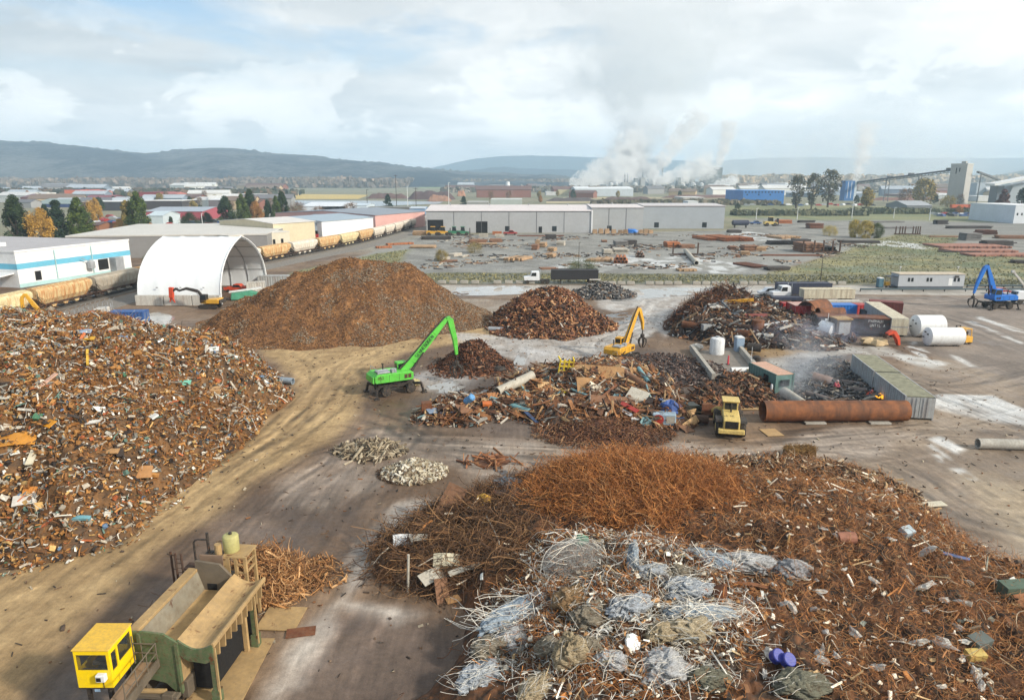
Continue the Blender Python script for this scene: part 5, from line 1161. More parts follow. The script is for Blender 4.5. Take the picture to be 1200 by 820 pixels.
obj('top_rail',MB().b2(-6.7,6.7,-1.5,-1.3,2.9,3.1).b2(-6.7,6.7,1.3,1.5,2.9,3.1),M_rust,rcx);obj('load',MB().b2(-6.5,6.5,-1.3,1.3,3.0,3.04),M_rust,rcx)
X_=(np.array([1.,0,0]),np.array([0,0,1.]))
lettering('lettering','mtres',X_,(-3.2,-1.41,2.35),.38,M_wink,gd);lettering('lettering','parmaui',X_,(1.2,-1.41,2.35),.42,M_wink,gd);lettering('lettering','until a',X_,(1.5,-1.41,1.65),.42,M_wink,gd);lettering('lettering','hi',X_,(-6.0,-1.41,2.3),.35,M_wink,gd)
a_=G(948,381);b_=G(972,379);pipe_thing('big rusty orange cylinder with a sooty open mouth beside the red container',(a_[0],a_[1]+1.8,2.0),(b_[0],b_[1]+3,2.0),1.95,P_pipe,.95,'steel_cylinder','cylinder',28)
a_=G(961,384);b_=G(992,384);pipe_thing('smaller rusty orange cylinder in front of the big one',(a_[0],a_[1]+1.5,2.2),(b_[0],b_[1]+1.8,2.2),1.05,P_pipe,.9,'steel_cylinder','cylinder',24)
a_=G(960,392);single('steel_plate',MB().box((0,0,1.3),(3.2,.12,2.6)),M_rustd,'upright dark steel plate under the smaller rusty cylinder','steel plate',(a_[0]+1,a_[1]+2,0))
a_=G(988,400);hp=thing('hopper_box','grey brown steel hopper box with a tan lid in the back heap','hopper',(a_[0],a_[1]+1.4,0),.05)
obj('body',MB().prism([(-1.0,.5),(1.0,.5),(1.15,1.6),(1.15,3.4),(-1.15,3.4),(-1.15,1.6)],-1.0,1.0),P_gdark,hp,bevel=.03);obj('lid',MB().b2(-1.3,1.3,-1.2,1.2,3.4,3.6),P_tan,hp);obj('front_panel',MB().b2(-.8,1.0,-1.08,-1.0,.9,3.0),P_gry,hp)
for x in(-.9,.9):obj('leg',MB().b2(x-.1,x+.1,-.9,.9,0,.6),P_gdark,hp)
a_=G(1030,406);single('canvas_sheet',MB().ball((0,0,.5),(2.1,1.3,.7),14,6,.22,12),pm('beige_canvas',C(196,172,134),.85,var=.25),'crumpled beige canvas sheet in front of the lettered black railcar','sheet',(a_[0],a_[1]+1.2,0),smooth=False)
a_=G(1050,407);ob=thing('grapple_bucket','orange red steel grab arm leaning in front of the lettered railcar','grab',(a_[0],a_[1]+1.0,0),.2)
obj('arm',taper_boom([(-1.3,0,1.9),(-.3,0,2.3),(.6,0,1.2),(1.0,0,.1)],[.7,.9,.8,.6],[.4,.6,.6,.4]),P_orange,ob,bevel=.05);obj('bracket',MB().b2(-1.6,-1.1,-.4,.4,1.3,1.8),M_rustd,ob)
for(px0,py0,px1,py1,r,mat,lab)in((803,378,880,389,.55,M_rustd,'long dark rusty pipe lying across the back heap, upper of the pair'),(800,384,878,396,.6,M_rust,'long brown pipe lying across the back heap, lower of the pair'),(893,384,922,379,.3,M_galv,'grey girder sticking out of the right of the back heap'),(886,395,906,396,.35,M_wdirty,'short white pipe at the foot of the back heap'),(911,388,928,384,.3,M_galv,'second grey girder below the upper grey one in the back heap'),(960,407,978,407,.2,M_wdirty,'pale flat bar in front of the small round white tank')):
 a_=on(hG,px0,py0);b_=on(hG,px1,py1);pipe_thing(lab,(a_[0],a_[1],a_[2]+r),(b_[0],b_[1],b_[2]+r),r,mat,.85,n=14)
a_=on(hG,862,357);single('steel_beam',MB().beam((-3.0,0,0),(3.0,0,.5),.5,.5),pm('ochre_paint',C(206,150,32),.6,dirt=.3),'ochre yellow beam on top of the back heap','beam',(a_[0],a_[1],a_[2]+.4),-.05)
a_=on(hG,842,361);single('bent_sheet',MB().box((0,0,0),(3.4,1.4,.15),rotm(.1,.4)),M_wdirty,'bent cream panel on top of the back heap left of the ochre beam','panel',(a_[0],a_[1],a_[2]+.4))
a_=on(hG,887,374);single('bent_sheet',MB().box((0,0,0),(3.8,1.5,.12),rotm(.1,.5)),P_redd,'dull red panel on the right side of the back heap','panel',(a_[0],a_[1],a_[2]+.4))
a_=on(hG,884,385);single('steel_drum',MB().lathe([(.9,0),(.95,.1),(.95,2.1),(.9,2.2)],18,(0,0,0)),M_rust,'wide rusty drum at the right end of the long brown pipes','drum',(a_[0]+.5,a_[1],max(0,a_[2]-.8)),smooth=True)
a_=on(hG,830,386);single('crate_box',MB().box((0,0,.4),(2.0,1.2,.9),.1),P_gry,'small grey white box on the slope of the back heap','box',(a_[0],a_[1],a_[2]))
# ---- concrete walls, slab, portaloos, burn yard
def wall_px(label,p0,p1,h,th,name='concrete_wall',mat=None):
 a_=G(*p0);b_=G(*p1);d=math.atan2(b_[1]-a_[1],b_[0]-a_[0]);L_=math.hypot(b_[0]-a_[0],b_[1]-a_[1]);n=max(2,int(L_/1.8));mb=MB()
 for k in range(n):mb.b2(-L_/2+k*L_/n+.015,-L_/2+(k+1)*L_/n-.015,-th/2,th/2,0,h*.5-.01).b2(-L_/2+k*L_/n+.015,-L_/2+(k+1)*L_/n-.015,-th/2+.01,th/2-.01,h*.5,h)
 return single(name,mb,mat or M_conc,label,'wall',((a_[0]+b_[0])/2,(a_[1]+b_[1])/2,0),d,bevel=.03)
wall_px('long pale block wall on the left edge of the concrete slab',(836,446),(810,411),.95,.55)
wall_px('long pale block wall on the right edge of the concrete slab',(890,440),(863,407),.95,.55)
sl_=[G(*p)for p in((838,447),(886,440),(862,408),(815,412))];o=single('concrete_slab',MB().prism(sl_,0,.12,'z'),pm('wet_concrete',C(132,124,114),.6,var=.3,dirt=.3),'flat concrete slab between the two pale block walls','slab');
a_=at(856,440);b_=at(879,440);pipe_thing('white pipe lying across the near end of the concrete slab',(a_[0],a_[1],.7),(b_[0]+.3,b_[1]+.1,.7),.42,M_white,.8)
g_=G(888,442);single('concrete_block',MB().b2(-1.3,1.2,-.6,.6,0,1.0),pm('tan_concrete',C(186,172,140),.9,var=.25),'tan concrete block between the white pipe and the teal office','block',(g_[0],g_[1]+.5,0),.3,bevel=.05)
g_=G(842,417);lt=thing('chemical_tank','white upright tank streaked with drips on the concrete slab','tank',(g_[0],g_[1]+1,0))
obj('shell',MB().lathe([(.95,0),(1.05,.1),(1.05,2.2),(.9,2.45),(.35,2.6)],18),pm('dripped_white',C(228,230,230),.5,var=.05,dirt=.3,streak=.45,rustcol=C(150,152,156)),lt,True);obj('manhole',MB().lathe([(.3,2.6),(.3,2.72)],12),M_galv,lt);obj('plinth',MB().b2(-1.5,1.5,-1.4,1.4,0,.1),M_conc,lt)
def portaloo(label,px,py,wall,roofm):
 g_=G(px,py);t=thing('portable_toilet',label,'portable toilet',(g_[0],g_[1]+.6,0),.05)
 obj('cabin',MB().b2(-.58,.58,-.58,.58,.08,2.15),wall,t,bevel=.04);obj('roof',MB().prism([(-.62,2.15),(.62,2.15),(.45,2.35),(-.45,2.35)],-.62,.62),roofm,t,bevel=.03);obj('door',MB().b2(-.4,.4,-.6,-.585,.15,1.95),wall,t);obj('base',MB().b2(-.62,.62,-.62,.62,0,.08),M_dark,t);return t
portaloo('pale blue portable toilet with white roof beside the streaked white tank',867,413,pm('pale_blue_plastic',C(146,168,190),.5,var=.1),M_white)
portaloo('teal blue portable toilet standing left of the office trailer',1032,337,pm('teal_plastic',C(66,110,128),.5,var=.1),M_white)
g_=G(1041,337);yb=thing('generator','small yellow box generator between the toilet and office trailer','generator',(g_[0],g_[1]+.6,0));obj('body',MB().b2(-.6,.6,-.45,.45,.35,1.35),P_yel,yb,bevel=.05)
for x in(-.45,.45):obj('wheel',MB().lathe([(.1,-.06),(.25,-.06),(.25,.06),(.1,.06)],12,(x,-.5,.25),rotm(0,PI/2)),M_rubber,yb)
for px,py,lab in((886,428,'black steel drum standing beside the right block wall'),(884,414,'black pipe section lying beside the blue portable toilet')):
 g_=G(px,py)
 if py>420:single('steel_drum',MB().lathe([(.5,0),(.55,.05),(.55,.6),(.52,.62),(.55,.65),(.55,1.2),(.3,1.4)],16),M_dark,lab,'drum',(g_[0],g_[1],0),smooth=True)
 else:pipe_thing(lab,(g_[0]-.9,g_[1]+.5,.9),(g_[0]+.8,g_[1]-.3,.9),.62,M_dark,.8)
g_=G(853,428);tc_=thing('traffic_cone','pink red marker post on the concrete slab below the white tank','marker post',(g_[0],g_[1],.12));obj('base',MB().b2(-.25,.25,-.25,.25,0,.06),M_rubber,tc_);obj('post',MB().lathe([(.14,.06),(.1,1.2),(.04,1.3)],12),pm('safety_pink',C(226,70,84),.6),tc_)
g_=G(813,428);single('wire_tray',MB().lathe([(.1,.02),(1.5,.02),(1.55,.12),(.1,.06)],18),pm('ochre_dust',C(186,132,56),.8),'round ochre tray on dark mud left of the slab','tray',(g_[0],g_[1],.03))
g_=G(818,407);single('white_barrel',MB().ball((0,0,.6),(1.0,.7,.6),12,6,.2,5),M_wdirty,'white and amber wrapped bundle by the left block wall','bundle',(g_[0]-1.0,g_[1]-2.5,0))
a_=at(924,470);b_=at(934,478);pipe_thing('pale curved concrete pipe under the near side of the teal office',(a_[0],a_[1]+1.5,.65),(b_[0]+.4,b_[1]-.3,.55),.6,M_conc,.85)
a_=at(931,468);b_=at(943,479);single('steel_beam',MB().beam((0,0,.12),(b_[0]-a_[0],b_[1]-a_[1],.12),.25,.22),M_rustd,'thin dark rail beside the pale curved pipe','beam',(a_[0],a_[1],.03))
g_=G(965,452);pipe_thing('broken pinkish pipe ring standing in the smoky burn yard',(g_[0]-1.2,g_[1]+.6,.9),(g_[0]+.6,g_[1]-.6,.5),.75,pm('ashy_pink_steel',C(136,116,108),.8,var=.3),.85)
for px0,py0,px1,py1,lab in((985,452,1012,455,'ashy grey pipe lying in the burn yard nearest the containers'),(990,460,1015,462,'second ashy pipe lying in front of the first in the burn yard'),(945,466,975,474,'bent dark rail on the near side of the burn yard')):
 a_=at(px0,py0);b_=at(px1,py1);pipe_thing(lab,(a_[0],a_[1],.5),(b_[0],b_[1],.4),.38,pm('ash_grey',C(112,104,102),.85,var=.3),.8)
g_=G(1031,470)
def flame(label,c,r,h,col,st,seed,n=5):
 rr_=np.random.default_rng(seed);mb=MB()
 for k in range(n):
  o_=rr_.normal(0,r*.45,2);hh=h*(.55+.45*rr_.random());rk=r*(.35+.35*rr_.random());ln_=rr_.normal(0,.12,2)
  mb.tube([(o_[0],o_[1],0),(o_[0]+ln_[0],o_[1]+ln_[1],hh*.35),(o_[0]+ln_[0]*2,o_[1]+ln_[1]*2,hh*.7),(o_[0]+ln_[0]*4,o_[1]+ln_[1]*3,hh)],[rk*.8,rk,rk*.6,.02],8)
 return single('flame',mb,glow('flame_glow_%d'%seed,col,st),label,'flame',c,smooth=True)
flame('orange yellow flame burning at the foot of the container wall',(g_[0]+.3,g_[1]+.2,.15),.45,.75,C(255,170,50),1.3,3,12)
g2=G(1021,467);flame('small red orange flame beside the crouching torch cutter',(g2[0]+.5,g2[1]+.1,.1),.2,.5,C(240,84,40),1.0,4,4)
for k,(dx_,lab)in enumerate(((-.6,'charred black steel lump left of the orange flame'),(1.5,'charred black steel lump between the orange flame and the giant tube'))):single('charred_lump',MB().ball((0,0,.2),(.9,.5,.35),10,6,.3,20+k),M_hole,lab,'steel lump',(g_[0]+dx_,g_[1]-.4,0))
def person(label,loc,rz,pose,top,legs,helm,sc=1.0):
 t=thing('person',label,'person',loc,rz);t.scale=(sc,)*3
 if pose=='stand':
  J=dict(pel=(0,0,.95),chest=(.1,0,1.32),neck=(.2,0,1.5),head=(.28,0,1.64),shl=(.12,.2,1.42),ell=(.28,.3,1.14),hal=(.52,.16,1.02),shr=(.12,-.2,1.42),elr=(.3,-.28,1.12),har=(.54,-.08,1.0),hpl=(0,.1,.92),knl=(.08,.13,.5),anl=(-.02,.15,.08),tol=(.16,.17,.04),hpr=(0,-.1,.92),knr=(.06,-.13,.5),anr=(-.06,-.15,.08),tor=(.12,-.17,.04))
 else:
  J=dict(pel=(-.15,0,.42),chest=(.12,0,.78),neck=(.24,0,.94),head=(.33,0,1.05),shl=(.16,.2,.86),ell=(.4,.26,.62),hal=(.62,.14,.5),shr=(.16,-.2,.86),elr=(.42,-.25,.6),har=(.64,-.1,.48),hpl=(-.14,.1,.4),knl=(.3,.18,.5),anl=(.08,.18,.08),tol=(.28,.2,.04),hpr=(-.14,-.1,.4),knr=(.26,-.18,.46),anr=(-.1,-.18,.08),tor=(.08,-.2,.04))
 names=list(J);idx={n:i for i,n in enumerate(names)}
 E_=[('pel','chest'),('chest','neck'),('neck','head'),('chest','shl'),('shl','ell'),('ell','hal'),('chest','shr'),('shr','elr'),('elr','har'),('pel','hpl'),('hpl','knl'),('knl','anl'),('anl','tol'),('pel','hpr'),('hpr','knr'),('knr','anr'),('anr','tor')]
 R_=dict(pel=.15,chest=.17,neck=.06,head=.1,shl=.075,ell=.055,hal=.05,shr=.075,elr=.055,har=.05,hpl=.1,knl=.07,anl=.055,tol=.05,hpr=.1,knr=.07,anr=.055,tor=.05)
 me=bpy.data.meshes.new('body');me.from_pydata([J[n]for n in names],[(idx[a],idx[b])for a,b in E_],[]);o=bpy.data.objects.new('body',me);COLL.objects.link(o);o.parent=t
 o.modifiers.new('skin','SKIN');lay=me.skin_vertices[0].data if me.skin_vertices else None
 if lay is None:
  bpy.context.view_layer.objects.active=o
 for n in names:
  me.skin_vertices[0].data[idx[n]].radius=(R_[n],R_[n])
 me.skin_vertices[0].data[0].use_root=True
 sb=o.modifiers.new('sub','SUBSURF');sb.levels=1;sb.render_levels=1
 me.materials.append(legs)
 def cloth(nm,edges,mat,k=1.18):
  mb=MB()
  for a,b in edges:mb.tube([J[a],J[b]],[R_[a]*k,R_[b]*k],10)
  obj(nm,mb,mat,t,True)
 cloth('jacket',[('pel','chest'),('shl','ell'),('ell','hal'),('shr','elr'),('elr','har'),('shl','shr')],top)
 hx=J['head'];obj('helmet',MB().ball((hx[0],hx[1],hx[2]+.04),(.14,.12,.12),12,6),helm,t,True)
 hd_=MB().ball((hx[0]+.02,hx[1],hx[2]-.02),(.105,.085,.13),12,8);hd_.ball((hx[0]+.12,hx[1],hx[2]-.03),(.03,.02,.03),8,4);obj('face',hd_,pm('skin',C(190,140,112),.6,var=.05,dirt=.1),t,True)
 return t
g_=G(982,464);person('person in a pink red jacket bending over the burn yard scrap with a torch',(g_[0]-.2,g_[1]+.6,.1),math.radians(-60),'stand',pm('pink_jacket',C(206,96,110),.8),pm('drab_trousers',C(120,114,100),.8),pm('white_helmet',C(220,190,190),.4))
g_=G(1021,469);person('person in an orange red jacket crouching by the flame under the container wall',(g_[0]-.2,g_[1]+.4,0),math.radians(-20),'crouch',pm('orange_jacket',C(226,90,66),.8),pm('dark_trousers',C(60,62,70),.8),pm('pink_helmet',C(230,130,130),.4))
g_=G(921,462);gcyl=thing('gas_cylinder','white gas cylinder standing at the left of the teal office','gas cylinder',(g_[0]-1.9,g_[1]-.3,0));obj('shell',MB().lathe([(.13,0),(.15,.05),(.15,1.2),(.1,1.36),(.05,1.4)],12),M_white,gcyl,True);obj('valve',MB().lathe([(.04,1.4),(.04,1.52)],8),M_dark,gcyl)
a_=G(1052,338);b_=G(1131,338.5);OT=thing('office_trailer','long pale grey office trailer on the far side of the paved lot','office trailer',((a_[0]+b_[0])/2,a_[1]+1.8,0));hl=(b_[0]-a_[0])/2
P_ot=pm('trailer_siding',C(176,180,184),.6,var=.06,dirt=.12);ob_=obj('body',MB().b2(-hl,hl,-1.75,1.75,.5,3.3),P_ot,OT);obj('roof',MB().b2(-hl-.1,hl+.1,-1.9,1.9,3.3,3.45),pm('trailer_roof',C(204,190,168),.8),OT)
obj('skirt',MB().b2(-hl+.1,hl-.1,-1.7,1.7,.05,.5),pm('blue_grey_skirt',C(82,92,104),.7),OT)
for x in(-hl+2.4,-hl+3.2,-hl+6.8,-hl+7.6,hl-2.3,hl-1.4):w_=obj('window',MB().b2(x-.28,x+.28,-1.77,-1.752,1.6,2.5),M_glass,ob_);obj('frame',MB().b2(x-.36,x+.36,-1.765,-1.755,1.52,2.58),P_ot,w_)
obj('door',MB().b2(hl-3.7,hl-2.8,-1.775,-1.752,.7,2.4),M_white,ob_);obj('porch',MB().b2(-hl-1.6,-hl-.02,-1.2,1.2,.4,.5).b2(-hl-1.6,-hl-1.52,-1.2,-1.12,.5,2.6).b2(-hl-1.6,-hl-1.52,1.12,1.2,.5,2.6).b2(-hl-1.7,-hl-.02,-1.3,1.3,2.6,2.68),pm('blue_grey_skirt',C(82,92,104)),OT);obj('air_conditioner',MB().b2(hl-2.4,hl-1.5,-1.99,-1.77,2.65,3.0),M_dark,ob_)
for x in(-hl+1.0,hl-.8):obj('aerial',MB().tube([(x,0,3.4),(x,0,4.7)],.04,6).ball((x,0,4.8),.2,8,5),M_white,OT)
for y0,lab in((341.5,'dark teal pipeline on short posts running along the near edge of the lot road'),(337.2,'dark teal pipeline behind the office trailer along the far road edge')):
 a_=G(1008 if y0>340 else 1133,y0);b_=G(1230,y0);t=thing('pipeline',lab,'pipeline',(a_[0],a_[1],0));L_=b_[0]-a_[0]
 obj('pipe',MB().tube([(k*L_/10,0,.55)for k in range(11)],.22,8),pm('teal_pipe',C(52,76,84),.6),t,True)
 for k in range(0,9):obj('post',MB().b2(k*L_/9-.08,k*L_/9+.08,-.1,.1,0,.5),M_dark,t)
pb=None;kb=0
for px in list(range(505,640,13))+list(range(706,900,11))+[950,962,974,986]:
 if(px*7)%5==0:continue
 g_=G(px,333.2-(1.0 if px<640 else 0));L_=1.9
 if pb is None:pb=single('barrier_block',MB().prism([(-.95,0),(.95,0),(.95,.75),(-.95,.75)],-.35,.35),M_conc,'pale concrete block in the barrier row behind the yard road','barrier block',(g_[0],g_[1],0),group='concrete blocks along the back of the yard',bevel=.05)
 else:o=pb.copy();COLL.objects.link(o);o.location=(g_[0],g_[1],0);o.rotation_euler=(0,0,((px*13)%7-3)*.015)
# ------------------------------------------------------------------ notable pieces on the heaps
def slab(name,label,cat,h,px,py,size,rz,rx,ry,mat,dz=.15,bend=0):
 p=on(h,px,py);mb=MB()
 if bend:
  n=6;L_=size[0];P=[]
  for k in range(n+1):
   u=k/n-.5;P.append((u*L_,0,bend*L_*(.25-u*u)))
  for k in range(n):mb.beam(P[k],P[k+1],size[1],size[2],up=(0,0,1))
 else:mb.box((0,0,0),size)
 mb.tf(rotm(rz,rx,ry));return single(name,mb,mat,label,cat,(p[0],p[1],p[2]+dz))
def rod(name,label,cat,h,p0,p1,r,mat,dz=(.2,.2),hollow=.8,n=10):
 a_=on(h,*p0);b_=on(h,*p1);return pipe_thing(label,(a_[0],a_[1],a_[2]+dz[0]),(b_[0],b_[1],b_[2]+dz[1]),r,mat,hollow,name,cat,n)
M_aqua=pm('aqua_pipe',C(112,158,164),.6,var=.2,dirt=.3);M_pale=pm('pale_steel',C(184,178,164),.7,var=.2,dirt=.35);M_obl=pm('bright_blue_scrap',C(48,84,150),.6,var=.3,dirt=.25)
M_tanp=pm('tan_plate',C(168,128,84),.8,var=.25,dirt=.3,rust=.15);M_brp=pm('brown_plate',C(134,96,70),.8,var=.3,dirt=.25,rust=.1);M_lem=pm('lemon_paint',C(224,196,48),.5,dirt=.25);M_sred=pm('scrap_red',C(178,56,48),.5,dirt=.2)
rod('steel_pipe','long pale pipe with a dark end lying on the left of the middle heap','pipe',hF,(583,464),(624,448),.55,M_pale,(.5,.9),.85,14)
rod('steel_pipe','aqua blue pipe lying along the front of the middle heap','pipe',hF,(575,470),(621,485),.3,M_aqua,(.3,.3),.8)
rod('steel_pipe','long grey brown pipe sloping down the right of the middle heap','pipe',hF,(728,440),(762,460),.42,M_brp,(.6,.4),.85,14)
rod('steel_pipe','thin grey tube jutting out right of the middle heap','pipe',hF,(757,440),(793,468),.15,M_galv,(.4,.3))
rod('steel_pipe','aqua scrap tube near the top right of the middle heap','pipe',hF,(748,438),(760,452),.25,M_aqua,(.7,.4))
rod('steel_beam','rusty red brown beam slanting across the middle heap','beam',hF,(699,475),(722,460),.18,M_rust,(.5,.9),0,4)
rod('steel_beam','pale yellow beam leaning at the front left of the middle heap','beam',hF,(626,496),(636,482),.13,M_tanp,(.1,.6),0,4)
rod('steel_beam','long pale beam low on the front of the middle heap','beam',hF,(637,496),(658,478),.16,M_pale,(.1,.5),0,4)
rod('steel_beam','dark girder laid level across the back of the middle heap','beam',hF,(600,446),(655,448),.2,M_rustd,(.8,.7),0,4)
slab('steel_plate','broad tan brown plate on top of the middle heap','plate',hF,708,442,(4.6,2.0,.1),-.12,.55,.05,M_tanp,.6)
slab('steel_plate','tan plate leaning on the left of the middle heap top','plate',hF,686,456,(2.0,1.9,.08),.15,.8,.1,M_tanp,.5)
slab('steel_plate','wide rusty brown plate on the front slope of the middle heap','plate',hF,717,476,(4.6,1.7,.1),-.08,.5,.05,M_brp,.5)
slab('steel_plate','cream notched sheet right of centre on the middle heap','plate',hF,747,468,(2.2,1.8,.08),-.5,.45,.2,M_pale,.5)
slab('steel_plate','flat tan plate near the crest of the middle heap','plate',hF,746,442,(1.7,1.5,.08),.3,.6,.2,M_tanp,.6)
slab('steel_plate','bent brown plate lying on the ground right of the middle heap','plate',hF,800,501,(1.1,2.8,.1),.35,.12,.05,M_brp,.2)
slab('steel_plate','rusty box side at the left tip of the middle heap','plate',hF,500,482,(1.1,.9,1.1),.2,0,0,M_rust,.5)
slab('steel_plate','brown sheet lying on the left part of the middle heap','plate',hF,548,483,(2.4,1.6,.1),.6,.3,.15,M_brp,.4)
slab('steel_plate','blue grey sheet at the left tip of the middle heap','plate',hF,510,485,(1.9,.8,.06),.7,.4,.1,pm('slate_sheet',C(118,136,158),.5),.4)
slab('painted_scrap','orange painted panel among the left middle scrap','panel',hF,571,477,(1.0,.7,.3),.1,.2,0,pm('orange_panel',C(206,112,52),.6),.4)
slab('painted_scrap','red strip panel at the right of the middle heap','panel',hF,737,482,(2.6,.5,.1),-1.0,.4,.1,M_sred,.5)
slab('painted_scrap','white strip panel beside the red strip on the middle heap','panel',hF,733,487,(2.0,.35,.1),-1.0,.4,.1,M_white,.4)
slab('painted_scrap','lemon yellow scrap piece left of centre on the middle heap','panel',hF,664,462,(1.1,.7,.2),.5,.3,.3,M_lem,.4)
slab('painted_scrap','white crumpled panel at the front right of the middle heap','panel',hF,749,492,(1.9,.9,.2),.1,.5,.1,M_white,.35)
p=on(hF,662,438);yf=thing('yellow_rack','bright lemon yellow steel rack standing on the middle heap','frame',(p[0],p[1],p[2]+.1),.15,rot=(.25,.1,.15))
fm=MB()
for x in(-.8,-.25,.3,.85):fm.beam((x,0,0),(x,.1,1.8),.16)
for z in(.3,.9,1.5):fm.beam((-.8,.02,z),(.85,.08,z),.14)
obj('upright',fm,M_lem,yf);obj('bracket',MB().beam((-.8,0,1.7),(-1.0,.6,1.9),.14).beam((.85,0,1.7),(.8,.6,1.9),.14),M_lem,yf)
p=on(hF,785,478);single('crumpled_tank',MB().ball((0,0,.7),(1.15,1.0,.95),12,8,.22,31),M_obl,'crumpled deep blue tank at the right of the middle heap','tank',(p[0],p[1],p[2]*.4))
p=on(hF,546,476);single('crumpled_tank',MB().lathe([(.35,0),(.4,.1),(.4,1.2),(.3,1.3)],12,(0,0,0),rotm(.9,.9)),pm('sky_blue_scrap',C(92,150,200),.5),'small sky blue cylinder on the left part of the middle heap','cylinder',(p[0],p[1],p[2]+.5))
p=G(779,500);bc=thing('compressor','white and blue box machine with a red round end right of the middle heap','machine',(p[0],p[1]+.6,0),-.15)
obj('body',MB().b2(-1.2,1.2,-.6,.6,.15,1.35),pm('pale_blue_machine',C(160,182,196),.5,dirt=.25),bc,bevel=.08);obj('panel',MB().b2(.2,1.05,-.63,-.605,.4,1.15),M_pale,bc);obj('fan',MB().lathe([(.1,0),(.5,0),(.55,.1),(.1,.12)],16,(-.6,-.6,.8),rotm(0,PI/2)),M_sred,bc)
p=G(815,487);single('car_shell',MB().prism([(-1.9,.1),(1.9,.1),(1.9,.5),(.9,.75),(.3,1.2),(-.9,1.15),(-1.9,.7)],-.8,.8).jitter(.12,7),pm('dark_green_black',C(44,52,48),.5,dirt=.2),'crushed dark green car shell right of the middle heap','car shell',(p[0],p[1]+.6,0),.2)
p=G(821,497);single('steel_drum',MB().tube([(-.8,.1,.5),(.8,-.1,.5)],.45,14,hollow=.9),M_rustd,'dark open drum lying left of the wheel loader','drum',(p[0],p[1]+.2,0),smooth=True)
p=G(462,452);single('rope_bundle',MB().ball((0,0,.35),(.9,.5,.45),12,6,.3,8).beam((-1.6,-.8,.1),(-.6,0,.5),.2),pm('cream_rope',C(200,188,140),.8),'cream bundle of rope beside the front wheels of the green machine','bundle',(p[0]+2.4,p[1]+.2,0))
LB=[('orange metal sheet, the largest on the lower left slope of the mixed heap',20,520,(2.6,1.2,.06),.3,.5,C(196,134,48),.25),('bright amber sheet above the large orange one on the mixed heap',57,500,(1.3,.7,.06),-.5,.5,C(214,146,34),0),('aqua green panel high on the mixed heap',217,452,(1.1,.7,.1),.2,.4,C(120,196,172),0),('long white board at the left edge of the mixed heap',12,470,(2.6,.4,.08),.05,.3,C(206,200,184),0),('cream panel low on the mixed heap',38,540,(.5,1.4,.1),.2,.5,C(208,198,172),0),('tan board near the middle of the mixed heap',127,533,(1.6,.5,.1),.1,.4,C(178,138,92),0),('tan flattened sheet near the toe of the mixed heap',165,558,(1.7,1.2,.06),.3,.5,C(176,128,80),.2),('white frame pieces on the centre of the mixed heap',112,498,(1.4,.3,.12),.5,.3,C(214,212,206),0),('pale pink board on the upper mixed heap',56,450,(.45,1.8,.1),-.5,.5,C(208,166,142),0),('white panel on the right shoulder of the mixed heap',250,412,(1.2,.8,.1),.3,.4,C(220,220,216),0),('pale blue crumpled sheet near the crest of the mixed heap',100,392,(1.2,.6,.1),.2,.4,C(150,168,190),.2),('yellow bar near the crest of the mixed heap',103,422,(.2,2.4,.15),.5,.4,C(216,172,60),0),('yellow sheet among the crest scrap of the mixed heap',105,400,(1.0,.5,.08),.1,.4,C(208,160,50),.1),('tan box shape on the right slope of the mixed heap',252,461,(1.0,.9,.5),.3,.2,C(186,146,100),0),('white refrigerator door on the lower middle of the mixed heap',178,490,(1.6,.6,.15),-.7,.4,C(218,220,216),0),('grey white sheet at the foot of the mixed heap',30,590,(1.5,.9,.08),.4,.5,C(206,200,190),.15),('teal pipe loop at the foot of the mixed heap',96,612,(1.2,.3,.2),.1,.3,C(110,164,176),.25),('orange plate near the bottom left of the mixed heap',36,579,(.9,.6,.06),.3,.5,C(204,132,56),.1)]
for lab,px,py,sz,rz,rx,col,bd_ in LB:
 slab('metal_sheet',lab,'scrap sheet',hA,px,py,sz,rz,rx,0,pm('sheet_%d_%d'%(px,py),tuple(col),.6,var=.2,dirt=.2),.3,bd_)
p=AtY(126,381,93);yv=vehicle('scrap_car','yellow crushed van body sitting behind the crest of the mixed heap','car shell',(p[0],94.5,4.6),.15,P_yel,'van',parts=False,sc=.75)
slab('rusty_plate','large rusty brown plate standing up at the left end of the tangle','plate',hH,528,598,(1.5,2.6,.08),-.4,.85,.25,M_brp,.7)
slab('crumpled_sheet','white crumpled sheet on the left end of the tangle','sheet',hH,478,640,(2.0,.9,.05),.3,.5,.2,M_white,.4,.35)
slab('crumpled_sheet','grey torn sheet beside the white crumpled one','sheet',hH,492,636,(1.4,.6,.05),.5,.3,.2,M_pale,.35,.25)
slab('crumpled_sheet','dull white twisted panel low on the left end of the tangle','sheet',hH,510,680,(2.2,.9,.06),.8,.4,.1,M_pale,.35,.3)
slab('crumpled_sheet','cream folded foam lump in the left end of the tangle','sheet',hH,523,664,(1.6,.9,.3),.1,.5,.1,pm('cream_foam',C(206,198,172),.8),.4,.3)
slab('crumpled_sheet','grey strip running right of the cream foam lump','sheet',hH,545,672,(2.2,.4,.06),.5,.3,0,M_pale,.3,.2)
slab('rusty_plate','brown board standing on end at the foot of the tangle','plate',hH,518,698,(.9,1.5,.06),.6,1.0,.2,M_brp,.35)
slab('wooden_board','small tan square board at the foot of the tangle','board',hH,532,704,(1.0,.6,.06),.4,.1,0,M_tanp,.15)
def stick3(name,label,cat,h,p0,p1,zup0,zup1,r,mat):
 a_=on(h,*p0);b_=on(h,*p1);return single(name,MB().tube([(0,0,0),((b_[0]-a_[0])*.5+.05,(b_[1]-a_[1])*.5,(b_[2]+zup1-a_[2]-zup0)*.5),(b_[0]-a_[0],b_[1]-a_[1],b_[2]+zup1-a_[2]-zup0)],r,8),mat,label,cat,(a_[0],a_[1],a_[2]+zup0),smooth=True)
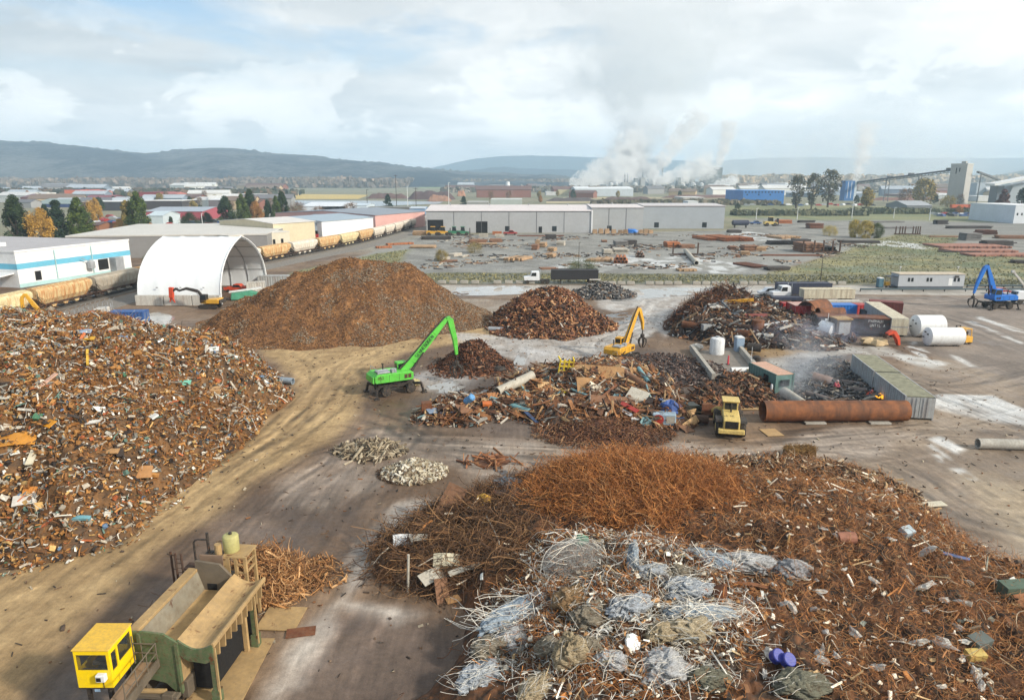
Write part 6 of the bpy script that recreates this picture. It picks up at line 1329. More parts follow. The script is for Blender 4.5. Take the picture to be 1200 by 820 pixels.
a_=on(hH,478,694);single('pale_post',MB().tube([(0,0,0),(.12,.05,2.6)],.08,8),M_pale,'straight pale post standing at the left foot of the tangle','post',(a_[0],a_[1],0),smooth=True)
stick3('hanging_strip','white rag strip hanging down the brown wire left of the mound','strip',hH,(570,612),(585,640),.5,.3,.06,M_pale);stick3('hanging_strip','thin pale rod below the white rag strip','rod',hH,(583,634),(587,655),.4,.1,.03,M_pale)
p=on(hH,567,590);single('foam_lump',MB().ball((0,0,.3),(.5,.4,.4),10,6,.35,41),pm('yellow_foam',C(196,152,60),.9),'yellow foam lump at the top left of the tangle','foam lump',(p[0],p[1],p[2]))
p=on(hH,594,572);single('tarp_bundle',MB().ball((0,0,.35),(1.3,.7,.5),14,8,.25,42),pm('slate_tarp',C(92,104,114),.7,var=.3),'slate grey tarpaulin bundle behind the left end of the tangle','tarpaulin',(p[0],p[1],p[2]))
p=on(hH,600,582);single('dark_sheet',MB().ball((0,0,.2),(1.5,.7,.3),14,6,.3,43),M_rustd,'dark folded sheet under the slate tarpaulin bundle','sheet',(p[0],p[1],p[2]))
def net_mat(nm,c1_,c2_,sc=1.0,alpha=1.0):
 if nm in _mc:return _mc[nm]
 m=NT(nm);tc=m.n('ShaderNodeTexCoord').outputs['Object'];n1=m.noise(2.2,6,tc,.7);w1=m.noise(24,4,tc,.65,(.16,1,.7));n3=m.noise(50,3,tc,.6,(1,.3,1))
 c=m.mix(m.ramp(w1,[(.33,0),(.52,1)]),tuple(v*.62 for v in c1_),tuple(min(.85,v*1.45)for v in c2_));c=m.mix(m.ramp(n1,[(.52,0),(.72,.55)]),c,C(112,76,46));c=m.mix(1.0,c,m.ramp(n3,[(.3,.7),(.7,1.15)]),'MULTIPLY')
 b=m.bsdf(c,.85,0,m.bump(m.math('ADD',w1,n3),1.0,.14),.2)
 if alpha<1:m.l(m.ramp(m.noise(40,2,tc),[(.48,alpha*.3),(.56,min(1,alpha*1.6))]),b.inputs['Alpha'])
 _mc[nm]=m.m;return m.m
N_grey=net_mat('grey_netting',C(120,124,128),C(186,192,198));N_tan=net_mat('tan_netting',C(132,118,94),C(188,170,138));N_drab=net_mat('drab_netting',C(96,86,72),C(150,140,122));N_pale=net_mat('pale_netting',C(176,174,164),C(214,212,204));N_blue=net_mat('blue_grey_netting',C(118,130,148),C(176,190,206));N_thin=net_mat('sheer_netting',C(150,150,146),C(186,186,182),alpha=.4)
def bundle(name,label,cat,px,py,size,rz,mat,seed,rough=.3,strands=0,sc=None,sink=.3,tilt=(0,0)):
 if name=='net_bundle':size=tuple(v*k for v,k in zip(size,(1.3,1.25,1.1)));rough=rough*1.25;strands=int(strands*.4)
 """a crumpled lump of net: folded surface plus loose strands round it"""
 p=on(hH,px,py);n,m=72,44;th=np.linspace(0,PI,m);ph=np.linspace(0,2*PI,n,endpoint=False);T_,P_=np.meshgrid(th,ph,indexing='ij')
 X_=np.sin(T_)*np.cos(P_);Y_=np.sin(T_)*np.sin(P_);Z_=np.cos(T_)
 a=fbm(X_*1.6+seed,Y_*1.6+Z_*1.3,5,seed)-.5;fold=np.abs(fbm(X_*2.6+Z_*2.4+seed*3,Y_*3.4-Z_,5,seed+5)-.5)*2.6
 r_=1+rough*(a*1.6-fold*.9+.25)
 V=np.stack([X_*r_*size[0],Y_*r_*size[1],Z_*r_*size[2]],2).reshape(-1,3)@rotm(rz,*tilt).T
 i=(np.arange(m-1)[:,None]*n+np.arange(n)[None]);j=(np.arange(m-1)[:,None]*n+(np.arange(n)[None]+1)%n)
 F=np.stack([i,i+n,j+n,j],2).reshape(-1,4)
 o=np_obj(name,V,F,mat,smooth=True);o.location=(p[0],p[1],p[2]+size[2]*(1-sink)*.6);tag(o,label,cat)
 if strands:
  r2=np.random.default_rng(seed);k=r2.integers(n,len(V)-n,strands);st0=V[k];d=r2.normal(0,1,(strands,3));K=6;path=np.zeros((strands,K,3));q_=st0*1.02
  R2=rotm(rz,*tilt);ax=R2[:,0]if size[0]>=size[1]else R2[:,1];d=d*.45+ax*np.sign(r2.random((strands,1))-.5)*1.2;d/=np.linalg.norm(d,axis=1,keepdims=True)
  for s_ in range(K):
   path[:,s_]=q_;nn_=q_/(np.array(size))**2;nn_/=np.linalg.norm(nn_,axis=1,keepdims=True);d=d-nn_*(d*nn_).sum(1,keepdims=True)*.85+r2.normal(0,.12,d.shape);d/=np.linalg.norm(d,axis=1,keepdims=True);q_=q_+d*max(size)*.22
  V3,F3,k3=wires(path,np.full(strands,.009 if max(size)<1.6 else .012));cc=CA([(196,200,204),(168,172,176),(214,214,212)])[r2.integers(0,3,strands)]*((.8 if mat in(N_tan,N_drab)else 1))
  np_obj('loose_strand',V3,F3,M_wire,np.repeat(cc,k3,0),parent=o)
 return o
B_=[('net_bundle','pale blue grey net bundle spread along the left of the netting',608,722,(1.9,.75,.5),.7,N_blue,51,.35,260),('net_bundle','white fluffed net bundle below the blue grey one',602,752,(.85,.6,.4),.2,N_pale,52,.45,90),('net_bundle','tall tan net heaped at the bottom middle of the netting',668,775,(.62,.5,.9),.3,N_tan,53,.5,60),('net_bundle','rolled tan netting at the bottom edge left of the tall tan heap',625,812,(.9,.5,.4),.9,N_tan,54,.3,120),('net_bundle','grey round net ball behind the tall tan heap',643,762,(.55,.5,.42),0,N_drab,55,.3,40),('net_bundle','drab net bag left of the white foam slab',690,765,(.6,.5,.5),.5,N_drab,56,.4,40),('net_bundle','white stringy net tuft right of the tall tan heap',716,778,(.5,.45,.35),.2,N_pale,57,.5,200),('net_bundle','brown and grey net lump in the centre of the netting',690,725,(.8,.6,.5),.4,N_drab,58,.45,80),('net_bundle','brown net lump above the brown and grey one',670,708,(.9,.65,.5),1.0,net_mat('brown_netting',C(112,84,56),C(160,132,98)),59,.45,60),('net_bundle','upright blue grey sheaf of wire strips at the back of the netting',741,668,(.28,.3,1.15),.2,N_blue,60,.3,120),('net_bundle','blue grey crumpled net right of the upright sheaf',765,678,(.75,.55,.6),.2,N_grey,61,.5,220),('net_bundle','drab round net ball behind the long grey roll',796,676,(.6,.5,.48),.3,N_drab,62,.35,30),('net_bundle','long blue grey net roll slanting at the back right of the netting',832,660,(1.15,.48,.45),-.75,N_blue,63,.25,240),('net_bundle','tangled grey net nest in the middle right of the netting',806,695,(.9,.6,.5),.2,N_grey,64,.5,260),('net_bundle','long grey wire roll lying level at the right of the netting',820,722,(1.5,.42,.4),-.05,N_blue,65,.22,320),('net_bundle','pale tan net lump under the level grey roll',810,742,(.9,.55,.45),.1,net_mat('sandy_netting',C(150,130,100),C(196,180,150)),66,.45,60),('net_bundle','cream and grey net pile beside the blue cylinders',780,792,(1.0,.75,.6),.4,N_pale,67,.5,200),('net_bundle','olive grey net mat below the blue cylinders',938,806,(1.0,.7,.4),.2,net_mat('olive_netting',C(92,90,74),C(132,130,112)),68,.35,60),('net_bundle','white stringy net right of the drab ball pair',880,664,(1.1,.6,.45),-.2,N_pale,69,.5,120),('net_bundle','grey plastic sheet bundle on the upper right of the tangle',930,672,(.9,.55,.45),-.1,net_mat('grey_plastic',C(130,130,132),C(170,170,172)),70,.4,10),('net_bundle','dark olive net mound left of the long blue grey bundle',575,760,(.8,.6,.35),.3,N_drab,71,.4,120),('net_bundle','thin grey net strips at the lower left of the netting',560,795,(1.0,.6,.3),.8,N_grey,72,.45,200),('net_bundle','drab coiled net right of the tall tan heap',775,745,(.7,.5,.4),.4,N_tan,73,.45,60),('net_bundle','grey net crumple behind the white foam slab',735,715,(.95,.6,.5),.6,N_grey,74,.5,160),('net_bundle','olive net mound at the bottom right of the netting',830,800,(.8,.6,.4),.1,net_mat('olive_netting',C(92,90,74),C(132,130,112)),75,.4,80)]
for nm,lab,px,py,sz,rz,mt,sd_,rg_,stn in B_:bundle(nm,lab,'netting',px,py,sz,rz,mt,sd_,rg_,stn)
bundle('sheer_net','sheer domed net draped over the brown wire at the back of the netting','netting',672,665,(1.9,1.3,1.3),.2,N_thin,80,.12,60,sink=.55)
p=on(hH,690,650);single('green_rag',MB().ball((0,0,.3),(.45,.35,.3),12,8,.35,44),pm('sea_green_rag',C(96,140,116),.8,var=.3),'sea green rag caught under the sheer net','rag',(p[0]-.5,p[1],p[2]+.7))
p=on(hH,740,760);fs=single('foam_slab',MB().lathe([(.05,0),(.42,.0),(.46,.08),(.42,.16),(.05,.18)],9,(0,0,0),rotm(.4,.9,.2)),M_white,'bright white foam disc in the middle of the netting','foam slab',(p[0],p[1],p[2]+.35));fs.data.vertices[0].co.x+=.05
p=on(hH,706,752);P=[(.3*math.cos(a),.12*math.sin(a),.3*math.sin(a))for a in np.linspace(0,2*PI,18)];single('white_hoop',MB().tube(P,.045,8),M_white,'white plastic hoop beside the white foam disc','hoop',(p[0],p[1],p[2]+.35),smooth=True)
for dx_,dy_,lab in((0,0,'deep blue plastic drum lid on the tangle, left of the pair'),(.42,-.28,'deep blue plastic drum lid on the tangle, right of the pair')):
 p=on(hH,907,776);single('blue_drum',MB().lathe([(.3,0),(.34,.03),(.34,.4),(.3,.44),(.05,.44)],16,(0,0,0),rotm(.3,.7,.1)),pm('deep_blue_plastic',C(46,58,150),.4,var=.12),lab,'drum',(p[0]+dx_,p[1]+dy_,p[2]+.3),smooth=True)
p=on(hH,842,700);single('rust_cone',MB().lathe([(.5,0),(.35,.35),(.08,.75)],8,(0,0,0),rotm(.2,.3,.3)),M_rust,'rusty brown folded cone behind the level grey roll','cone',(p[0],p[1],p[2]+.25))
p=on(hH,818,703);single('pink_pipe',MB().tube([(-.6,0,0),(.5,.1,.1)],.14,10),pm('dusty_pink',C(156,110,98),.7),'dusty pink pipe beside the rusty folded cone','pipe',(p[0],p[1],p[2]+.4),smooth=True)
p=on(hH,992,634);single('tank_end',MB().tube([(-.6,0,.2),(.5,.1,.2)],[.38,.4],14),pm('terracotta_steel',C(156,104,82),.7),'terracotta cylinder end in the right of the tangle','cylinder',(p[0],p[1],p[2]),smooth=True)
RB=[('white_offcut','small white panel low on the right edge of the tangle, by the green tank',1190,690,(.5,.9,.06),.5,.8,C(206,206,200)),('green_tank','dark green dented tank at the right edge of the tangle',1188,695,(1.6,.8,.8),.1,.1,C(84,104,88)),('grey_tank','grey green rounded box on the right of the tangle',1146,757,(1.1,.7,.6),.4,.2,C(92,100,96)),('yellow_foam','pale yellow foam piece below the grey green box',1142,772,(.9,.5,.4),.1,.2,C(206,180,104)),('white_board','pale board jutting from the far right rim of the tangle',1090,594,(2.4,.7,.05),.15,.05,C(206,198,176)),('appliance_box','silver appliance box on the upper right of the tangle',1062,627,(.8,.6,.5),.4,.4,C(176,190,196)),('white_sheet','white crumpled sheet at the top right rim of the tangle',1043,580,(.9,.7,.1),.3,.6,C(214,216,214)),('blue_strip','blue and white strip near the right rim of the tangle',1120,656,(1.4,.25,.08),-.6,.2,C(96,116,160)),('rusty_offcut','rusty orange panel at the right edge of the tangle',1200,708,(1.0,.8,.06),.2,.5,C(150,94,54)),('ladder_frame','dark brown frame on the right of the tangle',1138,745,(.8,.1,.8),.3,.3,C(112,96,76)),('salmon_scrap','salmon pink scrap near the top rim of the tangle',1003,563,(.5,.4,.3),.3,.3,C(206,126,100)),('brown_block','brown box at the far rim of the tangle',1028,566,(.8,.6,.4),.4,.3,C(134,96,66)),('steel_sheet','grey sheet standing in the tangle right of the netting',875,712,(1.0,.6,.05),.3,.8,C(110,108,112)),('tan_stick','upright tan stick behind the netting on the brown wire',923,640,(.1,.1,1.2),.1,.1,C(196,156,100)),('tan_stick','leaning tan stick right of the upright one',960,636,(1.2,.12,.1),.7,-.4,C(190,146,100)),('rust_strip','curved rusty strip above the blue drum lids',880,690,(1.9,.25,.05),-.25,.3,C(140,90,56))]
for nm,lab,px,py,sz,rz,rx,col in RB:slab(nm,lab,'scrap piece',hH,px,py,sz,rz,rx,0,pm('piece_%s'%lab[:14].replace(' ','_')+str(px),col,.6,var=.2,dirt=.25),.25,.2 if 'strip' in nm and 'rust' in nm else 0)
rw_=np.random.default_rng(77)
rags=None
for k in range(46):
 for _ in range(20):
  px=rw_.uniform(880,1190);py=rw_.uniform(580,812)
  if py>575+max(0,px-1000)*.55:break
 p=on(hH,px,py);s_=.14+.22*rw_.random()**2
 if rags is None or k%10==0:
  rags=single('white_scrap',MB().ball((0,0,0),(1.3,.7,.5),8,5,.5,300+k).jitter(.18,k),M_wdirty,'small off-white crumpled scrap caught in the rusty wire on the right','scrap piece',group='white bits caught in the tangle');o=rags
 else:o=rags.copy();COLL.objects.link(o)
 o.location=(p[0],p[1],p[2]+.2);o.rotation_euler=(rw_.normal(0,.5),rw_.normal(0,.5),rw_.uniform(0,6));o.scale=(s_*rw_.uniform(.8,1.8),s_,s_)
# ------------------------------------------------------------------ railway with hopper cars
TRK=curve([(-97,60),(-94,95),(-92,120),(-88.4,162),(-83.6,186),(-77.6,210),(-60.5,285),(-50.5,395),(-47,460),(-46,520)],200)
cum=np.concatenate([[0],np.cumsum(np.hypot(*np.diff(TRK,axis=0).T))])
def trk(s):return np.array([np.interp(s,cum,TRK[:,0]),np.interp(s,cum,TRK[:,1])])
tn=np.gradient(TRK,axis=0);tn/=np.linalg.norm(tn,axis=1)[:,None];tnr=np.stack([-tn[:,1],tn[:,0]],1)
def ribbon(name,off,w_,z,mat,label,hgt=0):
 a=TRK+tnr*(off-w_/2);b=TRK+tnr*(off+w_/2);n=len(TRK);zz=np.full(n,z)
 V=np.concatenate([np.c_[a,zz],np.c_[b,zz]]);i=np.arange(n-1);F=np.stack([i,i+n,i+n+1,i+1],1)[:,::-1]
 if hgt:
  V=np.concatenate([V,np.c_[a,zz-hgt],np.c_[b,zz-hgt]]);F=np.concatenate([F,np.stack([i,i+1,i+2*n+1,i+2*n],1)[:,::-1],np.stack([i+n,i+3*n,i+3*n+1,i+n+1],1)[:,::-1]])
 return tag(np_obj(name,V,F,mat),label,'railway',kind='structure')
P_bal=pm('ballast',C(112,108,102),.95,var=.35,scale=3,dirt=.3)
ribbon('railway_ballast',0,5.0,.12,P_bal,None,.3);ribbon('railway_ballast',-7.5,8,.05,pm('track_side_gravel',C(128,124,118),.95,var=.3),None,.3)
for off in(-.72,.72):ribbon('rail',off,.09,.34,M_dark,None,.2)
def hopper_mat(nm,col,st):return pm(nm,C(*col),.7,var=.2,scale=.5,dirt=.3,streak=st,rust=.08 if st>.5 else 0,rustcol=C(176,104,44))
HM=dict(r=hopper_mat('hopper_rusty',(216,192,142),.75),y=hopper_mat('hopper_yellowed',(222,210,164),.4),t=hopper_mat('hopper_tan',(172,164,148),.12),w=hopper_mat('hopper_cream',(222,214,198),.18),g=hopper_mat('hopper_grey',(150,152,152),.12),b=hopper_mat('hopper_brown',(160,120,96),.4))
WL=pm('green_marking',C(72,118,84),.7,dirt=.3)
HP={}
def hopper(kind):
 if kind in HP:return None
 t=thing('hopper_railcar','','railcar');L_=7.7
 secs=[(-L_+.0,2.6),(-L_+1.7,1.35),(L_-1.7,1.35),(L_,2.6)]
 V=[];hw=[(1.5,None),(1.58,3.3),(1.5,3.9),(1.1,4.35),(.45,4.55)]
 prof=lambda zb:[(-1.0,zb),(-1.5,min(3.2,zb+.9)),(-1.56,3.6),(-1.52,4.0),(-1.2,4.33),(-.45,4.5),(.45,4.5),(1.2,4.33),(1.52,4.0),(1.56,3.6),(1.5,min(3.2,zb+.9)),(1.0,zb)]
 n=12
 for x,zb in secs:V+=[(x,y,z)for y,z in prof(zb)]
 F=[(k*n+i,(k+1)*n+i,(k+1)*n+(i+1)%n,k*n+(i+1)%n)for k in range(3)for i in range(n)]+[tuple(range(n)),tuple(3*n+i for i in range(n))[::-1]]
 b=obj('body',MB().add(V,F),HM[kind],t)
 rb=MB()
 for x in np.arange(-L_+1.8,L_-1.5,1.28):
  for y in(-1.57,1.57):rb.box((x,y,3.0),(.08,.06,1.3))
 obj('side_rib',rb,HM[kind],b)
 obj('roof_walk',MB().b2(-L_+.2,L_-.2,-.35,.35,4.52,4.6).b2(-L_+.5,L_-.5,-.9,-.6,4.42,4.48).b2(-L_+.5,L_-.5,.6,.9,4.42,4.48),HM[kind],t)
 obj('sill',MB().b2(-L_-.1,L_+.1,-1.3,-1.12,1.1,1.36).b2(-L_-.1,L_+.1,1.12,1.3,1.1,1.36).b2(-L_-.5,L_+.5,-.2,.2,.95,1.2),M_rustd,t)
 ch=MB()
 for x in(-3.2,0,3.2):ch.prism([(x-1.3,1.5),(x+1.3,1.5),(x+.4,.45),(x-.4,.45)],-.95,.95)
 obj('hopper_chute',ch,HM[kind],t)
 for x in(-L_,L_):
  s=math.copysign(1,x);f=MB()
  for y in(-1.4,1.4):f.beam((x,y,1.2),(x,y,3.6),.08).beam((x,y,3.0),(x-s*1.4,y,1.3),.08)
  for k in range(5):f.beam((x,-1.4,1.5+k*.45),(x,-1.0,1.5+k*.45),.05)
  obj('end_ladder',f,M_dark,t)
 for x in(-L_+1.4,L_-1.4):
  bg=obj('bogie',MB().b2(x-1.3,x+1.3,-1.05,-.9,.35,.75).b2(x-1.3,x+1.3,.9,1.05,.35,.75).b2(x-.2,x+.2,-1,1,.5,.95),M_dark,t);wl_=MB()
  for xx in(x-.9,x+.9):
   for y in(-.72,.72):wl_.lathe([(.1,-.07),(.46,-.07),(.46,.07),(.1,.07)],14,(xx,y,.8),rotm(0,PI/2))
  obj('wheelset',wl_,M_rustd,bg)
 if kind in 'ry':
  mk=MB()
  for x,r_ in((-.45,.3),(.35,.36)):
   for k in range(8):a=k*PI/4;mk.box((x+r_*math.cos(a),-1.58,2.75+r_*math.sin(a)),(.2,.02,.2),rotm(0,0,-a))
  obj('emblem',mk,WL,b)
 HP[kind]=t;return t
order='ytyrtrrwrwryrwwwwwwggggbgg';s0=26.0;first={}
names={'r':'rust streaked','y':'yellowed','t':'tan','w':'cream white','g':'grey','b':'brown'}
poswords=['nearest of the train at the left edge','second from the left edge','third from the left edge, with a green emblem','fourth from the left, left of the white tent','next to the white tent','behind the white tent','just right of the white tent','second right of the white tent','third right of the white tent','fourth right of the white tent','fifth right of the white tent','below the white walled shed with a light blue roof','right of the light blue roofed shed','first of the six cream cars','second of the six cream cars','third of the six cream cars','fourth of the six cream cars','fifth of the six cream cars','last of the six cream cars','first of the far grey cars','second of the far grey cars','third of the far grey cars','fourth of the far grey cars','nearest the grey warehouse corner','beyond the warehouse corner','farthest grey one beyond the warehouse corner']
for i,k in enumerate(order):
 sm=s0+i*16.7;p=trk(sm);d=trk(sm+1)-p
 if p[1]>430:break
 a=math.atan2(d[1],d[0]);lab='%s hopper railcar, %s'%(names[k],poswords[i])
 if k not in HP:o=hopper(k)
 else:o=dup(HP[k],(0,0,0),0)
 o.location=(p[0],p[1],.3);o.rotation_euler=(0,0,a+PI);o['label']=lab;o['group']='hopper cars of the freight train'
# ------------------------------------------------------------------ buildings
CM={}
def wmat(rgb,corr=True,rough=.6):
 k=('wall_%d_%d_%d'%rgb)
 return pm(k,C(*rgb),rough,var=.08,scale=.15,dirt=.12)
def building(label,x,y,L_,D,h,rz,wall,roof,pitch=0.0,name='warehouse',cat='building',doors=(),wins=(),band=None,trim=None,over=.35,vents=0,pil=0):
 """front face along local x at y=0, depth to +y"""
 t=thing(name,label,cat,(x,y,0),rz);W_=wmat(wall);R_=wmat(roof)
 if pitch:
  obj('wall',MB().prism([(0,0),(D,0),(D,h),(D/2,h+pitch-.05),(0,h)],0,L_,'x'),W_,t)
  r=MB()
  for s in(0,1):
   y0,y1=(-over,D/2)if s==0 else(D/2,D+over);za=h-over*pitch/(D/2)if s==0 else h+pitch;zb=h+pitch if s==0 else h-over*pitch/(D/2)
   r.prism([(y0,za+.02),(y1,zb+.02),(y1,zb+.2),(y0,za+.2)],-over,L_+over,'x')
  rf=obj('roof',r,R_,t)
 else:
  obj('wall',MB().b2(0,L_,0,D,0,h),W_,t);rf=obj('roof',MB().b2(-.1,L_+.1,-.1,D+.1,h+.002,h+.22),R_,t)
 if trim:obj('trim',MB().b2(-.12,L_+.12,-.18,-.02,h-.3,h+.1),wmat(trim),t)
 if band:obj('stripe',MB().b2(-.03,L_+.03,-.03,-.004,h*band[0],h*band[1]).b2(-.03,-.004,-.03,D,h*band[0],h*band[1]),wmat(band[2]),t)
 for u,w_,z0,z1 in doors:obj('door',MB().b2(u*L_-w_/2,u*L_+w_/2,-.06,-.01,z0,z1),M_hole,t)
 for u,w_,z0,z1 in wins:obj('window',MB().b2(u*L_-w_/2,u*L_+w_/2,-.05,-.01,z0,z1),M_glass,t)
 for k in range(pil):obj('seam',MB().b2(L_*(k+1)/(pil+1)-.12,L_*(k+1)/(pil+1)+.12,-.07,-.008,0,h-.02),wmat((96,96,98)),t)
 for k in range(vents):obj('roof_vent',MB().lathe([(.25,0),(.25,.8),(.45,.85),(.1,1.1)],8,(L_*(k+.5)/vents,D*.45,h+(pitch*.9 if pitch else .2))),M_galv,rf)
 return t
y0=G(600,273)[1];xa=G(500,273)[0];xb=G(693,273)[0];xc=G(752,272)[0];xd=AtY(848,267,G(800,268)[1])[0]
h1=Zat(600,247.5,y0)
wh=building('long pale grey warehouse with a pinkish white roof and dark bay doors',xa,y0,xb-xa,46,h1,0,(172,173,174),(214,206,204),2.0,doors=((.055,7.5,0,6.2),(.335,5.5,0,5.4),(.69,1.6,0,3)),wins=((.49,2.2,.8,3.2),(.775,2.2,.8,3.2)),trim=(118,116,116),vents=4,pil=5)
building('pale grey warehouse wing with three tall wall panels',xb+.3,y0+3,xc-xb-.3,44,Zat(720,243.5,y0+3),0,(170,172,172),(214,206,204),.8,wins=((.35,2.2,.8,3.2),),trim=(150,150,150),vents=1,pil=2)
yd=G(800,268)[1];building('blank blue grey warehouse wing at the right end of the row',AtY(753,268,yd)[0],yd,xd-AtY(753,268,yd)[0],40,Zat(800,241.5,yd),0,(160,166,172),(196,192,192),.6,wins=((.17,2.4,.6,3.2),(.76,2.4,.6,3.2)),trim=(146,128,126))
single('corner_pipe',MB().b2(-.35,.35,-.4,0,0,h1+.3),M_white,'white downpipe at the corner between the two warehouse lengths','downpipe',(xb+.1,y0-.05,0))
f0=(-116.5,160.5);f1=(-107.5,193);dB=math.atan2(f1[1]-f0[1],f1[0]-f0[0]);LB_=math.hypot(f1[0]-f0[0],f1[1]-f0[1])
wb=building('white flat roofed building with a turquoise stripe beside the railway',f0[0],f0[1],LB_,46,8.3,dB,(228,229,228),(176,172,172),0,doors=((.15,1.6,1.2,3.4),(.72,3.2,1.4,4.2)),band=(.52,.68,(104,180,206)),vents=0)
obj('parapet',MB().b2(-.15,LB_+.15,-.14,.2,8.3,8.75).b2(-.15,.2,.2,46,8.3,8.75),wmat((228,229,228)),wb);obj('plinth',MB().b2(-.03,LB_+.03,-.05,-.004,0,.9),wmat((170,205,205)),wb)
obj('roof_unit',MB().b2(9,11,16,18,8.5,9.4).b2(3,5,30,33,8.5,10),M_white,wb);obj('awning',MB().prism([(-.1,3.6),(-4.5,3.0),(-4.5,2.8),(-.1,3.3)],1.0,12.0),M_white,wb)
for u in(.3,.62):obj('downpipe',MB().b2(LB_*u-.1,LB_*u+.1,-.3,-.08,1,8),pm('pale_turquoise',C(176,212,214),.6),wb)
obj('extract_fan',MB().lathe([(.3,0),(.9,.2),(.9,1.8),(.3,2.4)],10,(LB_*.58,-1.0,2.2)).beam((LB_*.5,-1,5.2),(LB_*.58,-1,4.0),.15),M_galv,wb);obj('dock_box',MB().b2(LB_*.78,LB_*.86,-2.2,-.1,0,4.4),M_galv,wb)
def bpx(label,x0,x1,row,top,D,wall,roof,rz=0,**k):
 a_=G(x0,row);b_=AtY(x1,row,a_[1]);hh=Zat((x0+x1)/2,top,a_[1]);L_=(b_[0]-a_[0])/max(.2,math.cos(rz))
 return building(label,a_[0],a_[1],L_,D,hh,rz,wall,roof,**k)
g_=G(113,305);q2_=G(176,302)
building('low dark grey building with a broad cream roof behind the white tent',-143,221,62,60,7.2,math.radians(8),(140,138,136),(206,202,194),0,trim=(196,192,184))
building('cream end of a low warehouse with four square openings behind the tent',-92,224,24,14,7.0,math.radians(56),(206,198,178),(208,204,196),0,doors=tuple((u,1.0,3.2,4.8)for u in(.3,.5,.72,.86)))
building('tan gable end warehouse with a grey side beside the railway',-88,255,19,34,9,math.radians(55),(206,194,164),(214,210,204),1.2,wins=((.3,1.2,2,3.4),))
building('long low grey shed with white roof behind the tan gable warehouse',-122,262,36,22,6.0,math.radians(4),(140,138,136),(214,210,204),.6)
building('white walled shed with a light blue roof beside the railway',-77.5,282,34,38,8.2,math.radians(64),(226,227,228),(156,172,184),1.4)
building('light blue sided lean-to joined to the light blue roofed shed',-98,284,20.5,8,7.6,math.radians(-3),(170,186,198),(156,172,184),.4,doors=((.8,4.2,0,4.5),))
cont=container('long red container standing by the light blue shed',(-83,278,0),math.radians(8),P_red,10,3.4)
building('pink and red warehouse with a blue grey roof beside the far railway',-66,335,46,62,8.0,math.radians(66),(212,166,158),(138,146,156),1.6)
building('red side wall annex of the pink and red warehouse with a pale roller door',-98,338,32,10,7.6,math.radians(-4),(166,46,50),(138,146,156),.5,wins=((.72,6,0,5.2),))
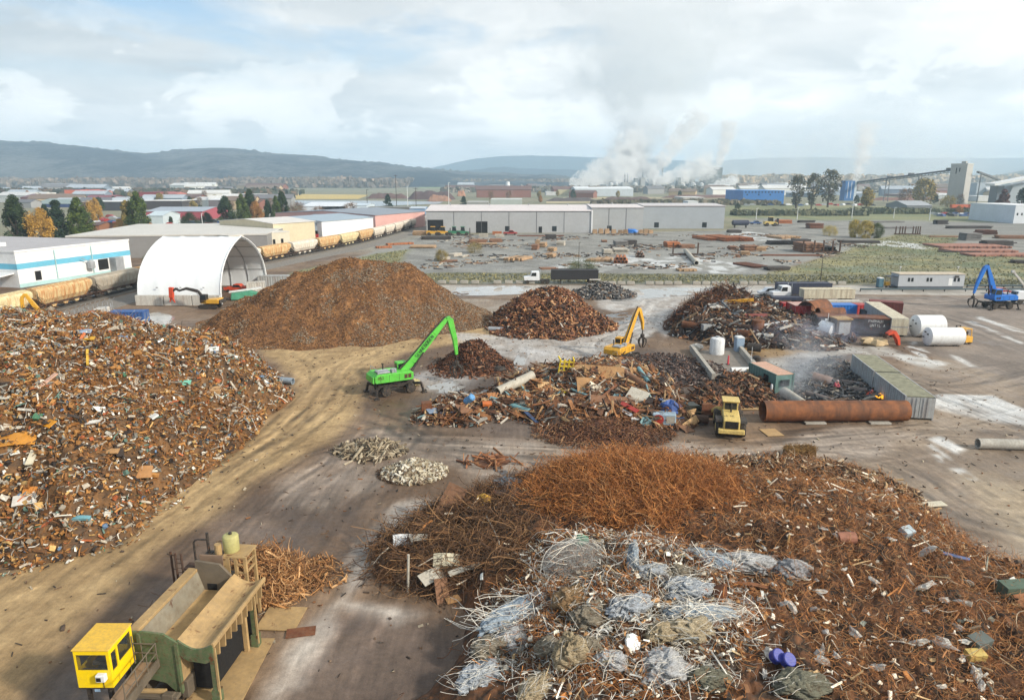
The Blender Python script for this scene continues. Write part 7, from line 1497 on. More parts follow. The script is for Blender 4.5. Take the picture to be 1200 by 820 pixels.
TOWN=[(6,30,234.5,227,60,(226,224,218),(232,230,226),0,'long white flat roofed store near the left edge below the hills'),(25,42,240,231.5,40,(110,76,76),(112,80,84),3,'maroon roofed building left of the green grey roof'),(36,82,243,239,60,(40,62,110),(136,150,146),4,'wide green grey roof with dark blue fascia behind the conifers'),(77,96,235,222.5,40,(206,110,84),(58,66,92),0,'orange red building with a dark blue roof line'),(97,111,235,225,40,(206,130,118),(188,92,88),2,'salmon pink building beside the orange red one'),(95,128,238,232.5,40,(116,62,66),(128,72,76),3,'long maroon roof below the salmon pink building'),(96,143,247,236.5,30,(60,60,66),(226,226,224),0,'dark fronted shop row with a white roof edge'),(163,188,236,225.5,40,(136,52,56),(120,50,54),0,'dark red shed in the far left town'),(188,206,236,227.5,30,(196,122,112),(176,98,92),2,'pink end of the dark red shed'),(168,214,245.5,235.5,30,(66,60,62),(228,226,222),0,'long dark shed with a white roof edge and tan end'),(172,238,258,248,40,(166,78,90),(162,170,180),2,'long shed with a blue grey roof and pink red wall'),(174,192,265,253,20,(196,208,212),(190,204,210),2,'small pale white shed in front of the long blue grey roof'),(106,118,278,264,12,(150,104,78),(98,78,74),1,'small brick building with a white door by the parking lot'),(204,222,228,224,30,(204,156,100),(196,150,98),0,'tan lumber shed in the far yard'),(216,230,229,224.5,25,(112,78,76),(100,72,74),2,'maroon roofed lumber shed'),(247,261,223,219.5,40,(224,224,222),(238,238,238),0,'bright white roof far off under the hills'),(245,280,243,234.5,40,(120,112,116),(220,222,224),1,'grey building with a white roof left of the poplars'),(222,240,240,233.5,25,(206,172,96),(196,160,92),0,'yellow lumber stack shed in the far yard'),(355,403,254,242,50,(204,210,216),(216,222,228),2,'white complex with three dark bay doors'),(416,430,252,241,30,(196,208,216),(190,204,214),1,'pale blue white shed right of the bare tree'),(432,480,252,243,14,(112,112,108),(128,128,122),0,'dull grey railway shed by the river'),(480,498,252,244.5,20,(120,146,176),(186,196,206),1,'pale blue shed left of the grey warehouse'),(575,612,243,234,40,(170,178,172),(196,200,196),0,'pale grey green building above the warehouse roof'),(547,572,244,237,30,(150,150,146),(176,176,172),0,'grey low building behind the warehouse roof'),(611,623,224,219,50,(190,200,206),(206,212,216),0,'pale boxy building far beyond the orange chip pile'),(654,674,229,222.5,60,(196,186,150),(202,194,164),0,'tan mill shed left of the long white one'),(674,742,230,221.5,80,(196,204,210),(222,226,228),3,'long white mill shed below the steam'),(567,590,224,219,60,(176,188,198),(200,206,210),0,'pale blue grey shed above the chip pile'),(640,654,229,225,40,(206,206,204),(222,222,222),0,'small white block beside the tan mill shed'),(800,825,238,231.5,40,(176,172,166),(206,206,204),0,'grey white low block left of the blue warehouse'),(806,818,242,236,20,(206,210,212),(222,224,224),0,'small white kiosk building behind the blank warehouse wing'),(870,918,239,223.5,60,(54,118,186),(64,128,192),0,'bright blue warehouse standing left of the three tall trees'),(1062,1091,250,241,30,(132,136,138),(158,162,166),3,'grey barn with a wide roof in the right fields'),(1143,1161,230,214.5,30,(166,176,184),(196,202,206),0,'pale metal annex right of the concrete tower'),(1100,1122,232,227,40,(196,190,186),(208,206,204),0,'low pale sheds left of the concrete tower'),(1187,1230,262,241,40,(214,218,222),(222,224,226),0,'white building with small windows at the right edge'),(1062,1098,231,228,60,(150,116,106),(176,166,160),0,'long brown and white shed far right of the trees'),(1146,1168,236,230,30,(206,206,204),(216,216,214),0,'white base sheds under the concrete tower')]
for x0,x1,rb_,rt_,D,wc,rc_,pt,lab in TOWN:
 k={}
 if 'three dark bay' in lab:k=dict(doors=((.6,7,0,7),(.77,7,0,7),(.93,7,0,7)))
 if 'bright blue ware' in lab:k=dict(wins=tuple((.06+.08*i,1.6,11.2,12.6)for i in range(12))+((.1,1.5,8.6,10),(.38,1.5,8.6,10),(.66,1.5,8.6,10)),doors=((.75,10,0,2.5),))
 if 'small windows' in lab:k=dict(wins=((.08,.9,4.6,6),(.2,.9,4.6,6)))
 if 'white door' in lab:k=dict(doors=((.3,3,0,3),),wins=((.65,3,.3,3),))
 bpx(lab,x0,x1,rb_,rt_,D,wc,rc_,pitch=pt,**k)
# ------------------------------------------------------------------ storage yard stacks
SM={k:pm('stack_'+k,C(*v),.8,var=.3,scale=.8,dirt=.3,rust=r_)for k,v,r_ in(('tan',(178,146,112),.05),('pale',(186,178,164),0),('brown',(140,102,78),.15),('orange',(176,108,66),.1),('dark',(62,58,58),.05),('grey',(128,126,124),.05),('pink',(172,122,104),.08),('rust',(122,76,56),.2))}
def stack(kind,label,x0,x1,row,hgt,mat,rz=0.0,dep=4.0,rowf=None):
 a_=G(x0,row);b_=G(x1,row);L_=max(1.0,(b_[0]-a_[0]));c=((a_[0]+b_[0])/2,a_[1]+dep*.5,0);rr_=np.random.default_rng(int(x0*7+row));mb=MB();M_=SM[mat]
 nm={'p':'pipe_stack','b':'plate_stack','t':'timber_stack','r':'steel_bundle'}[kind]
 if kind=='p':
  r=min(.55,max(.3,hgt/4));n=max(2,int(L_/(2*r)));lv=max(1,int(hgt/(r*1.8)))
  for l in range(lv):
   for i in range(n-l):
    x=-L_/2+r+l*r+i*2*r;z=r+l*r*1.75;mb.tube([(x,-dep/2+rr_.normal(0,.15),z),(x,dep/2+rr_.normal(0,.15),z)],r*.97,8,hollow=.82)
 elif kind=='b':
  n=max(2,int(hgt/.35))
  for l in range(n):mb.box((rr_.normal(0,.15),rr_.normal(0,.2),l*hgt/n+hgt/n*.45),(L_*rr_.uniform(.85,1),dep*rr_.uniform(.85,1),hgt/n*.86),rr_.normal(0,.02))
 elif kind=='t':
  n=max(3,int(L_/.55));lv=max(1,int(hgt/.5))
  for l in range(lv):
   for i in range(n):mb.box((-L_/2+(i+.5)*L_/n,rr_.normal(0,.2),(l+.5)*hgt/lv),(L_/n*.86,dep*rr_.uniform(.8,1),hgt/lv*.88))
 else:
  n=max(3,int(dep/.5))
  for l in range(max(1,int(hgt/.45))):
   for i in range(n):mb.box((rr_.normal(0,.3),-dep/2+(i+.5)*dep/n,(l+.5)*.45),(L_*rr_.uniform(.8,1),dep/n*.8,.38),rr_.normal(0,.015))
 return single(nm,mb,M_,label,'stack',c,rz)
YS=[('b','tan plate stack by the warehouse\'s left bay door',483,500,276,2.0,'tan',0,5),('r','long dark rack under the yellow loaders by the warehouse',493,528,281,1.6,'dark',0,3),('b','flat tan sheets on the gravel left of the dark rack',480,511,291,.8,'tan',0,7),('t','orange brown planks trailing down from the tan plate stack',452,484,287,.7,'orange',.5,3),('t','second orange brown plank pile nearer the railway',440,458,291,.7,'orange',.45,3),('b','white flat stack by the right bay door',561,572,278,1.4,'pale',0,3),('b','second white flat stack right of the first',580,591,278,1.3,'pale',0,3),('b','orange brown plates behind the second white stack',577,588,275,1.4,'orange',0,3),('r','brown steel bundle in front of the white stacks',548,570,285,1.5,'brown',.05,4),('r','shorter brown bundle right of the longer one',574,588,284,1.6,'brown',.1,4),('b','flat tan sheets below the brown steel bundles',560,584,287,.6,'tan',0,4),('b','pale plates among the weeds left of the yard track',512,520,306,.8,'pale',-.5,7),('b','pale plates at the right of the weeds',527,537,301,.9,'pale',-.4,6),('r','brown beams at the front of the weeds',519,536,307,.8,'brown',0,3),('b','narrow pale plate right of the weeds',540,545,302,.6,'pale',-.4,5),('b','pale slab pair at the left of the middle yard',586,597,305,.7,'pale',-.4,5),('t','tan slab stack in the middle yard',597,609,306,.9,'tan',-.5,9),('t','tan slab stack beside its twin in the middle yard',607,619,306,.9,'tan',-.5,9),('b','brown block stack in the middle yard column',624,632,293,1.8,'brown',-.2,5),('b','tan block stack up the middle yard column',633,641,290,1.7,'tan',-.2,5),('b','small tan block at the top of the middle yard column',627,633,286,1.5,'tan',0,3),('r','dark machine base in the middle yard',640,652,280,2.0,'dark',0,3),('t','tan slab stack right of the middle yard column, upper',643,652,295,1.3,'tan',-.3,5),('t','tan slab stack right of the middle yard column, lower',643,651,302,1.2,'tan',-.3,5),('b','pale plate stack topmost of the middle yard column',653,663,288,1.6,'pale',-.2,5),('r','long brown beams lying along the warehouse wall',606,662,277,.5,'rust',0,2),('r','brown beam pile at the edge of the pale water',632,652,316,.8,'brown',.15,3),('b','grey scrap plate pile in the right middle yard',720,736,288,1.8,'grey',.1,4),('r','dark bundle right of the grey plate pile',732,746,287,1.8,'dark',0,3),('b','pale plates with dark ends in the right middle yard',707,720,298,1.5,'pale',0,6),('b','pale plates right of the dark ended ones',719,737,298,1.8,'pale',0,6),('t','narrow tan slab left of the orange pipes',690,700,307,.7,'tan',-.4,6),('t','tan slab beside the narrow one by the orange pipes',699,709,307,.8,'tan',-.3,8),('t','tan slab nearest the orange pipes',708,719,307,.8,'tan',-.3,8),('p','orange rusty pipe stack with open ends in the right middle yard',721,742,309,2.2,'orange',-.15,7),('p','smaller rusty pipe stack behind the orange pipes',746,760,302,2.0,'brown',-.15,5),('b','small brown pile behind the grey plates',705,712,284,.9,'brown',0,3),('b','orange topped dark stack right of the puddled yard',780,797,290,2.0,'orange',.1,5),('r','brown beams beside the orange topped stack',797,814,291,1.4,'brown',.1,4),('t','beige planks lying by the grass strip',795,817,318,.6,'tan',.15,3),('p','orange pipe stack left of the three by the blank warehouse wing',824,846,282,1.3,'orange',.25,14),('p','orange pipe stack in the middle of the three by the blank wing',842,866,283,1.8,'orange',.25,16),('p','orange pipe stack right of the three by the blank wing',864,882,283,1.7,'orange',.25,12),('r','dark bundle on the far side of the orange pipe stacks',854,869,273,1.6,'dark',0,4),('t','tan topped dark row in the right yard',908,938,280,1.0,'tan',.3,10),('r','dark bundle right of the tan topped row',930,951,283,1.3,'dark',0,4),('p','long row of dark toothed pipe ends',902,940,287,1.6,'dark',.05,5),('b','big tan topped stack held by tall stakes',941,963,296,3.2,'brown',.15,9),('p','dark pipe ends beside the staked stack',962,984,296,2.4,'dark',.1,6),('b','small brown crate stack left of the right yard cluster',855,864,293,1.4,'brown',0,3),('b','brown plate pile in the right yard cluster',870,888,294,1.9,'brown',.1,4),('b','tan plate pile at the front of the right yard cluster',869,880,299,1.2,'tan',-.2,3),('b','tan plates at the right of the right yard cluster',886,899,294,1.5,'tan',0,3),('b','small tan crate below the right yard cluster',864,869,302,1.0,'brown',-.2,3),('r','very long thin brown pipes on the gravel',890,966,300,.5,'rust',-.02,2),('p','rusty pipe bundle at the edge of the green field',876,896,314,1.0,'rust',.35,10),('r','dark twisted scrap right of the rusty pipe bundle',897,928,317,1.2,'dark',.15,4),('b','red brown stack near the yellow bushes',948,966,268,2.6,'rust',0,6),('b','tan stack behind the yellow loader in the right yard',911,929,262,2.0,'orange',0,6),('r','long dark bundle far in the right yard',936,956,261,1.4,'dark',0,3),('r','dark log bundle under the yellow bushes',986,1033,285,1.2,'dark',-.12,5),('t','pinkish sheet row upper of the three in the right field',1106,1186,291,.7,'pink',-.03,14),('t','pinkish sheet row middle of the three in the right field',1118,1195,296,.7,'pink',-.05,9),('t','pinkish sheet row lowest of the three in the right field',1142,1220,301,.7,'pink',-.03,8),('r','dark rail edging the pinkish sheets',1104,1150,296,.5,'dark',-.25,2),('b','dark grey square block in the right field',1132,1152,282,3.0,'grey',0,6),('r','dark pipe bundle right of the dark grey block',1155,1190,288,2.2,'dark',0,5),('p','brown pipe bundle with round ends in the far right yard',1150,1170,275,2.6,'rust',.1,6),('r','long dark beams across the far right yard',1111,1164,268,1.6,'dark',0,4),('b','dark stack left of the long beams',1098,1112,263,2.4,'dark',0,5),('r','brown beams near the right edge of the far yard',1172,1216,280,1.4,'brown',-.1,5),('r','dark bundle at the right edge below the pink sheets',1190,1216,309,.9,'dark',-.2,3),('r','dark grey beams left across the far right gravel',1035,1075,268,1.3,'grey',0,4),('r','long grey beams behind the yellow bushes',1000,1060,261,1.3,'grey',0,5),('r','low brown beams behind the stake rack',1090,1140,278,.8,'brown',0,3)]
for kd,lab,x0,x1,row,hh,mt,rz,dep in YS:stack(kd,lab,x0,x1,row,hh,mt,rz,dep)
for x0,x1,row,lab,nm in((940,983,296,'row of tall rusty stakes holding the big stack in the right yard','stake_rack'),(1047,1078,275,'rusty stake rack standing empty right of the yellow bushes','stake_rack'),(788,817,299,'dark goal post frame over the long grey pipe','stake_rack')):
 a_=G(x0,row);b_=G(x1,row);t=thing(nm,lab,'rack',(a_[0],a_[1]-.5,0));L_=b_[0]-a_[0];obj('base_rail',MB().b2(0,L_,-.2,.2,.1,.6),M_rustd,t)
 for u in((0,.3,.55,.8,1)if row>290 and x0>900 else(0,1)if x0<800 else(.05,.2,.3,.4,.7,.8,.88,.96)):obj('stake',MB().b2(u*L_-.2,u*L_+.2,-.2,.2,.6,4.2 if row>290 else 3.8),M_rustd,t)
a_=G(803,296);b_=G(816,311);pipe_thing('long grey green pipe running toward the grass strip',(a_[0],a_[1],.8),(b_[0],b_[1],.7),.7,M_pale,.8)
def mini_loader(label,px,row,mat,cat='loader',sc=1.3,rz=0):
 p=G(px,row);t=thing('yard_loader',label,cat,(p[0],p[1],0),rz);t.scale=(sc,)*3
 obj('body',MB().prism([(-2.4,.7),(2.0,.7),(2.0,1.3),(.4,1.6),(-2.3,1.7)],-.9,.9),mat,t);obj('cab',MB().prism([(-.9,1.6),(.6,1.6),(.4,3.0),(-.8,3.0)],-.75,.75),M_glass,t);obj('roof',MB().b2(-.95,.65,-.85,.85,3.0,3.12),mat,t);obj('mast',MB().b2(2.2,2.4,-.8,.8,.2,2.6).b2(2.4,3.6,-.8,.8,.2,.35),M_dark,t)
 for x in(-1.5,1.2):
  for y in(-.9,.9):wheel(t,x,y,.6,.4)
P_lgreen=pm('machine_green',C(56,130,96),.5,dirt=.2)
mini_loader('yellow lift truck left of the pair by the warehouse bay door',508,276,P_yel);mini_loader('yellow lift truck right of the pair by the warehouse bay door',520,276,P_yel);mini_loader('green yard loader parked in front of the warehouse',533,276,P_lgreen);mini_loader('green and yellow yard loader right of the other green one',543,276,P_lgreen);mini_loader('pale yellow wheel loader far in the right storage yard',903,265,P_cream,sc=1.6)
p=G(598,275.5);vehicle('pickup_truck','red pickup truck parked against the long grey warehouse','pickup truck',(p[0],p[1]+1,0),.05,VC['red'],'pickup',sc=1.2)
p=G(885,263);vehicle('pickup_truck','blue pickup truck parked beyond the dark tank wagon','pickup truck',(p[0],p[1],0),.1,VC['blue'],'pickup',sc=1.2)
p=G(868,267);t=thing('tank_wagon','dark tank wagon on legs by the blank warehouse wing','tank wagon',(p[0],p[1]+1,0));obj('shell',MB().tube([(-4.5,0,2.6),(-4,0,2.6),(4,0,2.6),(4.5,0,2.6)],[.8,1.4,1.4,.8],14),P_navy,t,True);obj('leg',MB().b2(-3.2,-2.8,-.8,.8,0,1.6).b2(2.8,3.2,-.8,.8,0,1.6),M_dark,t)
p=G(740,273);single('blue_tarp',MB().ball((0,0,.8),(2.8,1.2,1.1),12,6,.2,61),P_bright,'bright blue tarpaulin heap against the warehouse wing','tarpaulin',(p[0],p[1],0))
k_=0;pal=None
for px in(697,704,711,719,727,733,751,757,762):
 p=G(px,273.5);mb=MB()
 if pal is None:pal=single('pallet_stack',MB().b2(-1.2,1.2,-.8,.8,0,.2).b2(-1.1,1.1,-.75,.75,.22,.9).b2(-1.2,1.2,-.8,.8,.92,1.1).b2(-1.0,1.0,-.7,.7,1.12,1.9),SM['tan'],'tan pallet stack in the row against the warehouse wing','pallet stack',(p[0],p[1],0),group='pallet stacks along the warehouse wing')
 else:o=pal.copy();COLL.objects.link(o);o.location=(p[0],p[1],0);o.rotation_euler=(0,0,.3*math.sin(px));o.scale=(1,1,.7+.5*((px*5)%7)/7)
cf={};rc_=np.random.default_rng(9)
def lot(label_where,pts,grp):
 for i,(px,row)in enumerate(pts):
  col=('white','silver','dark','red','blue')[rc_.integers(0,5)];key=(grp,col);p=G(px,row);rz=rc_.normal(0,.2)+(PI/2 if rc_.random()<.4 else 0)
  if key not in cf:
   mb=MB().prism([(-2.3,.3),(2.3,.3),(2.3,.9),(1.2,1.05),(.5,1.6),(-1.3,1.6),(-2.2,1.0)],-.95,.95);cf[key]=single('parked_car',mb,VC[col],'tiny %s car in %s'%(col,label_where),'car',group=grp+', '+col);o=cf[key]
  else:o=cf[key].copy();COLL.objects.link(o)
  o.location=(p[0],p[1],0);o.rotation_euler=(0,0,rz);o.scale=(1.25,)*3
lot('the far left parking lot',[(108+3.1*i%40,254+(i*7%24))for i in range(24)],'cars in the far left parking lot')
lot('the lot between the poplars and long shed',[(195+5.1*i,260+(i*5%9))for i in range(15)],'cars in the lot by the long shed')
lot('the lot beside the pink warehouse',[(460+(i*11%37),249+(i*5%9))for i in range(18)],'cars in the lot beside the pink warehouse')
lot('the line of vehicles in the right fields',[(1094+4.4*i,252+(i%3))for i in range(12)],'vehicles in the right fields')
lot('the far lot under the blue warehouse',[(875+7*i%200,241.5-(i%3)*.6)for i in range(22)],'cars in the far lot by the blue warehouse')
# ------------------------------------------------------------------ trees
def leaf_mat(nm,c1_,c2_):
 m=NT(nm);a=m.n('ShaderNodeAttribute',attribute_name="Col").outputs['Color'];tc=m.n('ShaderNodeTexCoord').outputs['Object']
 b=m.bsdf(a,.7,0,None,.2);b.inputs['Subsurface Weight'].default_value=0;return m.m
M_leaf=leaf_mat('foliage',0,0);M_bark=pm('bark',C(84,70,60),.95,var=.3,scale=2)
def crown(n,H,R,shape,col,seed,leaf=.5,z0=.08):
 r=np.random.default_rng(seed);col=CA(col)
 nb=46;t=r.random(nb)**.8;a=r.random(nb)*2*PI
 prof={'col':lambda t:np.clip(np.minimum((t+.12)*3.2,1.25*(1-t)**.62),0,1),'cone':lambda t:np.minimum((1-t)**.85,(t+.1)*5)*1.05+.03,'round':lambda t:np.sqrt(np.clip(1-(2*t-1)**2,0,1)),'vase':lambda t:np.clip(.25+1.1*t,0,1)*np.sqrt(np.clip(1-np.maximum(0,(t-.55)/.47)**2,0,1))}[shape]
 cr=R*prof(t);cx=np.cos(a)*cr*.72;cy=np.sin(a)*cr*.72;cz=H*(z0+(1-z0)*t)
 br=(.26+.2*r.random(nb))*R*(.55+.6*prof(t));i=r.integers(0,nb,n)
 d=r.normal(0,1,(n,3));d/=np.linalg.norm(d,axis=1,keepdims=True);rad=r.random(n)**.45
 P=np.stack([cx[i],cy[i],cz[i]],1)+d*(rad*br[i])[:,None]*np.array([1,1,1.25 if shape!='cone' else .8])
 P[:,2]=np.maximum(P[:,2],.2)
 Nn=d+r.normal(0,.6,(n,3));Nn[:,2]+=.4;Nn/=np.linalg.norm(Nn,axis=1,keepdims=True);T=frames(Nn,r.random(n)*2*PI);B=np.cross(Nn,T);s=(leaf*(.6+.8*r.random(n)))[:,None]
 V=np.stack([P-T*s-B*s*.5,P+T*s-B*s*.6,P+T*s*.7+B*s*.6,P-T*s*.8+B*s*.5],1).reshape(-1,3)
 tint=(.7+.6*r.random(nb))[i]*(.8+.4*r.random(n));c=col[r.integers(0,len(col),n)]*tint[:,None]
 return V,np.arange(n*4).reshape(-1,4),np.repeat(c,4,0)
KT={'ev':('col',[(50,66,42),(38,54,38),(66,80,46)]),'evc':('cone',[(40,58,44),(34,48,40),(54,70,48)]),'lime':('col',[(92,104,46),(70,88,42),(58,72,40)]),'yel':('round',[(196,154,70),(180,138,64),(160,128,68)]),'or':('col',[(172,122,68),(154,104,60),(140,116,70)]),'br':('round',[(122,100,84),(104,88,78),(140,112,86)]),'gr':('vase',[(92,92,76),(78,82,68),(112,106,84)]),'ol':('round',[(142,128,76),(120,112,70),(164,140,76)]),'bush':('round',[(84,96,58),(104,108,66),(70,82,54)]),'rb':('cone',[(112,82,78),(92,70,70),(130,92,82)]),'yb':('round',[(206,178,84),(184,160,82),(150,146,84)])}
TP={}
def tree(kind,label,px,row,h,w_,group=None,trunk=.12,name='tree',n=None,Y=None):
 p=G(px,row)if Y is None else(AtY(px,250,Y)[0],Y);sh,col=KT[kind];near_=p[1]<420
 key=(kind,near_,int(w_/h*3))
 if key not in TP:
  t=thing(name,label,name.replace('_',' '),(p[0],p[1],0));V,F,c=crown(n or(9000 if near_ else 1800),1.0*10,10*w_/h/2,sh,col,len(TP)+200,(.15 if near_ else .34)*(.75 if kind in('br','gr')else 1),trunk)
  if kind in('br','gr'):k_=np.random.default_rng(3).random(len(F))<.6;F=F[k_]
  np_obj('crown',V,F,M_leaf,c,t);tk=MB().tube([(0,0,0),(.1,0,2.5),(0,.1,6)],[.32,.22,.1],7);r2=np.random.default_rng(5)
  for k in range(9 if kind in('br','gr')else 5):z=1.8+k*.55;a=k*2.4;rr_=10*w_/h/2*.75;tk.tube([(0,0,z),(math.cos(a)*rr_*.5,math.sin(a)*rr_*.5,z+1.2),(math.cos(a)*rr_,math.sin(a)*rr_,z+2.8)],[.14,.09,.04],5)
  obj('trunk',tk,M_bark,t);TP[key]=t;o=t
 else:o=dup(TP[key],(p[0],p[1],0),0,label)
 s=h/10;k=(w_/h)/(TP[key]['wr']if 'wr' in TP[key]else w_/h)
 if 'wr' not in TP[key]:TP[key]['wr']=w_/h
 o.scale=(s*k,s*k,s);o.rotation_euler=(0,0,(px*1.7)%6.28);o.name=name
 if 'wr' in o and o is not TP[key]:del o['wr']
 o['label']=label;o['category']=name.replace('_',' ')
 if group:o['group']=group
 return o
def tpx(kind,label,x0,x1,top,row,**k):
 Y=k.pop('Y',None)or G((x0+x1)/2,row)[1];h=Zat((x0+x1)/2,top,Y);w_=(x1-x0)/800*Y*1.03;return tree(kind,label,(x0+x1)/2,row,h,w_,Y=Y,**k)
for a in(('ev','tall dark evergreen, leftmost behind the turquoise striped building',3,31,231,292),('yel','golden yellow tree between the dark evergreens on the left',30,58,247,292),('evc','broad dark conifer in the left clump',50,84,236,290),('evc','small dark conifer behind the golden tree',44,62,241,285),('lime','yellow green evergreen right of the broad dark conifer',78,106,234,290),('yel','faded orange tree behind the left conifer clump',103,119,234,262),('lime','tall yellow green evergreen pair, taller one',148,174,227,277),('ol','narrow pale green tree left of the tall evergreen pair',142,155,236,277),('ev','dark round evergreen standing alone before the far lots',255,274,231,266),('lime','dark green evergreen left of the orange tree',276,293,229,265),('ev','dark evergreen top rising behind the orange tree',286,302,223,262),('or','orange autumn tree between the dark evergreens',291,309,237,263),('ev','narrow evergreen at the left of the poplar group',309,319,235,262),('lime','middle evergreen of the poplar group',318,330,231,262),('ev','tallest dark evergreen of the poplar group',324,339,225,261),('br','brown bare tree right of the poplar group',338,360,238,262),('br','small brown bare tree before the white complex',366,381,243,257),('br','round brown tree at the right of the white complex',402,420,239,254),('evc','lone dark pointed conifer by the river',449,461,228,246),('evc','small dark conifer above the warehouse roof',539,548,230,242),('gr','tall grey green tree, left of the three in the right field',922,942,207,244),('gr','middle tall tree of the three in the right field',942,958,205,245),('gr','thin bare tree, right of the three in the right field',955,983,202,243),('ol','olive brown tree below the blue conveyor tower',1007,1021,221,245),('ol','yellow brown tree with bare top under the conveyor',1066,1092,212,240),('br','bare grey tree left of the yellow brown one',1050,1066,222,241),('ol','low golden bush tree before the concrete tower',1101,1118,231,243),('rb','reddish brown bare tree near the right edge',1164,1183,223,253),('evc','dark conifer by the white building at the right edge',1182,1208,222,250),('or','orange shrub in the yellow field',1118,1128,242,251),('br','thin grey tree left of the concrete tower',1119,1127,228,240)):tpx(*a)
for i,(x0,x1,top,row)in enumerate([(116,124,273,285),(127,137,266,285),(143,151,265,285),(160,168,268,285),(169,180,262,284),(178,184,269,284)]):tpx('or','little orange autumn tree in the row behind the low grey building',x0,x1,top,row,group='orange street trees behind the low grey building')
for x0,x1,top,row,lab in((183,193,265,283,'pinkish red shrub at the end of the orange tree row'),(192,200,267,282,'yellow shrub next to the pinkish red one'),(209,233,251,270,'dark green round tree in front of the long blue grey roof'),(196,202,254,264,'small dark cypress before the long blue grey roof'),(233,249,250,265,'dark hedge like tree at the end of the long blue grey roof'),(131,150,258,276,'dark bush left of the tall yellow green evergreen'),(230,240,241,249,'dark rounded tree behind the long sheds'),(215,229,242,250,'brown tree clump behind the long sheds'),(760,774,233,240,'round brown bush left of the two above the warehouse'),(777,792,233,240,'round brown bush right of the two above the warehouse'),(860,868,238,245,'small round green bush beside the blue warehouse lot')):
 tpx('br' if 'brown' in lab else 'yel' if 'yellow' in lab else 'rb' if 'pink' in lab else 'ev',lab,x0,x1,top,row)
for x0,x1,top,row,k,lab in((997,1012,259,278,'yb','golden willow bush, left of the yellow shrubs in the storage yard'),(1008,1026,260,279,'yb','pale yellow bush in the middle of the yellow shrubs'),(1022,1038,263,279,'bush','greenish bush at the right of the yellow shrubs'),(966,984,266,276,'yb','low yellow bush left of the golden willow'),(664,702,306,324,'bush','dark green bush behind the black dump trailer'),(509,524,294,306,'ol','weedy clump left in the storage yard'),(545,566,286,296,'ol','weedy clump among the brown steel bundles'),(300,318,277,292,'bush','green weeds beside the tan gable warehouse'),(332,352,275,288,'bush','green weeds in front of the light blue lean-to'),(361,376,270,282,'bush','green weeds left of the white walled shed corner'),(374,388,268,279,'bush','green weeds at the white walled shed corner'),(160,176,300,312,'bush','scrubby weeds by the railway left of the tent'),(296,306,286,296,'bush','small weeds behind the tent peak')):tpx(k,lab,x0,x1,top,row,name='bush',trunk=.02)
r=np.random.default_rng(41);n=16000
def scatter_px(poly,n):
 P=np.array([G(*p)for p in poly]);lo,hi=P.min(0),P.max(0);q_=r.random((n*4,2))*(hi-lo)+lo;return q_[polysd(q_[:,0],q_[:,1],[tuple(p)for p in P])>.5][:n]
gp=np.concatenate([scatter_px([(420,323),(520,320),(1060,323),(1260,331),(1260,336),(1000,332),(500,331),(400,338)],9000),scatter_px([(880,330),(905,318),(960,303),(1010,285),(1060,274),(1130,278),(1110,290),(1260,314),(1260,334),(1040,333)],6000),scatter_px([(60,352),(170,325),(160,318),(20,345)],2500),scatter_px([(340,320),(440,298),(480,292),(470,306),(420,320),(350,334)],2500)])
n=len(gp);a=r.random(n)*PI;h=.08+.3*r.random(n)**2;w_=.08+.2*r.random(n);dx_=np.cos(a)*w_;dy_=np.sin(a)*w_;z0=np.full(n,-.05);lx=r.normal(0,.15,n);ly=r.normal(0,.15,n)
V=np.stack([np.stack([gp[:,0]-dx_,gp[:,1]-dy_,z0],1),np.stack([gp[:,0]+dx_,gp[:,1]+dy_,z0],1),np.stack([gp[:,0]+dx_*.8+lx,gp[:,1]+dy_*.8+ly,h],1),np.stack([gp[:,0]-dx_*.6+lx,gp[:,1]-dy_*.6+ly,h*.8],1)],1).reshape(-1,3)
gc=CA([(136,130,94),(124,120,88),(150,142,102),(120,120,92)])[r.integers(0,4,n)]
tag(np_obj('grass',V,np.arange(n*4).reshape(-1,4),M_leaf,np.repeat(gc,4,0)),'rough olive grass on the strip and field behind the yard','grass',kind='stuff')
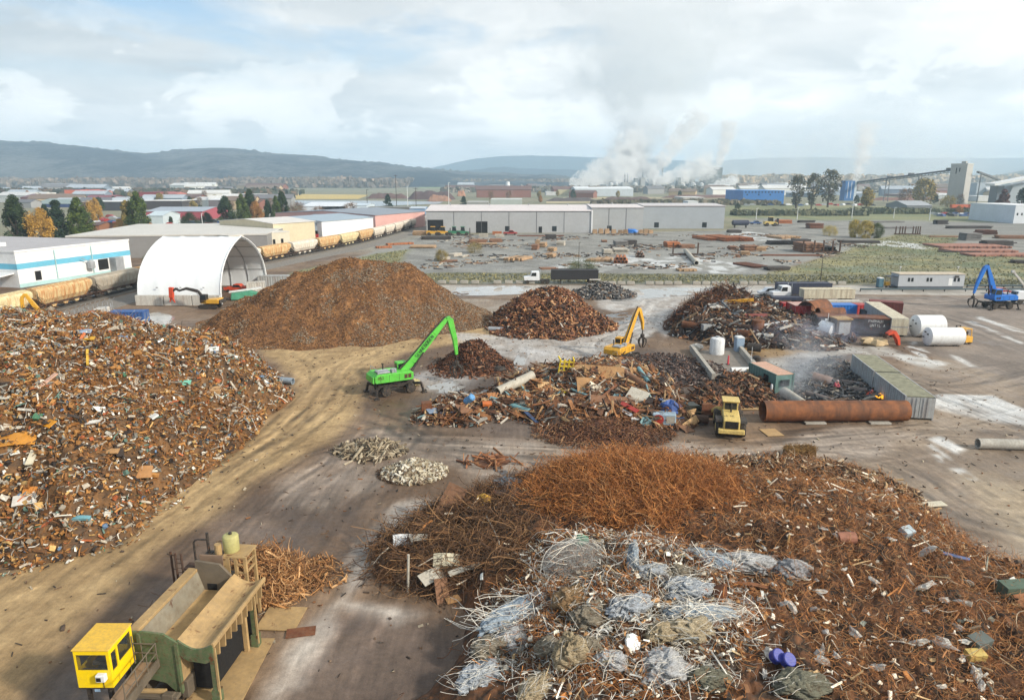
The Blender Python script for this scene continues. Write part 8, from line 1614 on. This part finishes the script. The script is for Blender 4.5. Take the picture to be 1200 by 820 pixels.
# ------------------------------------------------------------------ hills, woods, river
def ridge(name,Yd,prof,depth,col1,col2,seed,rough=18,res=(260,26),trees=0):
 px=np.array([p[0]for p in prof],float);py=np.array([p[1]for p in prof],float);nx,ny=res
 xs=np.linspace(px[0],px[-1],nx);top=np.array([Zat(a,b,Yd)for a,b in zip(xs,np.interp(xs,px,py))]);wx_=(xs-600)/800*Yd*1.03
 t=np.linspace(0,1.5,ny);V=np.zeros((ny,nx,3))
 for j,u in enumerate(t):
  y=Yd-depth+depth*u;k=math.sin(min(u,1)*PI/2)**1.15 if u<=1 else 1-(u-1)*1.2
  nz=(fbm(wx_/(Yd*.06),np.full(nx,y/(Yd*.06)),5,seed)-.5)*rough*2*math.sin(PI*min(1,u)*.86)+((fbm(wx_/(Yd*.004),np.full(nx,y/(Yd*.02)),2,seed+4)-.5)*trees if u>.85 else 0)
  V[j]=np.stack([wx_*(1+(y-Yd)/Yd),np.full(nx,y),np.maximum(top*k+nz,-5 if u>0 else-20)],1)
 i=(np.arange(ny-1)[:,None]*nx+np.arange(nx-1)[None]).ravel()
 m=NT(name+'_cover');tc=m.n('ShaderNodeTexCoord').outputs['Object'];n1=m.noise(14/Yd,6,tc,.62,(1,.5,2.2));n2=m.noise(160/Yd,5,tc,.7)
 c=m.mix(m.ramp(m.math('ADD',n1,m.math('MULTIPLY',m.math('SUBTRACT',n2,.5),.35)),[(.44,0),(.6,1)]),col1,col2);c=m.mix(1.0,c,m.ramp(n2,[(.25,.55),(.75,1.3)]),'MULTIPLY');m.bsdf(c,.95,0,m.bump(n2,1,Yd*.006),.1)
 return tag(np_obj(name,V.reshape(-1,3),np.stack([i,i+1,i+nx+1,i+nx],1),m.m,smooth=True),None,None,kind='structure')
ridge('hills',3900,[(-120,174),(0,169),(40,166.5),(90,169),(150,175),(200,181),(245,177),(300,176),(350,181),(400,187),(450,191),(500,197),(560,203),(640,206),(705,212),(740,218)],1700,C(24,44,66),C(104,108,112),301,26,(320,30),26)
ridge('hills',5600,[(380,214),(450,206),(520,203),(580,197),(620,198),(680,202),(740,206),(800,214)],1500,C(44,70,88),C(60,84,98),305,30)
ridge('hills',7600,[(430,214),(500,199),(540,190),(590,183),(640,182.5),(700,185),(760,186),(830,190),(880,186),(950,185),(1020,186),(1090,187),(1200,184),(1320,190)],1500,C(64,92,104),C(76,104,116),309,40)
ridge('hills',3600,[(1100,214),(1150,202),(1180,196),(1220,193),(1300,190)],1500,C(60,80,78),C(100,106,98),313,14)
def band(name,label,x0,x1,row,hgt,dep,n,cols,sz,seed,kind='stuff',gaps=.5):
 a_=G(x0,row);Y0=a_[1];xl,xr=(x0-600)/800*Y0*1.03,(x1-600)/800*Y0*1.03;r_=np.random.default_rng(seed);x=xl+(xr-xl)*r_.random(n);y=Y0+dep*r_.random(n)
 ht=hgt*(.45+.9*fbm(x/(hgt*1.2),y/(hgt*4),3,seed));z=ht*r_.random(n)**.7;s=sz*(.5+r_.random(n));N_=np.stack([r_.normal(0,.5,n),-np.ones(n),r_.normal(.3,.4,n)],1);N_/=np.linalg.norm(N_,axis=1,keepdims=True)
 T=frames(N_,r_.random(n)*6.28);B=np.cross(N_,T);P=np.stack([x,y,z],1);s=s[:,None]
 V=np.stack([P-T*s-B*s*.7,P+T*s*.8-B*s,P+T*s+B*s*.8,P-T*s*.7+B*s],1).reshape(-1,3);c=CA(cols)[r_.integers(0,len(cols),n)]*(.75+.5*r_.random((n,1)))
 return tag(np_obj(name,V,np.arange(4*n).reshape(-1,4),M_leaf,np.repeat(c,4,0)),label,name.replace('_',' '),kind=kind)
BRW=[(118,104,92),(136,118,104),(102,92,82)]
band('far_woods','brown bare woods along the foot of the left hills',-60,470,220.5,26,400,26000,BRW,4,401);band('far_woods','pale brown bare woods beyond the orange chip pile',470,720,218,22,500,12000,BRW+[(150,136,118)],4,402);band('far_woods','tan hazy woods beyond the blue warehouse',850,1250,219,36,500,15000,[(176,152,120),(160,140,112),(140,128,110)],5,403)
band('far_woods','rusty red bare tree belt right of the golden field',300,352,219.5,16,60,1500,[(176,112,94),(150,100,88)],4,404)
band('far_shrubs','dark scrub line along the right fields',985,1260,251,3.2,14,3500,[(70,78,60),(90,92,70)],1.2,405);band('far_shrubs','dark scrub line behind the storage yard',850,1000,253,3.0,12,2500,[(74,80,62),(96,96,74)],1.2,406);band('far_shrubs','dim scattered town greenery at the far left',-40,330,232,9,160,3500,[(78,76,62),(110,92,76),(60,68,56)],3,407);band('far_shrubs','dim greenery and yards in the far middle distance',520,1200,226,9,220,6000,[(96,92,82),(124,112,98),(80,82,74),(150,146,140)],3,408);band('far_shrubs','brown hedge band right of the river',690,900,240.5,4,20,1800,[(104,96,80),(84,84,68)],1.6,409)
def flat(name,pxs,mat,z,label=None):
 P=[G(*p)for p in pxs];tag(np_obj(name,np.array([(x,y,z)for x,y in P]),np.array([list(range(len(P)))]),mat),label,None,kind='structure')
M_riv=NT('river_water');M_riv.bsdf(C(150,158,164),.25,0,None,.5);M_riv=M_riv.m
flat('river',[(300,243),(340,240.5),(440,242),(515,239),(520,236.5),(440,235.5),(335,235),(300,236)],M_riv,.15);flat('river',[(296,231),(335,228.5),(336,225),(300,226)],M_riv,.15)
flat('field',[(333,233.5),(420,233.5),(432,228.5),(345,227.5)],pm('golden_field',C(196,172,104),.95,var=.15,scale=.02),.1);flat('field',[(490,220.5),(562,220.5),(575,216.8),(500,216)],pm('green_field',C(134,160,92),.95,var=.12,scale=.01),.1);flat('field',[(640,238.5),(900,236.5),(900,234.5),(640,236)],pm('dry_field',C(176,164,130),.95,var=.2,scale=.02),.1);flat('field',[(660,233.5),(870,232.5),(870,230.5),(660,231.5)],pm('dry_field',C(176,164,130)),.1)
def pile_px(name,label,x0,x1,row,top,mat,seed,cat='stockpile'):
 a_=G(x0,row);b_=AtY(x1,row,a_[1]);L_=b_[0]-a_[0];h=Zat((x0+x1)/2,top,a_[1]);D=max(12,h*3);n=30;xs=np.linspace(0,L_,n);V=[];t=np.linspace(0,1,7)
 for u in t:
  for k,x in enumerate(xs):e=min(1,min(x,L_-x)/(L_*.16+.1));V.append((a_[0]+x,a_[1]+D*u,h*math.sin(PI*u)**.7*e**.8*(.8+.4*vnoise(np.array([k*.6]),np.array([u*3]),seed)[0])))
 i=(np.arange(6)[:,None]*n+np.arange(n-1)[None]).ravel();tag(np_obj(name,np.array(V),np.stack([i,i+1,i+n+1,i+n],1),mat,smooth=True),label,cat)
pile_px('chip_pile','big orange wood chip pile beyond the grey warehouse',564,606,231,223.5,pm('wood_chips',C(190,118,74),.95,var=.15,scale=.2,dirt=.1),1,'chip pile')
for x0,x1,row,top,col,lab in((428,478,233,227,(98,74,70),'dark brown log deck by the river'),(476,532,234,224.5,(84,66,68),'long dark log deck in the far log yard'),(500,528,236,229,(150,114,94),'tan log deck before the long dark one'),(535,545,230,224,(168,120,92),'small orange brown chip pile left of the big one'),(640,700,236,232,(84,78,80),'dark freight line left part beyond the warehouse'),(705,768,235.5,231,(96,78,74),'dark freight line right part beyond the warehouse'),(775,868,232.2,228.6,(112,86,80),'long red brown freight line before the mill'),(222,246,231,225,(196,154,104),'tan lumber pile in the far left yard'),(1020,1108,235,231.5,(124,92,84),'far red brown freight line under the conveyor'),(800,866,239.5,236,(90,84,88),'dark vehicle yard line left of the blue warehouse')):
 pile_px('log_deck' if 'log' in lab else 'freight_line' if 'freight' in lab else 'stock_pile',lab,x0,x1,row,top,pm('pile_%d'%x0,C(*col),.9,var=.3,scale=.15,dirt=.2),int(x0))
p=G(1132,246);t=thing('freight_locomotive','orange freight locomotive pair in the far right fields','locomotive',(p[0]-13,p[1],0));P_or=pm('loco_orange',C(196,92,56),.5,dirt=.3)
for k in range(3):obj('car_body',MB().b2(k*15,k*15+13.5,-1.5,1.5,1.2,4.4),P_or if k<2 else M_rust,t);obj('bogie',MB().b2(k*15+1,k*15+4,-1,1,.2,1.2).b2(k*15+9,k*15+12,-1,1,.2,1.2),M_dark,t)
# ------------------------------------------------------------------ the mill, tower and conveyor
def haze_col(r_,g_,b_):return wmat((r_,g_,b_))
YM=2050.0
def mbox(mb,x0,x1,top,bot=219.5,dep=40,dy=0):a_=AtY(x0,top,YM+dy);b_=AtY(x1,top,YM+dy);mb.b2(a_[0],b_[0],YM+dy,YM+dy+dep,0,a_[2]);return mb
ml=thing('paper_mill','steaming grey mill buildings in the far middle distance','mill',(0,0,0))
obj('boiler_house',mbox(MB(),827,846.5,197),haze_col(120,126,122),ml);obj('roof_edge',mbox(MB(),826.5,847,196.3,dep=42,dy=-1).tf(None,(0,0,0)),haze_col(104,110,108),ml)
obj('process_block',mbox(mbox(MB(),808,815,207.5),800,809,211,dy=20),haze_col(150,154,152),ml);obj('blue_block',mbox(MB(),795,806,215.5,dy=-30),haze_col(64,96,140),ml)
for x0,x1,tp,dy in((741,755,211,0),(756,768,213,30),(769,782,214,0),(784,795,216,20),(815,828,213,30),(846,856,216,0),(705,730,218,30),(733,740,214,0)):obj('process_block',mbox(MB(),x0,x1,tp,dy=dy),haze_col(*[(108,124,138),(128,132,134),(150,152,150)][x0%3]),ml)
for x,tp,w_ in((829,192,.9),(732.5,202,.7),(735.5,203,.7),(765.5,199,.9),(776.5,197,.5),(758,205,.6),(762,207,.5),(795,208,.5),(771,207,.6)):a_=AtY(x,tp,YM-5);obj('chimney',MB().tube([(a_[0],YM-5,0),(a_[0],YM-5,a_[2])],w_*2.6,10),haze_col(112,114,114),ml)
tk_=MB()
for x,r_ in((716,6),(722,5),(744,7),(788,8),(800,7),(812,8),(822,6),(838,7),(850,9)):a_=AtY(x,219,YM-60);tk_.lathe([(r_,0),(r_,13),(r_*.4,16)],12,(a_[0],YM-60,0))
obj('storage_tank',tk_,haze_col(196,198,198),ml)
p=AtY(595,213,1500);single('white_silo',MB().lathe([(4.5,0),(4.5,p[2]-2),(3,p[2])],12),haze_col(216,218,218),'slim white silo standing behind the orange chip pile','silo',(p[0],1500,0),smooth=True)
YT=714.0;tw=thing('silo_tower','tall square concrete conveyor tower on the right','tower',(AtY(1133,200,YT)[0],YT,0),math.radians(38));hT=Zat(1133,193,YT)
obj('shaft',MB().b2(0,15.5,0,15,0,hT),haze_col(176,174,168),tw);obj('parapet',MB().b2(-.3,15.8,-.3,15.3,hT,hT+1.2),haze_col(188,186,180),tw);obj('lift_housing',MB().b2(9,13,5,9,hT+1.2,hT+3.5),haze_col(160,160,156),tw)
obj('window',MB().b2(-.06,-.01,6,7,hT-7,hT-3).b2(-.06,-.01,9,10,hT-9,hT-3),M_hole,tw)
YB=833.0;bt=thing('transfer_tower','small bright blue transfer tower with white stripes at the left end of the conveyor','tower',(AtY(991.5,212,YB)[0],YB,0));hB_=Zat(998,212,YB);obj('shaft',MB().b2(0,11,0,12,0,hB_),haze_col(52,108,166),bt);obj('side',MB().b2(11,13.6,0,12,0,hB_-.5),haze_col(196,206,214),bt)
obj('stripe',MB().b2(3,3.6,-.08,-.01,3,hB_-1).b2(7,7.6,-.08,-.01,3,hB_-1),M_white,bt)
cv=thing('conveyor','long inclined conveyor gallery on lattice legs rising to the concrete tower','conveyor',(0,0,0));A_=np.array(AtY(1004,214.5,835));Bv=np.array(AtY(1128,198.5,722));P_cv=haze_col(92,96,100)
gal=MB().beam(A_+(0,0,.6),Bv+(0,0,.6),3.6,1.7).beam(A_-(0,0,1.5),Bv-(0,0,1.5),3.2,.5)
for k in range(30):u=k/30;c=A_+(Bv-A_)*u;c2=A_+(Bv-A_)*(u+1/30);gal.beam(c-(0,1.5,1),c2-(0,1.5,-1),.3)
obj('gallery',gal,P_cv,cv)
for px,u in((1041,.33),(1081,.64)):
 c=A_+(Bv-A_)*u;m_=MB()
 for s in(-1,1):m_.beam((c[0]+s*2.6,c[1],0),(c[0]+s*1.6,c[1],c[2]-1),.6)
 for k in range(6):z=c[2]*k/6.5;m_.beam((c[0]-2.5,c[1],z),(c[0]+2.2,c[1],z+c[2]/6.5),.35)
 obj('leg',m_,P_cv,cv)
c2=AtY(980,219,850);obj('lower_gallery',MB().beam(AtY(945,221,900),AtY(992,215.5,838),3,2.5),haze_col(92,106,124),cv)
for x in(1047,1072,1114):c=A_+(Bv-A_)*((x-1004)/124);obj('drive_house',MB().box(c+(0,0,2.2),(5,3,2.0)),P_cv,cv)
obj('down_gallery',MB().beam(AtY(1146,201.5,720),AtY(1172,211.5,760),2.4,1.6).beam(AtY(1150,203,722),(AtY(1150,203,722)[0],722,0),.7),P_cv,cv)
s1=AtY(1160,216.5,690);s2=AtY(1215,206,690);sh_=thing('storage_shed','white sloping roofed storage shed right of the concrete tower','shed',(0,0,0));obj('roof',MB().beam(s1,s2,14,2.2),M_white,sh_);s3=AtY(1178,214,694);s4=AtY(1220,210,694);obj('wall',MB().prism([(s3[0],0),(s4[0],0),(s4[0],s2[2]-3),(s3[0]+6,s3[2]-3)],690,704),haze_col(164,172,178),sh_);obj('side_panel',MB().b2(s3[0]-6,s3[0],694,706,0,s3[2]-3),haze_col(96,104,112),sh_)
r3=np.random.default_rng(88)
for k in range(26):
 x=r3.uniform(700,862);w_=r3.uniform(2.5,8);obj('process_block',mbox(MB(),x,x+w_,r3.uniform(207,217)if 735<x<800 else r3.uniform(212,218),dep=25,dy=r3.uniform(-90,60)),haze_col(*[(104,118,132),(132,134,134),(168,168,166),(92,96,100)][k%4]),ml)
for k in range(16):
 x=r3.uniform(728,806);a_=AtY(x,r3.uniform(198,211),YM+30);obj('chimney',MB().tube([(a_[0],YM+30,0),(a_[0],YM+30,a_[2])],1.2+r3.random(),8),haze_col(104,108,112),ml)
hs={}
for k in range(110):
 px=r3.uniform(-10,340)if k<62 else r3.uniform(500,1190);row=r3.uniform(222.5,246)if px<340 else r3.uniform(221,233)
 if 296<px<345:continue
 c=('white','grey','tan','red brown','blue grey')[r3.integers(0,5)];p=G(px,row)
 if c not in hs:hs[c]=building('tiny %s building among the far town roofs'%c,p[0],p[1],16,11,5,0,dict(zip(('white','grey','tan','red brown','blue grey'),((220,220,216),(150,150,150),(190,168,134),(132,88,76),(126,140,156))))[c],((206,206,204),(112,112,116),(120,104,92),(104,80,76),(170,178,186))[('white','grey','tan','red brown','blue grey').index(c)],2.2,name='house',cat='house');hs[c]['group']='far town buildings, '+c;o=hs[c]
 else:o=dup(hs[c],(p[0],p[1],0),0)
 o.rotation_euler=(0,0,r3.uniform(-.5,.5));f=r3.uniform(.8,1.6)*(1 if row>232 else 1.5);o.scale=(f*r3.uniform(.9,2.2),f,f)
for k in range(46):
 px=r3.uniform(0,330)if k<26 else r3.uniform(560,1180);row=r3.uniform(226,250)if px<330 else r3.uniform(228,240);p=G(px,row);kd=('br','ev','ol','or')[k%4];h=r3.uniform(7,12)
 tree(kd,'small %s tree dotted among the far town buildings'%dict(br='brown bare',ev='dark evergreen',ol='olive',or_='')[kd]if kd!='or' else 'small orange tree dotted among the far town buildings',px,row,h,h*.7,group='town trees, '+kd)
for px,row,top,lab in((465,246,205,'tall thin power pole by the river'),(488,250,220,'thin power pole left of the grey warehouse'),(478,246,218,'thin pole by the pale blue shed'),(431,250,222,'thin pole beside the round brown tree'),(526,240,214,'thin white mast far beyond the warehouse'),(961,333,300,'thin lamp pole at the edge of the green field'),(886,257,244,'pale pole in the field left of the tall trees'),(934,257,243,'pale pole in front of the tall trees'),(1047,256,243,'pale pole in the field before the grey barn'),(1089,258,244,'pale pole by the grey barn'),(998,256,236,'pale pole below the blue tower'),(168,277,252,'white lamp post among the orange trees'),(212,272,256,'curved white lamp post in the lot by the long shed'),(238,270,250,'white post at the corner of the long shed'),(441,305,297,'short dark pole on the gravel behind the mound'),(678,316,284,'thin pole in the middle of the storage yard')):
 p=G(px,row);h=Zat(px,top,p[1]);w_=max(.1,p[1]/800*.42);t=thing('utility_pole',lab,'pole',(p[0],p[1],0));mt=M_white if 'white' in lab or 'pale' in lab else M_dark;obj('shaft',MB().tube([(0,0,0),(0,0,h)],[w_,w_*.6],6),mt,t);obj('arm',MB().b2(-w_*5,w_*5,-w_*.4,w_*.4,h-w_*3,h-w_*2)if 'power' in lab else MB().b2(0,w_*5,-w_*.5,w_*.5,h-w_,h),mt,t)
for k in range(9):
 p=AtY(88+k*5.5,372-k*1.6,122+k*1.2);o=single('fence_post',MB().tube([(0,0,0),(0,0,2.0),(.7,-.2,2.7)],.05,6),M_galv,'leaning pale fence post behind the mixed heap','fence post',(p[0],p[1],0),.2*k,group='leaning fence posts behind the mixed heap')if k==0 else None
 if k==0:fp0=o
 else:o=fp0.copy();COLL.objects.link(o);o.location=(p[0],p[1],0)
# ------------------------------------------------------------------ smoke, steam and haze
def plume(name,label,P0,P1,r0,r1,dens,col,seed,bend=0.0,ns=1.9,cut=.5):
 """ragged vapour along an axis: density falls to nothing well inside the closed hull"""
 P0=np.array(P0[:3]);P1=np.array(P1[:3]);L_=np.linalg.norm(P1-P0);K=10;n=16;mb=MB();P=[]
 for k in range(K+1):
  t=k/K;rr_=1.7*(r0+(r1-r0)*t)
  for i in range(n):a=2*PI*i/n;P.append((rr_*math.cos(a)+bend*L_*4*t*(1-t),rr_*math.sin(a),t*L_))
 F=[(k*n+i,k*n+(i+1)%n,(k+1)*n+(i+1)%n,(k+1)*n+i)for k in range(K)for i in range(n)]+[tuple(range(n))[::-1],tuple(K*n+i for i in range(n))]
 mb.add(P,F)
 m=NT('vapour%d'%seed);tc=m.n('ShaderNodeTexCoord').outputs['Object'];sp=m.n('ShaderNodeSeparateXYZ');m.l(tc,sp.inputs[0]);x,y,z=sp.outputs
 t=m.math('DIVIDE',z,L_);q_=m.math('MULTIPLY',t,m.math('SUBTRACT',1.0,t));rad=m.math('ADD',m.math('MULTIPLY',t,r1-r0),r0)
 xx=m.math('SUBTRACT',x,m.math('MULTIPLY',q_,bend*L_*4));rho=m.math('DIVIDE',m.math('SQRT',m.math('ADD',m.math('MULTIPLY',xx,xx),m.math('MULTIPLY',y,y))),rad)
 nb0=m.noise(.55/((r0+r1)*.5),2,tc);x=m.math('ADD',x,m.math('MULTIPLY',m.math('SUBTRACT',nb0,.5),m.math('MULTIPLY',rad,2.6)));xx=m.math('SUBTRACT',x,m.math('MULTIPLY',q_,bend*L_*4));rho=m.math('DIVIDE',m.math('SQRT',m.math('ADD',m.math('MULTIPLY',xx,xx),m.math('MULTIPLY',y,y))),rad)
 nz=m.noise(ns/((r0+r1)*.5),6,tc,.62);nb_=m.noise(ns*.3/((r0+r1)*.5),2,tc)
 f=m.math('ADD',m.math('SUBTRACT',.95,rho),m.math('MULTIPLY',m.math('SUBTRACT',m.math('ADD',m.math('MULTIPLY',nz,.75),m.math('MULTIPLY',nb_,.25)),.5),4.6));f=m.math('SUBTRACT',f,cut-.5)
 end=m.ramp(t,[(0,.35),(.12,1),(.55,.8),(1,0)]);d=m.math('MULTIPLY',m.math('MULTIPLY',m.ramp(f,[(.05,0),(.6,1)]),end),m.ramp(rho,[(1.2,1),(1.65,0)]))
 v=m.n('ShaderNodeVolumePrincipled');v.inputs['Color'].default_value=(*col,1);v.inputs['Anisotropy'].default_value=0;m.l(m.math('MULTIPLY',d,dens),v.inputs['Density']);m.l(v.outputs[0],m.out.inputs[1])
 o=obj(name,mb,m.m);bm=bmesh.new();bm.from_mesh(o.data);bmesh.ops.recalc_face_normals(bm,faces=bm.faces);bm.to_mesh(o.data);bm.free()
 o.location=tuple(P0);o.rotation_mode='QUATERNION';o.rotation_quaternion=Vector(tuple(P1-P0)).to_track_quat('Z','Y');return tag(o,label,'smoke' if 'smoke' in label else 'steam',kind='stuff')
def W(px,py,Y,r):x,y,z=AtY(px,py,Y);return(x,y,z,r)
SMK=(.72,.76,.82);STM=(.97,.97,.97)
plume('smoke','thin blue grey smoke drifting over the torch cutting yard',(31,74,.6),(43,92,4.5),1.6,5.0,.11,SMK,1)
plume('smoke','thin blue smoke hanging in front of the round white tank and back heap',(37,103,1.2),(60,106.5,2.2),2.0,2.8,.13,(.55,.62,.85),2)
plume('steam','low white steam bank rolling off the left of the mill',W(668,219,2080,0),W(758,186,2130,0),12,84,.3,STM,3,cut=.12)
plume('steam','white steam plume slanting up right from the middle of the mill',W(758,214,2030,0),W(824,128,2060,0),12,32,.5,STM,4,.03,cut=.3)
plume('steam','second white steam bank rising right from the mill blocks',W(766,216,2000,0),W(838,192,2010,0),13,34,.4,STM,5,cut=.22)
plume('steam','small white steam puff above the boiler house',W(840,198,2040,0),W(856,140,2050,0),8,24,.45,STM,6,-.04,cut=.3)
plume('steam','thin white steam column behind the blue conveyor tower',W(1003,214,1250,0),W(1019,140,1260,0),6,18,.2,STM,7,cut=.32)
plume('steam','white steam puff low at the right end of the mill',W(838,218,1980,0),W(866,211,1980,0),10,18,.35,STM,8,cut=.2)
plume('steam','upright pale steam column left of the mill chimneys',W(744,200,2120,0),W(752,130,2160,0),20,70,.08,(.92,.94,.97),9,cut=.3)
plume('steam','broad grey vapour spreading up from the mill into the cloud',W(765,190,2250,0),W(745,-20,2900,0),60,520,.009,(.84,.86,.88),10,ns=2.6)
plume('steam','wide thin vapour drifting in front of the hills at the right',W(800,214,3300,0),W(1260,196,3000,0),190,320,.003,(.97,.98,1),11,ns=1.2,cut=.1)
hz=MB().b2(-8900,8900,-900,8900,-22,372)
mh=NT('air_haze');v=mh.n('ShaderNodeVolumePrincipled');v.inputs['Color'].default_value=(.64,.84,1,1);v.inputs['Density'].default_value=2.0e-4;v.inputs['Anisotropy'].default_value=.1;mh.l(v.outputs[0],mh.out.inputs[1])
o=obj('haze',hz,mh.m);tag(o,'pale blue haze over the far hills','haze',kind='stuff')
scn.cycles.volume_step_rate=5.0;scn.cycles.volume_max_steps=72
